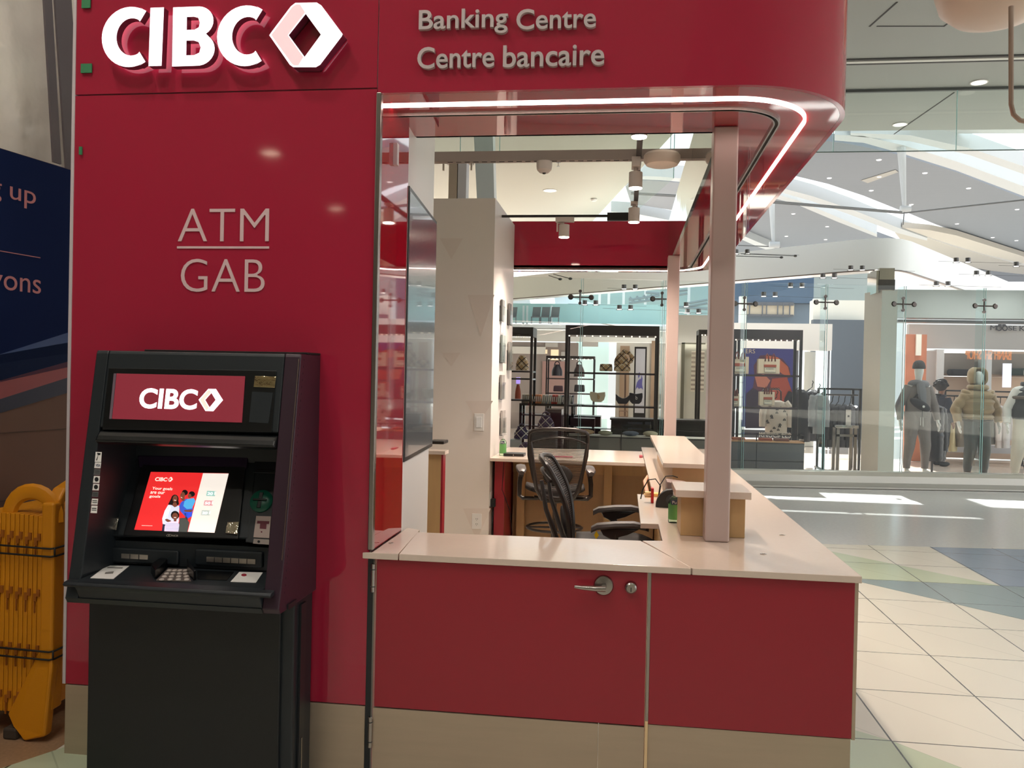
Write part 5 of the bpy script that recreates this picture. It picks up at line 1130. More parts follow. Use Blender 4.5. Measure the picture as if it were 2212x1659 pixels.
def wtext(s, x0, yb, x1, yt, y, m, par, name='letters', th=.01, bold=0, yb1=None):
    A = PY(x0, yb, y); B = PY(x1, yb1 or yb, y); T_ = PY(x0, yt, y); return text(name, s, (A.x, y, A.z), X, Z, B.x-A.x, T_.z-A.z, m, par, th, bold)
wtext('M', 2139, 713, 2153, 703, 15.98, lg, ws); wtext('SE', 2178, 714, 2196, 704, 15.98, lg, ws); wtext('KNUCKLES', 2202, 715, 2300, 704, 15.98, lg, ws)
mb = MB()
for cx in (2158.5, 2171):
    mb.tube([PY(cx+5*math.cos(t*math.tau/16), 709+5*math.sin(t*math.tau/16), 15.97) for t in range(16)], .012, 6, closed=True)
mb.prism([PY(*p, 15.965) for p in ((2152,707),(2163,693),(2164,693),(2164,703),(2158,704))], (0,.012,0)); mb.prism([PY(*p, 15.965) for p in ((2177,707),(2166,693),(2165,693),(2165,703),(2171,704))], (0,.012,0))
obj('antler_emblem', mb, lg, ws)
one('folded_clothes', (2055,797,2097,812), 16.15, .3, G('cloth_black', 30, 32, 36, .9), 'black folded garment pile on the niche shelf', 'folded clothes', bevel=.05, bseg=3)
one('folded_clothes', (2183,795,2240,812), 16.15, .3, G('cloth_green', 40, 54, 50, .9), 'dark green folded garment pile behind the right mannequin', 'folded clothes', bevel=.05, bseg=3)
one('info_screen', (2168,785,2184,837), 15.2, .04, M('screen_pale', (214, 214, 236), .3, emit=(214, 214, 240), es=.8), 'small bright pale screen hanging between the mannequins', 'screen')
one('rust_poster', (1958,722,2000,830), 15.5, .05, M('poster_rust', (190, 120, 92), .4, var=.4, vs=2), 'rust coloured poster panel behind the grey mannequin', 'poster', zmin=.01)
one('mirror_panel', (1980,722,1990,768), 15.44, .055, G('mirror_pale', 236, 234, 226, .2), 'slim pale mirror panel beside the rust poster', 'mirror')
one('low_shop_plinth', (2040,960,2330,985), 15.5, .3, G('plinth_pale', 190, 188, 192), 'low pale plinth along the back of the mannequin shop', 'plinth')
# hanging garments (prototype copied)
def garment(name, lab, w, h, d, m, quilt=0, group=None, sleeves=True, cat='jacket'):
    t = thing(name, lab, cat, (0,0,0), group)
    rs = []; n = 14; N = 18
    for i in range(N+1):
        v = i/N; z = h*(1-v); ww = w/2*(.30+.70*min(1, v*7)**.6) if v < .15 else w/2*(1+.06*math.sin(v*5)); q = 1+quilt*abs(math.sin(v*math.pi*8)); dd = d/2*(.4 if v < .03 else 1)*q
        rs.append([Vector((ww*math.cos(k*math.tau/n)*(1+.02*quilt), dd*math.sin(k*math.tau/n), z)) for k in range(n)])
    obj('body', MB().rings(rs), m, t, smooth='auto')
    if sleeves:
        for s in (-1, 1):
            pts = [(s*w*.36,0,h*.93),(s*w*.52,-.01,h*.80),(s*w*.58,-.02,h*.58),(s*w*.60,-.03,h*.36),(s*w*.60,-.03,h*.18)]
            P_ = []; R_ = []
            for i in range(17):
                f = i/16*4; k = min(int(f), 3); g = f-k; P_.append(Vector(pts[k]).lerp(Vector(pts[k+1]), g)); R_.append((.075-.02*i/16)*(1+quilt*.8*abs(math.sin(i*1.1))))
            obj('sleeve', MB().tube(P_, R_, 10), m, t, smooth='auto')
    obj('hanger', MB().tube([(-w*.3,0,h-.03),(0,0,h+.05),(0,0,h+.10),(.02,0,h+.14),(.0,0,h+.17)], .008, 6), blkm, t)
    return t
puf = M('puffer_charcoal', (48, 50, 58), .45, bump=.3, bs=12); cblk = M('coat_black', (26, 28, 36), .6, bump=.2, bs=10); cgr = M('coat_silver', (160, 168, 174), .4)
def rack(name, lab, px0, px1, pytop, y, wid=.5, group='garment racks', zt=None):
    a = PY(px0, pytop, y); b = PY(px1, pytop, y); t = thing(name, lab, 'garment rack', ((a.x+b.x)/2, y, 0), group); zt = a.z
    f = MB()
    for yy in (y, y+wid):
        f.box(a.x, a.x+.04, yy, yy+.04, .06, zt).box(b.x-.04, b.x, yy, yy+.04, .06, zt)
    f.box(a.x, b.x, y, y+.03, zt-.03, zt).box(a.x, b.x, y+wid, y+wid+.03, zt-.03, zt).box(a.x, a.x+.04, y, y+wid, zt-.03, zt).box(b.x-.04, b.x, y, y+wid, zt-.03, zt)
    obj('frame', f, blk, t); obj('hanging_rail', MB().cyl((a.x, y+wid/2, zt-.12), (b.x, y+wid/2, zt-.12), .016, n=8), blk, t)
    ft_ = MB()
    for xx in (a.x+.02, b.x-.02):
        ft_.box(xx-.02, xx+.02, y-.12, y+wid+.15, .03, .06)
        for yy in (y-.1, y+wid+.12): ft_.cyl((xx-.012, yy, .03), (xx+.012, yy, .03), .028, n=10)
    obj('wheeled_foot', ft_, blk, t); return t, a.x, b.x, zt-.12
r1, xa, xb, zr = rack('garment_rack', 'black wheeled rack of charcoal puffer jackets left of the beige column', 1780, 1862, 838, 12.6)
j0 = garment('puffer_jacket', 'charcoal puffer jacket nearest the left end of the jacket rack', .30, .78, .12, puf, .22, 'charcoal puffer jackets on the rack')
ords = ['leftmost charcoal puffer jacket on the wheeled rack', 'second charcoal puffer jacket from the left on the wheeled rack', 'third charcoal puffer jacket from the left on the wheeled rack', 'second charcoal puffer jacket from the right on the wheeled rack', 'rightmost charcoal puffer jacket, beside the beige column']
for i in range(5):
    loc = Vector((xa+.10+i*(xb-xa-.2)/4, 12.85+.02*i, zr-.95)); 
    if i == 0: j0.location = loc; j0.rotation_euler = (0,0,.5); j0['label'] = ords[0]
    else: copy_tree(j0, loc, .5+.1*i, ords[i])
jb = garment('black_coat', 'long black coat hanging left of the silver puffer jacket', .42, .98, .22, cblk, .05, None); q = PY(1738, 958, 12.9); jb.location = (q.x, 13.4, q.z+.0)
jb2 = copy_tree(jb, Vector((q.x+.28, 13.7, q.z)), .4, 'second long black coat, partly behind the silver puffer jacket')
js_ = garment('silver_puffer', 'silver grey puffer jacket sleeve at the left end of the jacket rack', .20, .72, .16, cgr, .2, None); q = PY(1770, 938, 12.4); js_.location = (q.x, 12.5, q.z)
q = PY(1838, 905, 12.2)
cst = thing('chrome_stool', 'chrome framed display stool before the puffer jackets', 'stool', (q.x, 12.3, 0), None)
a = PY(1808, 918, 12.2); b = PY(1852, 918, 12.2); f = MB()
for xx in (a.x, b.x-.05):
    for yy in (12.2, 12.5): f.box(xx, xx+.05, yy, yy+.05, .01, a.z-.051)
f.box(a.x, b.x, 12.2, 12.25, a.z-.2, a.z-.16)
obj('frame', f, chrome, cst); obj('seat', MB().box(a.x-.02, b.x+.02, 12.18, 12.57, a.z-.05, a.z), polish, cst, bevel=.005)
cd_ = thing('price_card', 'tall white card with antler logo standing on the chrome stool', 'card', (q.x, 12.3, a.z))
obj('card', bx(1828,885,1838,917,12.3,.02,zmin=a.z+.001), pap, cd_); obj('logo', bx(1831,897,1835,901,12.295,.004), lg, cd_)
# poster, patterned jacket and rail
pst = thing('fashion_poster', 'violet poster of two embracing figures in orange jackets', 'poster', tuple(PY(1660, 925, 13.4)))
yP = 13.4
obj('sheet', bx(1605,752,1716,925,yP,.03), M('poster_violet', (64, 62, 138), .4), pst)
def pshape(pts, m, nm, o): return obj(nm, MB().prism([PY(x, y, yP-.001-o*.002) for x, y in pts], (0,-.0015,0)), m, pst)
pshape([(1630,815),(1628,790),(1642,768),(1664,766),(1690,775),(1706,795),(1708,815),(1690,822),(1712,850),(1714,925),(1610,925),(1612,860),(1625,845)], G('poster_plum', 92, 46, 66), 'figure_shadow', 0)
pshape([(1655,768),(1680,772),(1702,792),(1708,815),(1690,808),(1670,790),(1652,785)], G('poster_orange', 196, 96, 62), 'orange_hood', 1)
pshape([(1668,818),(1700,815),(1712,850),(1712,925),(1668,925),(1660,850)], G('poster_rust2', 170, 70, 52), 'orange_sleeve', 1)
pshape([(1630,812),(1650,808),(1664,822),(1655,838),(1636,835)], G('poster_face', 196, 120, 100), 'face', 2)
pshape([(1612,850),(1626,838),(1650,850),(1648,925),(1610,925)], G('poster_dark', 46, 32, 58), 'dark_coat', 2)
wtext('ERS', 1611, 763, 1631, 754, yP-.006, G('poster_cream', 226, 206, 190), pst, 'poster_letters', .002)
one('poster_footer', (1602,928,1712,948), 13.35, .05, G('footer_grey', 96, 98, 106), 'grey panel with pale lettering below the violet poster', 'panel')
wtext('KNUCKLES', 1640, 944, 1708, 933, 13.34, pap, None).name = 'footer_lettering'
tag(bpy.data.objects['footer_lettering'], 'pale KNUCKLES lettering on the panel below the violet poster', 'lettering')
pj = garment('patterned_jacket', 'cream hooded jacket printed with small black antler marks', .40, .58, .18, M('fleece_cream', (228, 216, 202), .8), 0, None); q = PY(1676, 935, 12.4); pj.location = (q.x, 12.4, q.z); 
mk = MB(); random.seed(3)
for i in range(16):
    a = random.uniform(-2.6, -.5); zz = .06+.03*i; x = .19*math.cos(a); y = -.098*abs(math.sin(a)); 
    for s in (-1, 1): mk.prism([(x, y-.004, zz), (x+s*.022, y-.004, zz-.03), (x+s*.004, y-.004, zz-.03)], (0,-.002,0)); mk.lathe([(.012,0),(.012,.003),(0,.003)], (x+s*.013, y-.002, zz-.036), 8, (0,-1,0))
mo = objs('antler_mark', mk, blkm, pj)
pr_ = thing('curl_rail', 'black rail with curled end holding the patterned jacket', 'rail', tuple(PY(1665, 930, 12.4)))
mb = MB()
mb.tube([PY(1687,1000,12.42), PY(1687,880,12.42), PY(1687,846,12.42), PY(1682,841,12.42), PY(1650,841,12.42), PY(1646,846,12.42)], .013, 6)
for i in range(7): mb.tube([PY(1648+i*5.6+2.6*math.cos(t), 840-2.6*math.sin(t), 12.40) for t in (0,.8,1.6,2.4,3.14)], .005, 5)
obj('rail', mb, blk, pr_)
# display frames with shelves
def frame(px0, px1, pyt, y, dep, shelves, lab, pb=1012, th=.045, top=.16):
    a = PY(px0, pyt, y); b = PY(px1, pyt, y); t = thing('display_shelving', lab, 'display shelving', ((a.x+b.x)/2, y, 0), 'black metal display shelving')
    f = MB()
    for xx in (a.x, b.x-th):
        for yy in (y, y+dep): f.box(xx, xx+th, yy, yy+th, .01, a.z-top)
    obj('posts', f, blk, t); obj('canopy', MB().box(a.x, b.x, y, y+dep+th, a.z-top, a.z), M('frame_top', (38, 32, 34), .4), t)
    ls = MB()
    for i in range(12): ls.ell((a.x+.06+i*(b.x-a.x-.12)/11, y+.05, a.z-top-.012), .012, .012, .01, 8, 6)
    objs('light', ls, M('warm_dots', (255,240,220), .4, emit=(255,236,210), es=2.5), t, label='tiny warm light')
    for py in shelves:
        z = PY(px0, py, y).z; obj('shelf', MB().box(a.x+.002, b.x-.002, y+.02, y+dep, z-.03, z), M('shelf_smoke', (60, 52, 54), .15), t)
    return t, a, b
yA = 11.2
frame(1583, 1735, 711, yA, .5, (808, 878), 'black display frame with bag boards right of the front post')
cbn = thing('display_cabinet', 'low grey two-door display cabinet right of the front post', 'cabinet', tuple(PY(1655, 1010, 10.9)))
a = PY(1560, 953, 10.75); b = PY(1738, 953, 10.75)
obj('body', MB().box(a.x, b.x, 10.76, 11.15, .01, a.z), M('cabinet_grey', (96, 98, 100), .5, var=.06), cbn)
xm = PY(1634, 953, 10.75).x
for u, v in ((a.x, xm-.008), (xm+.008, b.x-.01)):
    for z0_, z1_ in ((.04, .33), (.345, a.z-.02)): obj('drawer', MB().box(u, v, 10.735, 10.758, z0_, z1_), MATS['cabinet_grey'], cbn, bevel=.002)
obj('display_deck', MB().box(a.x, b.x, 10.75, 11.15, a.z+.001, a.z+.02), M('deck_wood', (196, 150, 112), .4), cbn)
zc_ = PY(1600, 937, 10.75).z
obj('glass_lid', MB().box(a.x, b.x, 10.75, 11.15, zc_-.01, zc_).box(b.x-.01, b.x, 10.75, 11.15, a.z+.021, zc_-.0105), clear, cbn); obj('lid_frame', MB().box(a.x, b.x, 10.745, 10.75, zc_-.012, zc_).box(xm-.008, xm+.008, 10.74, 10.749, a.z+.021, zc_-.013).box(b.x-.012, b.x, 10.74, 10.749, a.z+.021, zc_-.013), blk, cbn)
for i, (p, col, lab) in enumerate((((1582,938,1609,948),(176,104,80),'coral wallet in the low cabinet, left'), ((1640,938,1668,950),(160,84,66),'rust wallet in the low cabinet, centre'), ((1672,942,1704,951),(120,78,72),'brown wallet in the low cabinet, right'))):
    aa = PY(p[0], p[1], 10.9); bb = PY(p[2], p[3], 10.9); obj('wallet', MB().box(aa.x, bb.x, 10.85, 11.0, a.z+.0205, a.z+.06), G('wallet%d' % i, *col), None, lab, 'wallet', 'wallets in the low cabinet', bevel=.008)
# printed tote boards
def board(px0, py0, px1, py1, y, lab, flap=(178, 84, 60)):
    a = PY(px0, py0, y); b = PY(px1, py1, y); t = thing('tote_board', lab, 'tote bag', ((a.x+b.x)/2, y, b.z), 'cream tote bags with leather flap')
    obj('bag', MB().box(a.x, b.x, y, y+.14, b.z, a.z), M('tote_cream', (236, 216, 190), .6), t, bevel=.004)
    w = b.x-a.x; h = a.z-b.z
    obj('flap', MB().box(a.x+w*.27, b.x-w*.16, y-.008, y-.0005, a.z-h*.55, a.z-h*.38), G('flap_rust', *flap), t)
    obj('label_panel', MB().box(a.x+w*.30, b.x-w*.18, y-.006, y-.0005, b.z+h*.12, a.z-h*.56), G('panel_cream2', 240, 230, 208), t)
    obj('label_frame', MB().tube([(a.x+w*.30,y-.006,b.z+h*.12),(b.x-w*.18,y-.006,b.z+h*.12),(b.x-w*.18,y-.006,a.z-h*.56),(a.x+w*.30,y-.006,a.z-h*.56)], .004, 5, closed=True), blk, t)
    text('brand_text', 'BURBERRY', (a.x+w*.38, y-.007, b.z+h*.30), X, Z, w*.36, h*.06, blk, t, .001)
    hn = MB()
    for s in (.32, .62): hn.tube([(a.x+w*s,y-.002,a.z-.04),(a.x+w*(s+.02),y-.004,a.z+.04),(a.x+w*(s+.09),y-.004,a.z+.085),(a.x+w*(s+.15),y-.004,a.z+.04),(a.x+w*(s+.17),y-.002,a.z-.04)], .011, 6)
    obj('handles', hn, G('handle_brown', 120, 52, 40), t, smooth=True)
board(1638,775,1684,808,yA+.05,'cream tote bag with rust flap in front of the violet poster, upper shelf'); board(1575,770,1617,808,yA+.05,'cream tote bag with rust flap half behind the front post, upper shelf')
board(1576,850,1597,878,yA+.1,'small cream tote bag on the lower shelf beside the front post')
tb = board(1641,846,1673,877,yA+.08,'cream envelope bag with rust base on the lower shelf', )
# centre-left display frames seen through the kiosk
yB = 10.7
frame(1222, 1425, 702, yB, .55, (803, 874), 'wide black display frame with checked bags above the mesh chair')
frame(1090, 1152, 706, 11.6, .6, (800, 816, 862), 'narrow black display frame at the partition edge')
frame(1510, 1600, 712, 12.0, .5, (), 'black display frame partly hidden by the front post', top=.08)
frame(1180, 1285, 768, 16.5, .5, (816, 848), 'far thin display frame with backpacks behind the wide frame', top=.06, th=.03)
# low vitrine
vt = thing('display_vitrine', 'long low glass-topped vitrine with folded scarves and grey base', 'display case', tuple(PY(1330, 975, 10.3)))
a = PY(1225, 944, 10.3); b = PY(1545, 944, 10.3); za = PY(1330, 944, 10.3).z; zl_ = PY(1330, 927, 10.3).z
obj('base', MB().box(a.x, b.x, 10.3, 10.75, .01, za), M('vitrine_grey', (122, 118, 112), .5), vt); obj('deck', MB().box(a.x, b.x, 10.3, 10.75, za+.001, za+.01), G('deck_white', 216, 210, 200), vt)
obj('glass_lid', MB().box(a.x, b.x, 10.3, 10.75, zl_-.008, zl_), clear, vt)
lfm = MB().box(a.x, b.x, 10.29, 10.3, zl_-.01, zl_+.004).box(a.x, b.x, 10.29, 10.2995, za-.015, za)
for px in (1227, 1341, 1448, 1540): x_ = PY(px, 940, 10.29).x; lfm.box(x_, x_+.015, 10.285, 10.2995, .01, zl_)
obj('frame', lfm, blk, vt)
for i, (px, w, h, col, lab) in enumerate(((1262,44,12,(206,172,140),'folded tan scarf in the vitrine'), (1307,32,10,(170,170,148),'folded olive checked scarf in the vitrine'), (1362,36,11,(92,104,124),'folded slate blue scarf in the vitrine'), (1405,32,12,(196,186,160),'folded cream checked scarf in the vitrine beside the rear post'))):
    p = PY(px, 943, 10.42); k = (10.42+3.27)/FPX
    obj('folded_scarf', MB().ell((p.x, 10.5, za+.0105+h*k*.5), w*k/2, .12, h*k*.5, 16, 8), M('scarf%d' % i, col, .8, bump=.3, bs=30, var=.1), None, lab, 'scarf', 'folded scarves in the vitrine', smooth=True)
# checked fabric
def check(name, base, l1, l2):
    if name in MATS: return MATS[name]
    m = M(name, base, .6); nt = m.node_tree; b = nt.nodes['Principled BSDF']; t = nt.nodes.new('ShaderNodeTexCoord'); mp = nt.nodes.new('ShaderNodeMapping'); mp.inputs['Rotation'].default_value = (0, math.radians(45), 0)
    nt.links.new(t.outputs['Object'], mp.inputs[0]); s_ = nt.nodes.new('ShaderNodeSeparateXYZ'); nt.links.new(mp.outputs[0], s_.inputs[0])
    def band_(o, per, wd, ph=0):
        a = nt.nodes.new('ShaderNodeMath'); a.operation = 'MULTIPLY_ADD'; a.inputs[1].default_value = 1/per; a.inputs[2].default_value = 10+ph; nt.links.new(o, a.inputs[0])
        f = nt.nodes.new('ShaderNodeMath'); f.operation = 'FRACT'; nt.links.new(a.outputs[0], f.inputs[0]); l = nt.nodes.new('ShaderNodeMath'); l.operation = 'LESS_THAN'; l.inputs[1].default_value = wd; nt.links.new(f.outputs[0], l.inputs[0]); return l.outputs[0]
    def mxx(a, b_): n = nt.nodes.new('ShaderNodeMath'); n.operation = 'MAXIMUM'; nt.links.new(a, n.inputs[0]); nt.links.new(b_, n.inputs[1]); return n.outputs[0]
    d = mxx(band_(s_.outputs[0], .11, .13), band_(s_.outputs[2], .11, .13)); d2 = mxx(band_(s_.outputs[0], .11, .10, .3), band_(s_.outputs[2], .11, .10, .3))
    m1 = nt.nodes.new('ShaderNodeMix'); m1.data_type = 'RGBA'; nt.links.new(d2, m1.inputs[0]); m1.inputs[6].default_value = lin(base); m1.inputs[7].default_value = lin(l2)
    m2 = nt.nodes.new('ShaderNodeMix'); m2.data_type = 'RGBA'; nt.links.new(d, m2.inputs[0]); nt.links.new(m1.outputs[2], m2.inputs[6]); m2.inputs[7].default_value = lin(l1); nt.links.new(m2.outputs[2], b.inputs['Base Color']); return m
ck = check('check_tan', (206, 164, 116), (60, 44, 40), (240, 226, 206)); ckp = check('check_violet', (74, 58, 88), (210, 198, 190), (120, 100, 130)); ckn = check('check_navy', (44, 40, 76), (214, 208, 200), (90, 84, 120))
def bag(px0, py0, px1, py1, y, m, lab, shape='box', dep=.14, handle=False, group='shop handbags', name='handbag', cat='handbag'):
    a = PY(px0, py0, y); b = PY(px1, py1, y); w = b.x-a.x; h = a.z-b.z; cx = (a.x+b.x)/2; t = thing(name, lab, cat, (cx, y, b.z), group); zb = b.z+.001
    if shape == 'box': obj('body', MB().prism([(a.x,y,zb),(b.x,y,zb),(b.x-w*.05,y,zb+h),(a.x+w*.05,y,zb+h)], (0,dep,0)), m, t, bevel=min(.03, h*.15), bseg=3)
    elif shape == 'dome':
        rs = []; N = 10
        for i in range(N+1): v = i/N; ww = w/2*(1-.5*max(0, v-.3)**1.6*2.2); rs.append([Vector((cx+ww*math.cos(k*math.tau/16), y+dep/2+dep/2*(1-.4*v)*math.sin(k*math.tau/16), zb+h*v**.9*.96)) for k in range(16)])
        obj('body', MB().rings(rs), m, t, smooth='auto')
    elif shape == 'saddle':
        pts = [(a.x+w*.02,zb+h*.95),(a.x+w*.0,zb+h*.6),(a.x+w*.08,zb+h*.2),(a.x+w*.25,zb),(a.x+w*.75,zb),(a.x+w*.92,zb+h*.2),(a.x+w,zb+h*.6),(a.x+w*.98,zb+h*.95),(a.x+w*.8,zb+h*.9),(cx,zb+h*.84),(a.x+w*.2,zb+h*.92)]
        obj('body', MB().prism([(x, y, z) for x, z in pts], (0,dep,0)), m, t, bevel=.012, bseg=3)
    elif shape == 'crescent':
        pts = [(a.x,zb+h),(a.x+w*.02,zb+h*.4),(a.x+w*.2,zb),(b.x-w*.2,zb),(b.x,zb+h*.4),(b.x,zb+h*.95),(b.x-w*.25,zb+h*.65),(cx,zb+h*.55),(a.x+w*.2,zb+h*.75)]
        obj('body', MB().prism([(x, y, z) for x, z in pts], (0,dep,0)), m, t, bevel=.012, bseg=3)
    if handle:
        obj('handle', MB().tube([(cx-w*.25,y+dep*.4,zb+h*.8),(cx-w*.2,y+dep*.4,zb+h*1.1),(cx,y+dep*.4,zb+h*1.25),(cx+w*.2,y+dep*.4,zb+h*1.1),(cx+w*.25,y+dep*.4,zb+h*.8)], .012, 6), m, t, smooth=True)
    return t
blc = M('leather_cream', (226, 206, 178), .45); bln = M('leather_navy', (36, 34, 48), .4, bump=.2, bs=40); gold = M('gold_logo', (200, 160, 90), .3, .8)
bag(1295,786,1323,802,yB+.1,ck,'small square tan checked bag on the upper shelf')
bag(1326,786,1362,802,yB+.06,ck,'wide tan checked bag in front of the checked scarf sculpture')
bag(1327,762,1358,790,yB+.22,ck,'tall draped tan checked bag on the upper shelf','dome',.2)
sc = PY(1350, 768, yB+.3); obj('scarf_loop', MB().tube([sc+Vector((-.09,0,0)), sc+Vector((-.02,0,.07)), sc+Vector((.07,0,.04)), sc+Vector((.12,0,-.03)), sc+Vector((.10,0,-.10)), sc+Vector((.05,0,-.14))], [.02,.035,.03,.04,.03,.015], 8), ck, None, 'knotted tan checked scarf on top of the tall checked bag', 'scarf', smooth=True)
b_ = bag(1274,845,1307,869,yB+.06,blc,'cream saddle bag on the middle shelf','saddle'); q = PY(1291, 861, yB+.05); text('logo', 'b', q, X, Z, .035, .07, gold, b_, .005)
b_ = bag(1359,847,1388,873,yB+.06,bln,'dark navy saddle bag with small logo near the rear post','saddle'); q = PY(1373, 863, yB+.05); text('logo', 'b', q, X, Z, .03, .06, pap, b_, .005)
bag(1330,851,1360,873,yB+.1,bln,'dark open crescent bag left of the navy saddle bag','crescent')
bag(1113,766,1140,800,11.7,ck,'tan checked rucksack on the narrow frame at the partition edge','dome',.22,name='backpack',cat='backpack')
bag(1112,829,1124,862,11.7,G('bag_orange', 196, 84, 50),'tall orange bottle-shaped bag on the narrow frame','dome',.12)
bag(1191,786,1214,812,16.6,bln,'navy backpack on the far thin frame','dome',.25,True,'backpacks on the far frame','backpack','backpack')
bag(1239,786,1262,814,16.6,G('leather_brown', 74, 58, 58),'brown backpack on the far thin frame behind the glass fin','dome',.25,True,'backpacks on the far frame','backpack','backpack')
bag(1195,833,1216,846,16.6,G('bag_plum', 64, 36, 52),'plum coloured clutch on the far thin frame'); bag(1240,831,1263,847,16.6,G('bag_black', 32, 30, 36),'black boxy bag on the far thin frame')
bag(1109,922,1142,949,10.4,ckn,'navy bag with white check standing at the partition edge','dome',.2,True)
bag(1160,897,1196,931,10.9,ckp,'violet checked holdall behind the mesh chair','dome',.25,True); bag(1120,955,1150,972,10.1,ckp,'low violet checked bag at the foot of the navy checked bag','dome',.2)
one('white_plinth', (1100,950,1122,972), 10.35, .3, G('plinth_white', 200, 200, 200), 'small white plinth under the navy checked bag', 'plinth', zmin=.01)
one('violet_plinth', (1140,930,1200,975), 11.0, .4, G('plinth_grey', 150, 148, 150), 'grey plinth under the violet checked holdall', 'plinth', zmin=.01)
# books row and dark tables
cols = [(226,214,200),(214,196,176),(236,170,120),(240,156,110),(232,210,190),(206,206,206),(212,60,50),(200,70,60),(80,80,96),(214,210,214)]
bt = MB(); xb0 = PY(1128, 850, 12.2).x; xb1 = PY(1236, 850, 12.2).x; zt_b = PY(1180, 872, 12.2).z; hb = PY(1180, 853, 12.2).z-zt_b
bk0 = obj('folded_shirt', MB().box(-.012, .012, -.12, .12, 0, hb).mat(1).box(-.009, .009, -.121, -.1195, hb*.2, hb*.8), [M('spine0', cols[0], .7), pap], None, 'thin upright striped item, leftmost in the striped row', 'folded shirt', 'upright striped items in a row')
bmats = [M('spine%d' % i, c_, .7) for i, c_ in enumerate(cols)]
nb = 26
seq = [0,0,1,1,0,2,2,3,3,3,1,0,5,0,5,6,7,6,0,5,8,5,8,8,5,8]
names_ = {0:'cream',1:'tan',2:'peach',3:'orange',5:'light grey',6:'bright red',7:'dull red',8:'dark slate'}
for i in range(nb):
    x = xb0+(xb1-xb0)*i/(nb-1)
    if i == 0: o = bk0
    else: o = bk0.copy(); o.data = bk0.data.copy(); C.objects.link(o)
    o.data.materials[0] = bmats[seq[i]]; o.location = (x, 12.32, zt_b+.001+ .0); o.rotation_euler = (0, math.radians(random.uniform(2, 8)), 0)
    o['label'] = ('leftmost ' if i == 0 else 'rightmost ' if i == nb-1 else '')+'thin upright %s striped item, number %d from the left in the row over the dark shop table' % (names_[seq[i]], i+1) if i < 25 else 'rightmost thin upright dark slate striped item over the dark shop table'
    o['label'] = 'thin upright %s item, %s from the left in the striped row' % (names_[seq[i]], ['first','second','third','fourth','fifth','sixth','seventh','eighth','ninth','tenth','eleventh','twelfth','thirteenth','fourteenth','fifteenth','sixteenth','seventeenth','eighteenth','nineteenth','twentieth','twenty-first','twenty-second','twenty-third','twenty-fourth','twenty-fifth','twenty-sixth'][i])
tbm = G('table_black', 30, 28, 32, .25); tbp = G('table_plum', 58, 36, 44, .3)
t = thing('shop_table', 'dark shop table carrying the striped row of goods', 'table', ((xb0+xb1)/2, 12.3, 0), 'dark shop tables')
a = PY(1122, 872, 12.1); b = PY(1240, 872, 12.1)
obj('tabletop', MB().box(a.x, b.x, 12.1, 12.6, zt_b-.04, zt_b), tbm, t); f = MB()
for xx in (a.x, (a.x+b.x)/2, b.x-.05): f.box(xx, xx+.05, 12.1, 12.15, .01, zt_b-.041).box(xx, xx+.05, 12.55, 12.6, .01, zt_b-.041)
obj('legs', f, tbm, t); obj('shelf', MB().box(a.x, b.x, 12.12, 12.58, zt_b-.22, zt_b-.2).box(a.x, b.x, 12.12, 12.58, zt_b-.42, zt_b-.4), tbp, t)
one('drawer_unit', (1180,884,1212,935), 11.6, .5, tbp, 'dark plum drawer stack behind the violet holdall', 'drawer unit', zmin=.01)
one('black_cabinet', (1225,898,1297,922), 12.6, .6, tbm, 'black cabinet behind the vitrine, left of the white glow', 'cabinet', zmin=.01)
one('plum_cabinet', (1232,903,1284,921), 12.0, .4, tbp, 'plum fronted low cabinet behind the vitrine', 'cabinet', zmin=.01)
vb = thing('black_counter', 'long black glossy sales counter behind the vitrine', 'counter', tuple(PY(1440, 925, 11.5)))
a = PY(1320, 903, 11.5); b = PY(1560, 903, 11.5)
obj('body', MB().box(a.x, b.x, 11.5, 12.0, .01, a.z-.03), G('gloss_black', 20, 22, 30, .08), vb); obj('top', MB().box(a.x-.02, b.x, 11.46, 12.02, a.z-.029, a.z), blk, vb)
obj('panel_lines', bx(1356,911,1388,917,11.49,.009).box(PY(1393,911,11.49).x, PY(1405,911,11.49).x, 11.49, 11.499, PY(1393,917,11.49).z, PY(1393,911,11.49).z), G('panel_slate', 66, 72, 88, .2), vb)
# walls behind
sw2 = G('store_wall', 214, 208, 198)
st = thing('store_wall', 'pale shop wall with door niches behind the bags', 'shop wall', tuple(PY(1380, 900, 15)))
obj('wall_panel', bx(1332,740,1560,905,15,.2,zmin=.01), sw2, st); obj('niche', bx(1340,747,1357,900,14.94,.05,zmin=.01), G('niche_tan', 176, 146, 120), st); obj('niche', bx(1408,736,1421,900,14.94,.05,zmin=.01), MATS['niche_tan'], st)
obj('wall_panel', bx(1440,680,1575,745,15,.2), sw2, st)
fm = thing('standing_mirror', 'tall black framed panel with violet horse emblem', 'mirror', tuple(PY(1382, 903, 14.5)))
a = PY(1371, 749, 14.5); b = PY(1394, 905, 14.5)
obj('frame', MB().box(a.x, b.x, 14.5, 14.54, .01, a.z), blk, fm); obj('panel', MB().box(a.x+.03, b.x-.03, 14.49, 14.4995, b.z+.12, a.z-.04), G('panel_lilac', 196, 194, 200), fm)
ld = MB().prism([PY(*p, 14.485) for p in ((1376,826),(1380,820),(1385,818),(1386,808),(1388,818),(1387,830),(1389,842),(1385,838),(1380,840),(1377,836),(1373,842),(1374,834))], (0,.003,0))
ld.prism([PY(*p, 14.485) for p in ((1378,808),(1381,804),(1383,806),(1382,812),(1379,818))], (0,.003,0))
obj('horse_emblem', ld, G('emblem_violet', 96, 92, 160), fm)
tc2 = thing('tan_case', 'wall vitrine with checked poncho behind thin black frame', 'display case', tuple(PY(1500, 870, 14.2)))
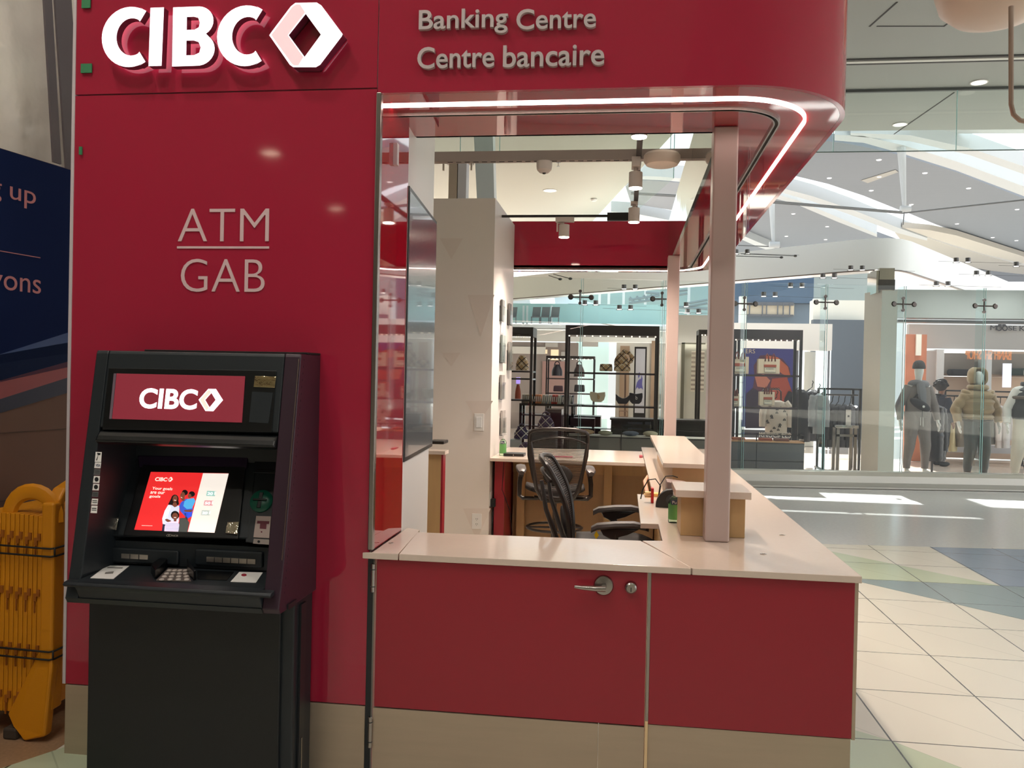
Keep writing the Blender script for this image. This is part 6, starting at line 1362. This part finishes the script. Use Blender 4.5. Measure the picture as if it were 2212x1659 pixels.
obj('case', bx(1473,740,1524,905,14.3,.3,zmin=.01), G('case_sage', 188, 184, 168), tc2); obj('case_frame', bx(1473,740,1476,905,14.2,.05,zmin=.01).box(PY(1473,740,14.2).x, PY(1524,740,14.2).x, 14.2, 14.25, PY(1473,743,14.2).z, PY(1473,740,14.2).z), G('frame_olive', 92, 88, 72), tc2)
po = MB(); 
a = PY(1494, 758, 14.15); b = PY(1520, 846, 14.15)
obj('poncho', MB().box(a.x, b.x, 14.15, 14.19, b.z, a.z), G('poncho_cream', 218, 208, 186), tc2)
for i in range(9): z = b.z+(a.z-b.z)*(i+.5)/9; po.box(a.x, b.x, 14.145, 14.149, z-.02, z+.02)
po.box(a.x+.08, a.x+.14, 14.143, 14.1445, b.z, a.z); obj('poncho_stripes', po, G('stripe_taupe', 156, 142, 126), tc2)
ds_ = thing('display_stand', 'slim bronze display stand with small open frame in the shop', 'display stand', tuple(PY(1351, 905, 13)))
obj('stand', MB().cyl((PY(1351,808,13).x,13,PY(1351,808,13).z), (PY(1351,905,13).x,13,.03), .02, n=8).cyl((PY(1351,905,13).x,13,.01), (PY(1351,905,13).x,13,.03), .15, n=16), G('bronze', 120, 86, 62, .3), ds_)
obj('open_frame', MB().tube([PY(1338,888,12.95),PY(1355,888,12.95),PY(1355,900,12.95),PY(1338,900,12.95)], .012, 6, closed=True), MATS['bronze'], ds_)
# far shell of the left shop region
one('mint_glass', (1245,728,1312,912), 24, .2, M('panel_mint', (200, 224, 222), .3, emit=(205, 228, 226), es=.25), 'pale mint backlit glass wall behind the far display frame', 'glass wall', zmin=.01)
one('bright_window', (1290,872,1322,905), 20, .1, bw_, 'bright white glow of a far doorway behind the vitrine', 'doorway')
fw2 = thing('far_shopfront', 'far shopfront with taupe panels and warm squares at left', 'shop wall', tuple(PY(1180, 900, 23)))
obj('wall_panel', bx(1085,738,1245,930,23,.3,zmin=.01), G('taupe_wall', 150, 140, 138), fw2)
for p in ((1190,755,1206,778),(1176,755,1182,764)): obj('warm_square', bx(*p, 22.95, .04), M('square_warm', (236, 214, 180), .4, emit=(240, 216, 180), es=.5), fw2)
for p in ((1178,740,1205,750),(1258,738,1292,749),(1212,760,1221,785)): obj('grey_square', bx(*p, 22.95, .04), G('square_grey', 190, 188, 186), fw2)
obj('light_band', bx(1085,748,1178,765,22.93,.05), G('band_pale', 222, 222, 220), fw2)
obj('rose_panel', bx(1172,780,1222,870,22.9,.05), G('panel_rose', 168, 134, 130), fw2)
# upper gallery seen above the shelves
gy = 24
gw_ = thing('gallery_band', 'white sweeping gallery band lit blue behind the ring header', 'gallery parapet', tuple(PY(1260, 680, gy)))
obj('parapet', MB().prism([PY(*p, gy) for p in ((1085,645),(1150,640),(1210,638),(1300,659),(1400,683),(1445,684),(1575,690),(1575,706),(1445,705),(1335,703),(1260,690),(1180,672),(1085,658))], (0,.6,0)), M('parapet_blue_white', (214, 224, 240), .3), gw_)
obj('coping', MB().prism([PY(*p, gy-.02) for p in ((1085,659),(1180,673),(1260,691),(1335,704),(1335,706),(1260,693),(1180,675),(1085,661))], (0,.02,0)), G('coping_brown', 140, 118, 108), gw_)
obj('sunlit_patch_panel', MB().prism([PY(*p, gy-.02) for p in ((1143,643),(1197,640),(1202,677),(1150,668))], (0,.015,0)), M('sunlit_patch_glow', (250, 250, 250), .3, emit=(255,255,255), es=.5), gw_, label='bright sunlit patch painted as a glowing white panel')  # sunlight on the parapet painted as a glowing panel
ga = thing('gallery_floor', 'pale upper gallery slab edge above the bag shelves', 'gallery floor', tuple(PY(1250, 706, 22)))
obj('slab', bx(1085,700,1440,712,22,1.2), G('slab_white', 206, 214, 220), ga); obj('fascia', bx(1085,712,1440,740,22.2,.4), G('fascia_white2', 206, 206, 202), ga)
gg = thing('gallery_glazing', 'teal glazing of the upper gallery with slim mullions', 'glazing', tuple(PY(1180, 700, 23)))
obj('pane', bx(1085,655,1440,701,23.3,.05), M('gallery_teal', (150, 190, 192), .25, var=.12, vs=.8), gg); mb = MB()
for px in (1129, 1137, 1190): bx(px,660,px+3,700,23.1,.05,mb=mb)
objs('mullion', mb, G('mullion_pale', 190, 204, 208), gg)
ug = thing('upper_glazing', 'upper teal glazing with trusses above the sweeping gallery band', 'glazing', tuple(PY(1350, 660, 28)))
obj('pane', bx(1190,612,1578,690,29,.05), M('upper_teal', (140, 170, 172), .3, var=.2, vs=.5), ug); mb = MB()
for px in (1293, 1313, 1345, 1392, 1486): bx(px,612,px+4,684,28.5,.1,mb=mb)
objs('mullion', mb, MATS['mullion_pale'], ug)
tr_ = MB()
for (a, b, c_, d) in ((1358,648,1425,638),(1358,655,1425,646),(1450,632,1485,626),(1450,640,1485,634),(1488,655,1528,648),(1488,662,1528,655),(1350,665,1425,672),(1450,664,1528,668),(1380,680,1425,676),(1395,632,1425,634),(1360,642,1370,654),(1375,640,1385,652),(1390,638,1400,650),(1405,637,1414,648)):
    tr_.cyl(PY(a,b,27.5), PY(c_,d,27.5), .05, n=6)
obj('truss', tr_, G('truss_grey', 112, 132, 138), ug, label='grey steel roof trusses')
# gallery chairs
def gchair(px, lab, proto=None):
    p = PY(px, 699, 22.3)
    if proto: return copy_tree(proto, Vector((p.x, 22.3, p.z)), None, lab)
    t = thing('gallery_chair', lab, 'chair', (0,0,0), 'grey slatted chairs on the upper gallery')
    gm_ = M('gallery_chair_grey', (96, 108, 112), .6)
    obj('backrest', MB().prism([(-.22,.1,.36),(.22,.1,.36),(.26,.22,.92),(-.18,.22,.92)], (0,.03,0)), gm_, t); obj('seat', MB().box(-.24,.24,-.3,.12,.33,.36), gm_, t)
    for sx in (-.22,.22):
        for sy in (-.28,.1): obj('leg', MB().cyl((sx,sy,0),(sx,sy,.329),.015, n=6), gm_, t)
    t.location = (p.x, 22.3, p.z); t.scale = (.55, .55, .55); return t
g0 = gchair(1157, 'grey slatted gallery chair left of the bright panel end'); gchair(1177, 'middle grey slatted gallery chair', g0); gchair(1198, 'grey slatted gallery chair nearest the glass fin', g0); gchair(1106, 'grey gallery chair beside the partition edge', g0)
one('purple_screen', (1115,815,1123,829), 15, .05, M('screen_violet', (150, 130, 200), .4, emit=(170, 140, 230), es=.8), 'small violet screen inside the narrow display frame', 'screen')
# ================================================================ MANNEQUINS AND THE PERSON
def skin(name, J, edges, mat, parent, sub=2, root=0):
    me = bpy.data.meshes.new(name); bm = bmesh.new(); ly = bm.verts.layers.skin.verify()
    base = Vector(WL[parent.name]) if parent is not None and parent.name in WL else Vector((0,0,0)); vs = []
    for p, r in J:
        v = bm.verts.new(Vector(p)); v[ly].radius = (r, r) if isinstance(r, (int, float)) else r; vs.append(v)
    vs[root][ly].use_root = True
    for a, b in edges: bm.edges.new((vs[a], vs[b]))
    bm.to_mesh(me); bm.free(); me.materials.append(mat)
    o = bpy.data.objects.new(name, me); C.objects.link(o); o.parent = parent
    o.modifiers.new('skin', 'SKIN').use_smooth_shade = True
    m = o.modifiers.new('sub', 'SUBSURF'); m.levels = sub; m.render_levels = sub
    return o
def hand_joints(w, d, s, side):
    """palm and five fingers from wrist w along direction d (scale s)"""
    J = []; E_ = []; d = Vector(d).normalized(); sd = Vector((side, 0, 0)); sd = (sd-d*sd.dot(d)).normalized(); fr = d.cross(sd)
    J.append((Vector(w)+d*.05*s, (.030*s, .016*s)))
    return J, E_, d, sd, fr
def body(t, H, mat, arms, legs, lean=0, hand=True):
    s = H/1.85; P = lambda x, y, z: Vector((x, y, z))*s
    J = [(P(0,0,.98), (.145*s,.10*s)), (P(0,-.0,1.12), (.125*s,.09*s)), (P(0,0,1.30), (.150*s,.10*s)), (P(0,0,1.42), (.150*s,.095*s)), (P(0,.0,1.50), .06*s), (P(0,-.01,1.58), .05*s), (P(0,-.015,1.66), (.070*s,.085*s)), (P(0,-.02,1.74), (.078*s,.095*s)), (P(0,-.01,1.82), (.05*s,.06*s))]
    E_ = [(i, i+1) for i in range(8)]
    for sd, L in zip((-1, 1), legs):
        k = len(J); hip, kn, an, toe = L
        J += [(P(*hip), .095*s), (P(*kn), .058*s), (P(*an), .036*s), (P(an[0], an[1]+.0, an[2]-.05), .04*s), (P(*toe), (.042*s,.024*s))]; E_ += [(0, k), (k, k+1), (k+1, k+2), (k+2, k+3), (k+3, k+4)]
    wr = []
    for sd, A in zip((-1, 1), arms):
        k = len(J); sh, el, w = A
        J += [(P(*sh), .058*s), (P(*el), .042*s), (P(*w), .028*s)]; E_ += [(3, k), (k, k+1), (k+1, k+2)]
        if hand:
            d = (Vector(w)-Vector(el)).normalized(); wv = Vector(w); fr = Vector((0, -1, 0)); fr = (fr-d*fr.dot(d)).normalized()
            J += [(P(*(wv+d*.06)), (.036*s,.018*s))]; E_ += [(k+2, k+3)]
            for j, (off, ln) in enumerate(((-.026,.075),(-.009,.085),(.009,.08),(.026,.062))):
                q = len(J); b0 = wv+d*.085+fr*off; b1 = b0+d*ln*.55+Vector((-sd*.006,0,0)); b2 = b0+d*ln+Vector((-sd*.02,0,0))
                J += [(P(*b0), .0095*s), (P(*b1), .009*s), (P(*b2), .0075*s)]; E_ += [(k+3, q), (q, q+1), (q+1, q+2)]
            q = len(J); t0 = wv+d*.03+fr*.03; t1 = wv+d*.065+fr*.055; t2 = wv+d*.095+fr*.06
            J += [(P(*t0), .011*s), (P(*t1), .0095*s), (P(*t2), .008*s)]; E_ += [(k+3, q), (q, q+1), (q+1, q+2)]
    return skin('body', J, E_, mat, t)
def tubes(name, segs, mat, t, n=12, quilt=0, s=1, lab=None, N=20):
    """garment shell: one lofted tube per segment list [(point, rx, ry)]"""
    mb = MB()
    for seg in segs:
        rs = []
        K = len(seg)-1
        for i in range(N+1):
            f = i/N*K; k = min(int(f), K-1); g = f-k
            a, b = seg[k], seg[k+1]; p = Vector(a[0]).lerp(Vector(b[0]), g)*s; g2 = g*g*(3-2*g)
            rx = (a[1]+(b[1]-a[1])*g2)*s; ry = (a[2]+(b[2]-a[2])*g2)*s; q = 1+quilt*(abs(math.sin(f*math.pi*quilt*30/3))-.5) if quilt else 1
            d = (Vector(b[0])-Vector(a[0])).normalized(); e1 = Vector((1,0,0)); e1 = (e1-d*e1.dot(d)).normalized(); e2 = d.cross(e1).normalized()
            rs.append([p+e1*rx*q*math.cos(m*math.tau/n)+e2*ry*q*math.sin(m*math.tau/n) for m in range(n)])
        mb.rings(rs)
    return obj(name, mb, mat, t, lab, smooth='auto')
mw = M('mannequin_white', (226, 226, 224), .35)
def place(t, px, pyfoot, dist, rz):
    p = PD(px, pyfoot, dist); t.location = (p.x, p.y, 0.03); t.rotation_euler = (0, 0, rz)
def legs_(spread=.12, dy=.0): return [((-.09,0,.92), (-spread,-.03,.50), (-spread-.02,.02,.10), (-spread-.04,-.13,.03)), ((.09,0,.92), (spread,-.03+dy,.50), (spread+.02,.02+dy,.10), (spread+.04,-.13+dy,.03))]
armsA = [((-.19,0,1.43), (-.29,.03,1.14), (-.31,-.06,.88)), ((.19,0,1.43), (.29,.03,1.14), (.31,-.06,.88))]
def trousers(t, m, L, quilt=0, r=.10):
    segs = []
    for hip, kn, an, toe in L: segs.append([(Vector((hip[0]*.75, 0, 1.02)), .15, .135), (Vector(hip)+Vector((0,0,-.06)), .115, .13), (Vector(kn), .085*r/.10, .095*r/.10), (Vector(an)+Vector((0,0,.12)), .062*r/.10, .07*r/.10), (Vector(an)+Vector((0,0,.0)), .052, .06)])
    return tubes('trousers', segs, m, t, 14, quilt)
def top_(t, m, A, quilt=0, z0=.94, w=1.0, nm='jacket', lab=None):
    segs = [[(Vector((0,0,z0)), .19*w, .145*w), (Vector((0,0,z0+.06)), .20*w, .155*w), (Vector((0,0,1.25)), .205*w, .15*w), (Vector((0,0,1.42)), .21*w, .135*w), (Vector((0,0,1.50)), .11, .09), (Vector((0,0,1.54)), .075, .075)]]
    for sh, el, wr in A: segs.append([(Vector(sh)+Vector((-.05 if sh[0] > 0 else .05, 0, .01)), .085*w, .09*w), (Vector(sh)+Vector((0,0,-.08)), .078*w, .085*w), (Vector(el), .068*w, .07*w), (Vector(wr)+(Vector(el)-Vector(wr))*.1, .05*w, .05*w)])
    return tubes(nm, segs, m, t, 14, quilt, lab=lab, N=28)
# grey tracksuit mannequin
L = legs_(.13)
t = thing('mannequin', 'white mannequin in grey tracksuit with beanie, scarf and black cross bag', 'mannequin', (0,0,0), 'shop mannequins'); WL[t.name] = (0,0,0)
body(t, 1.85, mw, armsA, L)
tg_ = M('tracksuit_grey', (132, 124, 122), .8, bump=.2, bs=30); trousers(t, tg_, L, r=.098); top_(t, tg_, armsA, nm='zip_jacket', w=1.0)
obj('zip', MB().box(-.004, .004, -.163, -.159, .95, 1.42), darkg, t); obj('drawstring', MB().cyl((-.02,-.15,.95),(-.022,-.155,.82),.005, n=6).cyl((.02,-.15,.95),(.022,-.155,.80),.005, n=6), pap, t)
obj('beanie', MB().lathe([(.098,0),(.102,.02),(.100,.05),(.085,.10),(.05,.135),(0,.145)], (0,-.01,1.745), 20), M('beanie_charcoal', (84, 82, 84), .9, bump=.4, bs=60), t, smooth='auto')
obj('scarf', MB().tube([(.12*math.cos(a), .10*math.sin(a)-.01, 1.50+.015*math.sin(a*2)) for a in [i*math.tau/16 for i in range(16)]], .05, 10, closed=True).tube([(-.02,-.12,1.50),(-.02,-.17,1.36),(-.0,-.175,1.18)], [.05,.055,.04], 8, sx=1.4), M('scarf_grey', (128, 128, 134), .9), t, smooth='auto')
cb_ = obj('cross_bag', MB().ell((-.06,-.20,1.16), .19, .06, .075, 18, 10, Matrix.Rotation(math.radians(28), 3, 'Y')), cblk, t, smooth=True, label='black cross-body bag'); obj('bag_logo', MB().cyl((-.03,-.262,1.13),(-.03,-.268,1.13),.02, n=10), pap, cb_)
obj('bag_strap', MB().tube([(-.16,-.17,1.25),(-.02,-.16,1.40),(.14,-.06,1.50),(.15,.08,1.46)], .014, 6), cblk, t, smooth=True)
place(t, 1979, 1010, 14.15, math.radians(8)); t.location.z = .12
# tan puffer mannequin
t = thing('mannequin', 'white mannequin in tan hooded puffer jacket and dark trousers', 'mannequin', (0,0,0), 'shop mannequins'); WL[t.name] = (0,0,0)
L2 = legs_(.11, -.02); armsB = [((-.20,0,1.43), (-.34,.04,1.17), (-.33,-.04,.92)), ((.20,0,1.43), (.33,.04,1.17), (.34,-.04,.92))]
body(t, 1.82, mw, armsB, L2)
tn = M('puffer_tan', (160, 138, 104), .5, bump=.2, bs=14); top_(t, tn, armsB, quilt=.16, z0=.97, w=1.24, nm='puffer_jacket', lab='tan puffer jacket')
hd_ = MB(); 
def hood(u, v): a = -math.pi*.30+u*math.pi*1.6-math.pi*.0; th = v*math.pi*.62; a2 = math.radians(-50)+u*math.radians(280)-math.pi/2+math.radians(50+40); r = .15*(1+.05*math.sin(v*9)); return Vector((r*math.sin(th+.5)*math.cos(math.radians(-50)+u*math.radians(280)), .02+r*math.sin(th+.5)*math.sin(math.radians(-50)+u*math.radians(280)), 1.70+.16*math.cos(th+.5)))
obj('hood', MB().grid(hood, 20, 10), tn, t, smooth=True, solid=.03); obj('collar', MB().tube([(.13*math.cos(a), .11*math.sin(a), 1.52) for a in [i*math.tau/16 for i in range(16)]], .045, 8, closed=True), tn, t, smooth=True)
obj('zip', MB().box(-.006, .006, -.195, -.189, 1.0, 1.42), darkg, t)
trousers(t, M('trousers_dark', (64, 74, 76), .6), L2, r=.112)
obj('jacket_hem', MB().tube([(.235*math.cos(a), .18*math.sin(a), .975) for a in [i*math.tau/20 for i in range(20)]], .02, 8, closed=True), M('hem_dark', (60, 56, 52), .7), t, smooth=True)
place(t, 2108, 1010, 14.3, math.radians(6)); t.location.z = .06
# white mannequin with dark vest at frame edge
t = thing('mannequin', 'white mannequin with dark vest and cream trousers cut by the right frame edge', 'mannequin', (0,0,0), 'shop mannequins'); WL[t.name] = (0,0,0)
body(t, 1.88, mw, armsA, L)
top_(t, M('jersey_white', (224, 222, 218), .8), armsA, nm='jersey', w=1.04)
tubes('vest', [[(Vector((0,0,.98)), .225, .175), (Vector((0,0,1.25)), .235, .178), (Vector((0,0,1.43)), .20, .155), (Vector((0,0,1.52)), .11, .10), (Vector((0,0,1.585)), .105, .10)]], M('vest_dark', (58, 62, 66), .5), t, 16, .10, N=28)
obj('vest_band', MB().tube([(.238*math.cos(a), .18*math.sin(a), 1.33) for a in [i*math.tau/20 for i in range(20)]], .03, 8, closed=True), M('vest_brown', (96, 86, 76), .6), t, smooth=True)
trousers(t, M('joggers_cream', (222, 214, 200), .8), L, r=.12)
place(t, 2216, 1010, 13.9, math.radians(-4)); t.location.z = .10
# person in black
ptn = thing('person', 'person with curly dark hair in black coat and trousers walking away to the right', 'person', (0,0,0)); WL[ptn.name] = (0,0,0)
sk2 = M('skin_brown', (120, 84, 66), .5)
Lp = [((-.09,0,.92), (-.10,-.02,.50), (-.10,.05,.08), (-.10,-.08,.03)), ((.09,0,.92), (.13,-.10,.52), (.17,-.08,.08), (.19,-.24,.03))]
Ap = [((-.18,0,1.43), (-.22,.05,1.16), (-.20,-.10,.95)), ((.18,0,1.43), (.22,.05,1.16), (.22,-.08,.92))]
body(ptn, 1.70, sk2, Ap, Lp)
blc_ = M('coat_black2', (24, 30, 44), .8); o = top_(ptn, blc_, Ap, nm='coat', z0=.80, w=1.08); o.scale = (.92,)*3; o.location *= .92
o = trousers(ptn, M('trousers_black', (20, 24, 32), .8), Lp, r=.10); o.scale = (.92,)*3; o.location *= .92
hr = MB(); random.seed(5)
hr.ell((0,.02,1.60), .115, .125, .12, 16, 10)
for i in range(46):
    a = random.uniform(0, math.tau); b = random.uniform(-.2, 1.3); v = Vector((math.cos(a)*math.cos(b)*.11, .02+abs(1)*math.sin(a)*math.cos(b)*.12, 1.60+math.sin(b)*.11))
    if v.y < -.08 and v.z < 1.62: continue
    hr.ell(v, .035, .035, .03, 8, 6)
obj('hair', hr, M('hair_black', (22, 20, 24), .8), ptn, smooth=True, label='curly dark hair')
fcm = MB().ell((-.028,-.095,1.56), .008, .004, .005, 8, 6).ell((.028,-.095,1.56), .008, .004, .005, 8, 6); obj('eyes', fcm, blkm, ptn)
obj('nose', MB().ell((0,-.105,1.535), .011, .016, .018, 8, 6), sk2, ptn); obj('mouth', MB().ell((0,-.098,1.50), .022, .005, .005, 8, 6), M('lip', (110, 60, 56), .5), ptn)
for lx, ly in ((-.092,-.02),(.165,-.14)):
    obj('shoe', MB().ell((lx, ly, .045), .05, .14, .05, 14, 8), blkm, ptn, smooth=True)
pp = PD(2030, 995, 17.0); ptn.location = (pp.x, pp.y, .003); ptn.rotation_euler = (0, 0, math.radians(120))
# garments and racks in the mannequin shop
r2, xa, xb, zr = rack('garment_rack', 'black rack of hanging tops behind the tan jacket mannequin', 2040, 2215, 842, 14.9, .3)
tops = [(2060,(196,180,140),.95,'long olive tan top hanging behind the person'), (2076,(120,110,96),.85,'taupe top beside the olive tan top'), (2130,(96,98,92),.80,'dark sage hoodie right of the tan mannequin'), (2143,(110,112,106),.78,'grey green hoodie on the rack'), (2160,(214,206,204),.85,'pale pink-white hoodie near the right mannequin'), (2174,(200,196,196),.85,'light grey hoodie next to the right mannequin')]
for i, (px, col, h, lab) in enumerate(tops):
    g_ = garment('hanging_top', lab, .34, h, .14, M('top_%d' % i, col, .8), 0, 'tops hanging behind the mannequins', True, 'top'); q = PY(px, 900, 15.05); g_.location = (q.x, 15.05, zr-h-.17); g_.rotation_euler = (0, 0, math.radians(55))
st2 = thing('garment_stand', 'single black T-shaped stand holding dark puffer jackets', 'garment stand', (0,0,0), None)
q = PD(2013, 1005, 14.9); WL[st2.name] = tuple(q); st2.location = q; zz = PD(2010, 852, 14.9).z
obj('stand', MB().cyl((q.x,q.y,.04),(q.x,q.y,zz),.02, n=8).cyl((q.x-.15,q.y,zz),(q.x+.12,q.y,zz),.016, n=8).box(q.x-.22,q.x+.3,q.y-.03,q.y+.03,.02,.05).box(q.x-.04,q.x+.04,q.y-.25,q.y+.25,.02,.05), blk, st2)
g1 = garment('puffer_jacket', 'navy-black puffer jacket on the T-shaped stand, front one', .34, .98, .26, M('puffer_night', (24, 26, 36), .4), .2, 'dark puffer jackets on the T-shaped stand'); g1.location = (q.x+.02, q.y, zz-1.15); g1.rotation_euler = (0,0,.5)
g2 = copy_tree(g1, Vector((q.x+.16, q.y+.25, zz-1.18)), .8, 'navy-black puffer jacket on the T-shaped stand, rear one')
# glowing sign across the hall, mirrored by the shop glass
orange = M('neon_orange', (255, 150, 70), .4, emit=(255, 150, 70), es=4.5)
def refl(p): d = (p-FX(0, p.z, -.07)).dot(FN); return p-FN*2*d
V0 = PD(2183, 778, 36); V1 = PD(2084, 776, 36); V2 = PD(2183, 757, 36)
R0, R1, R2 = refl(V0), refl(V1), refl(V2)
xd = (R1-R0); xd.z = 0
text('cafe_sign', 'BANH SHI SHOP', Vector((R0.x, R0.y, R0.z)), xd, Z, xd.length, (R2-R0).length, orange, None, .04, .0, label='orange lit BANH SHI SHOP letters across the hall, seen mirrored in the shop glass', cat='sign')
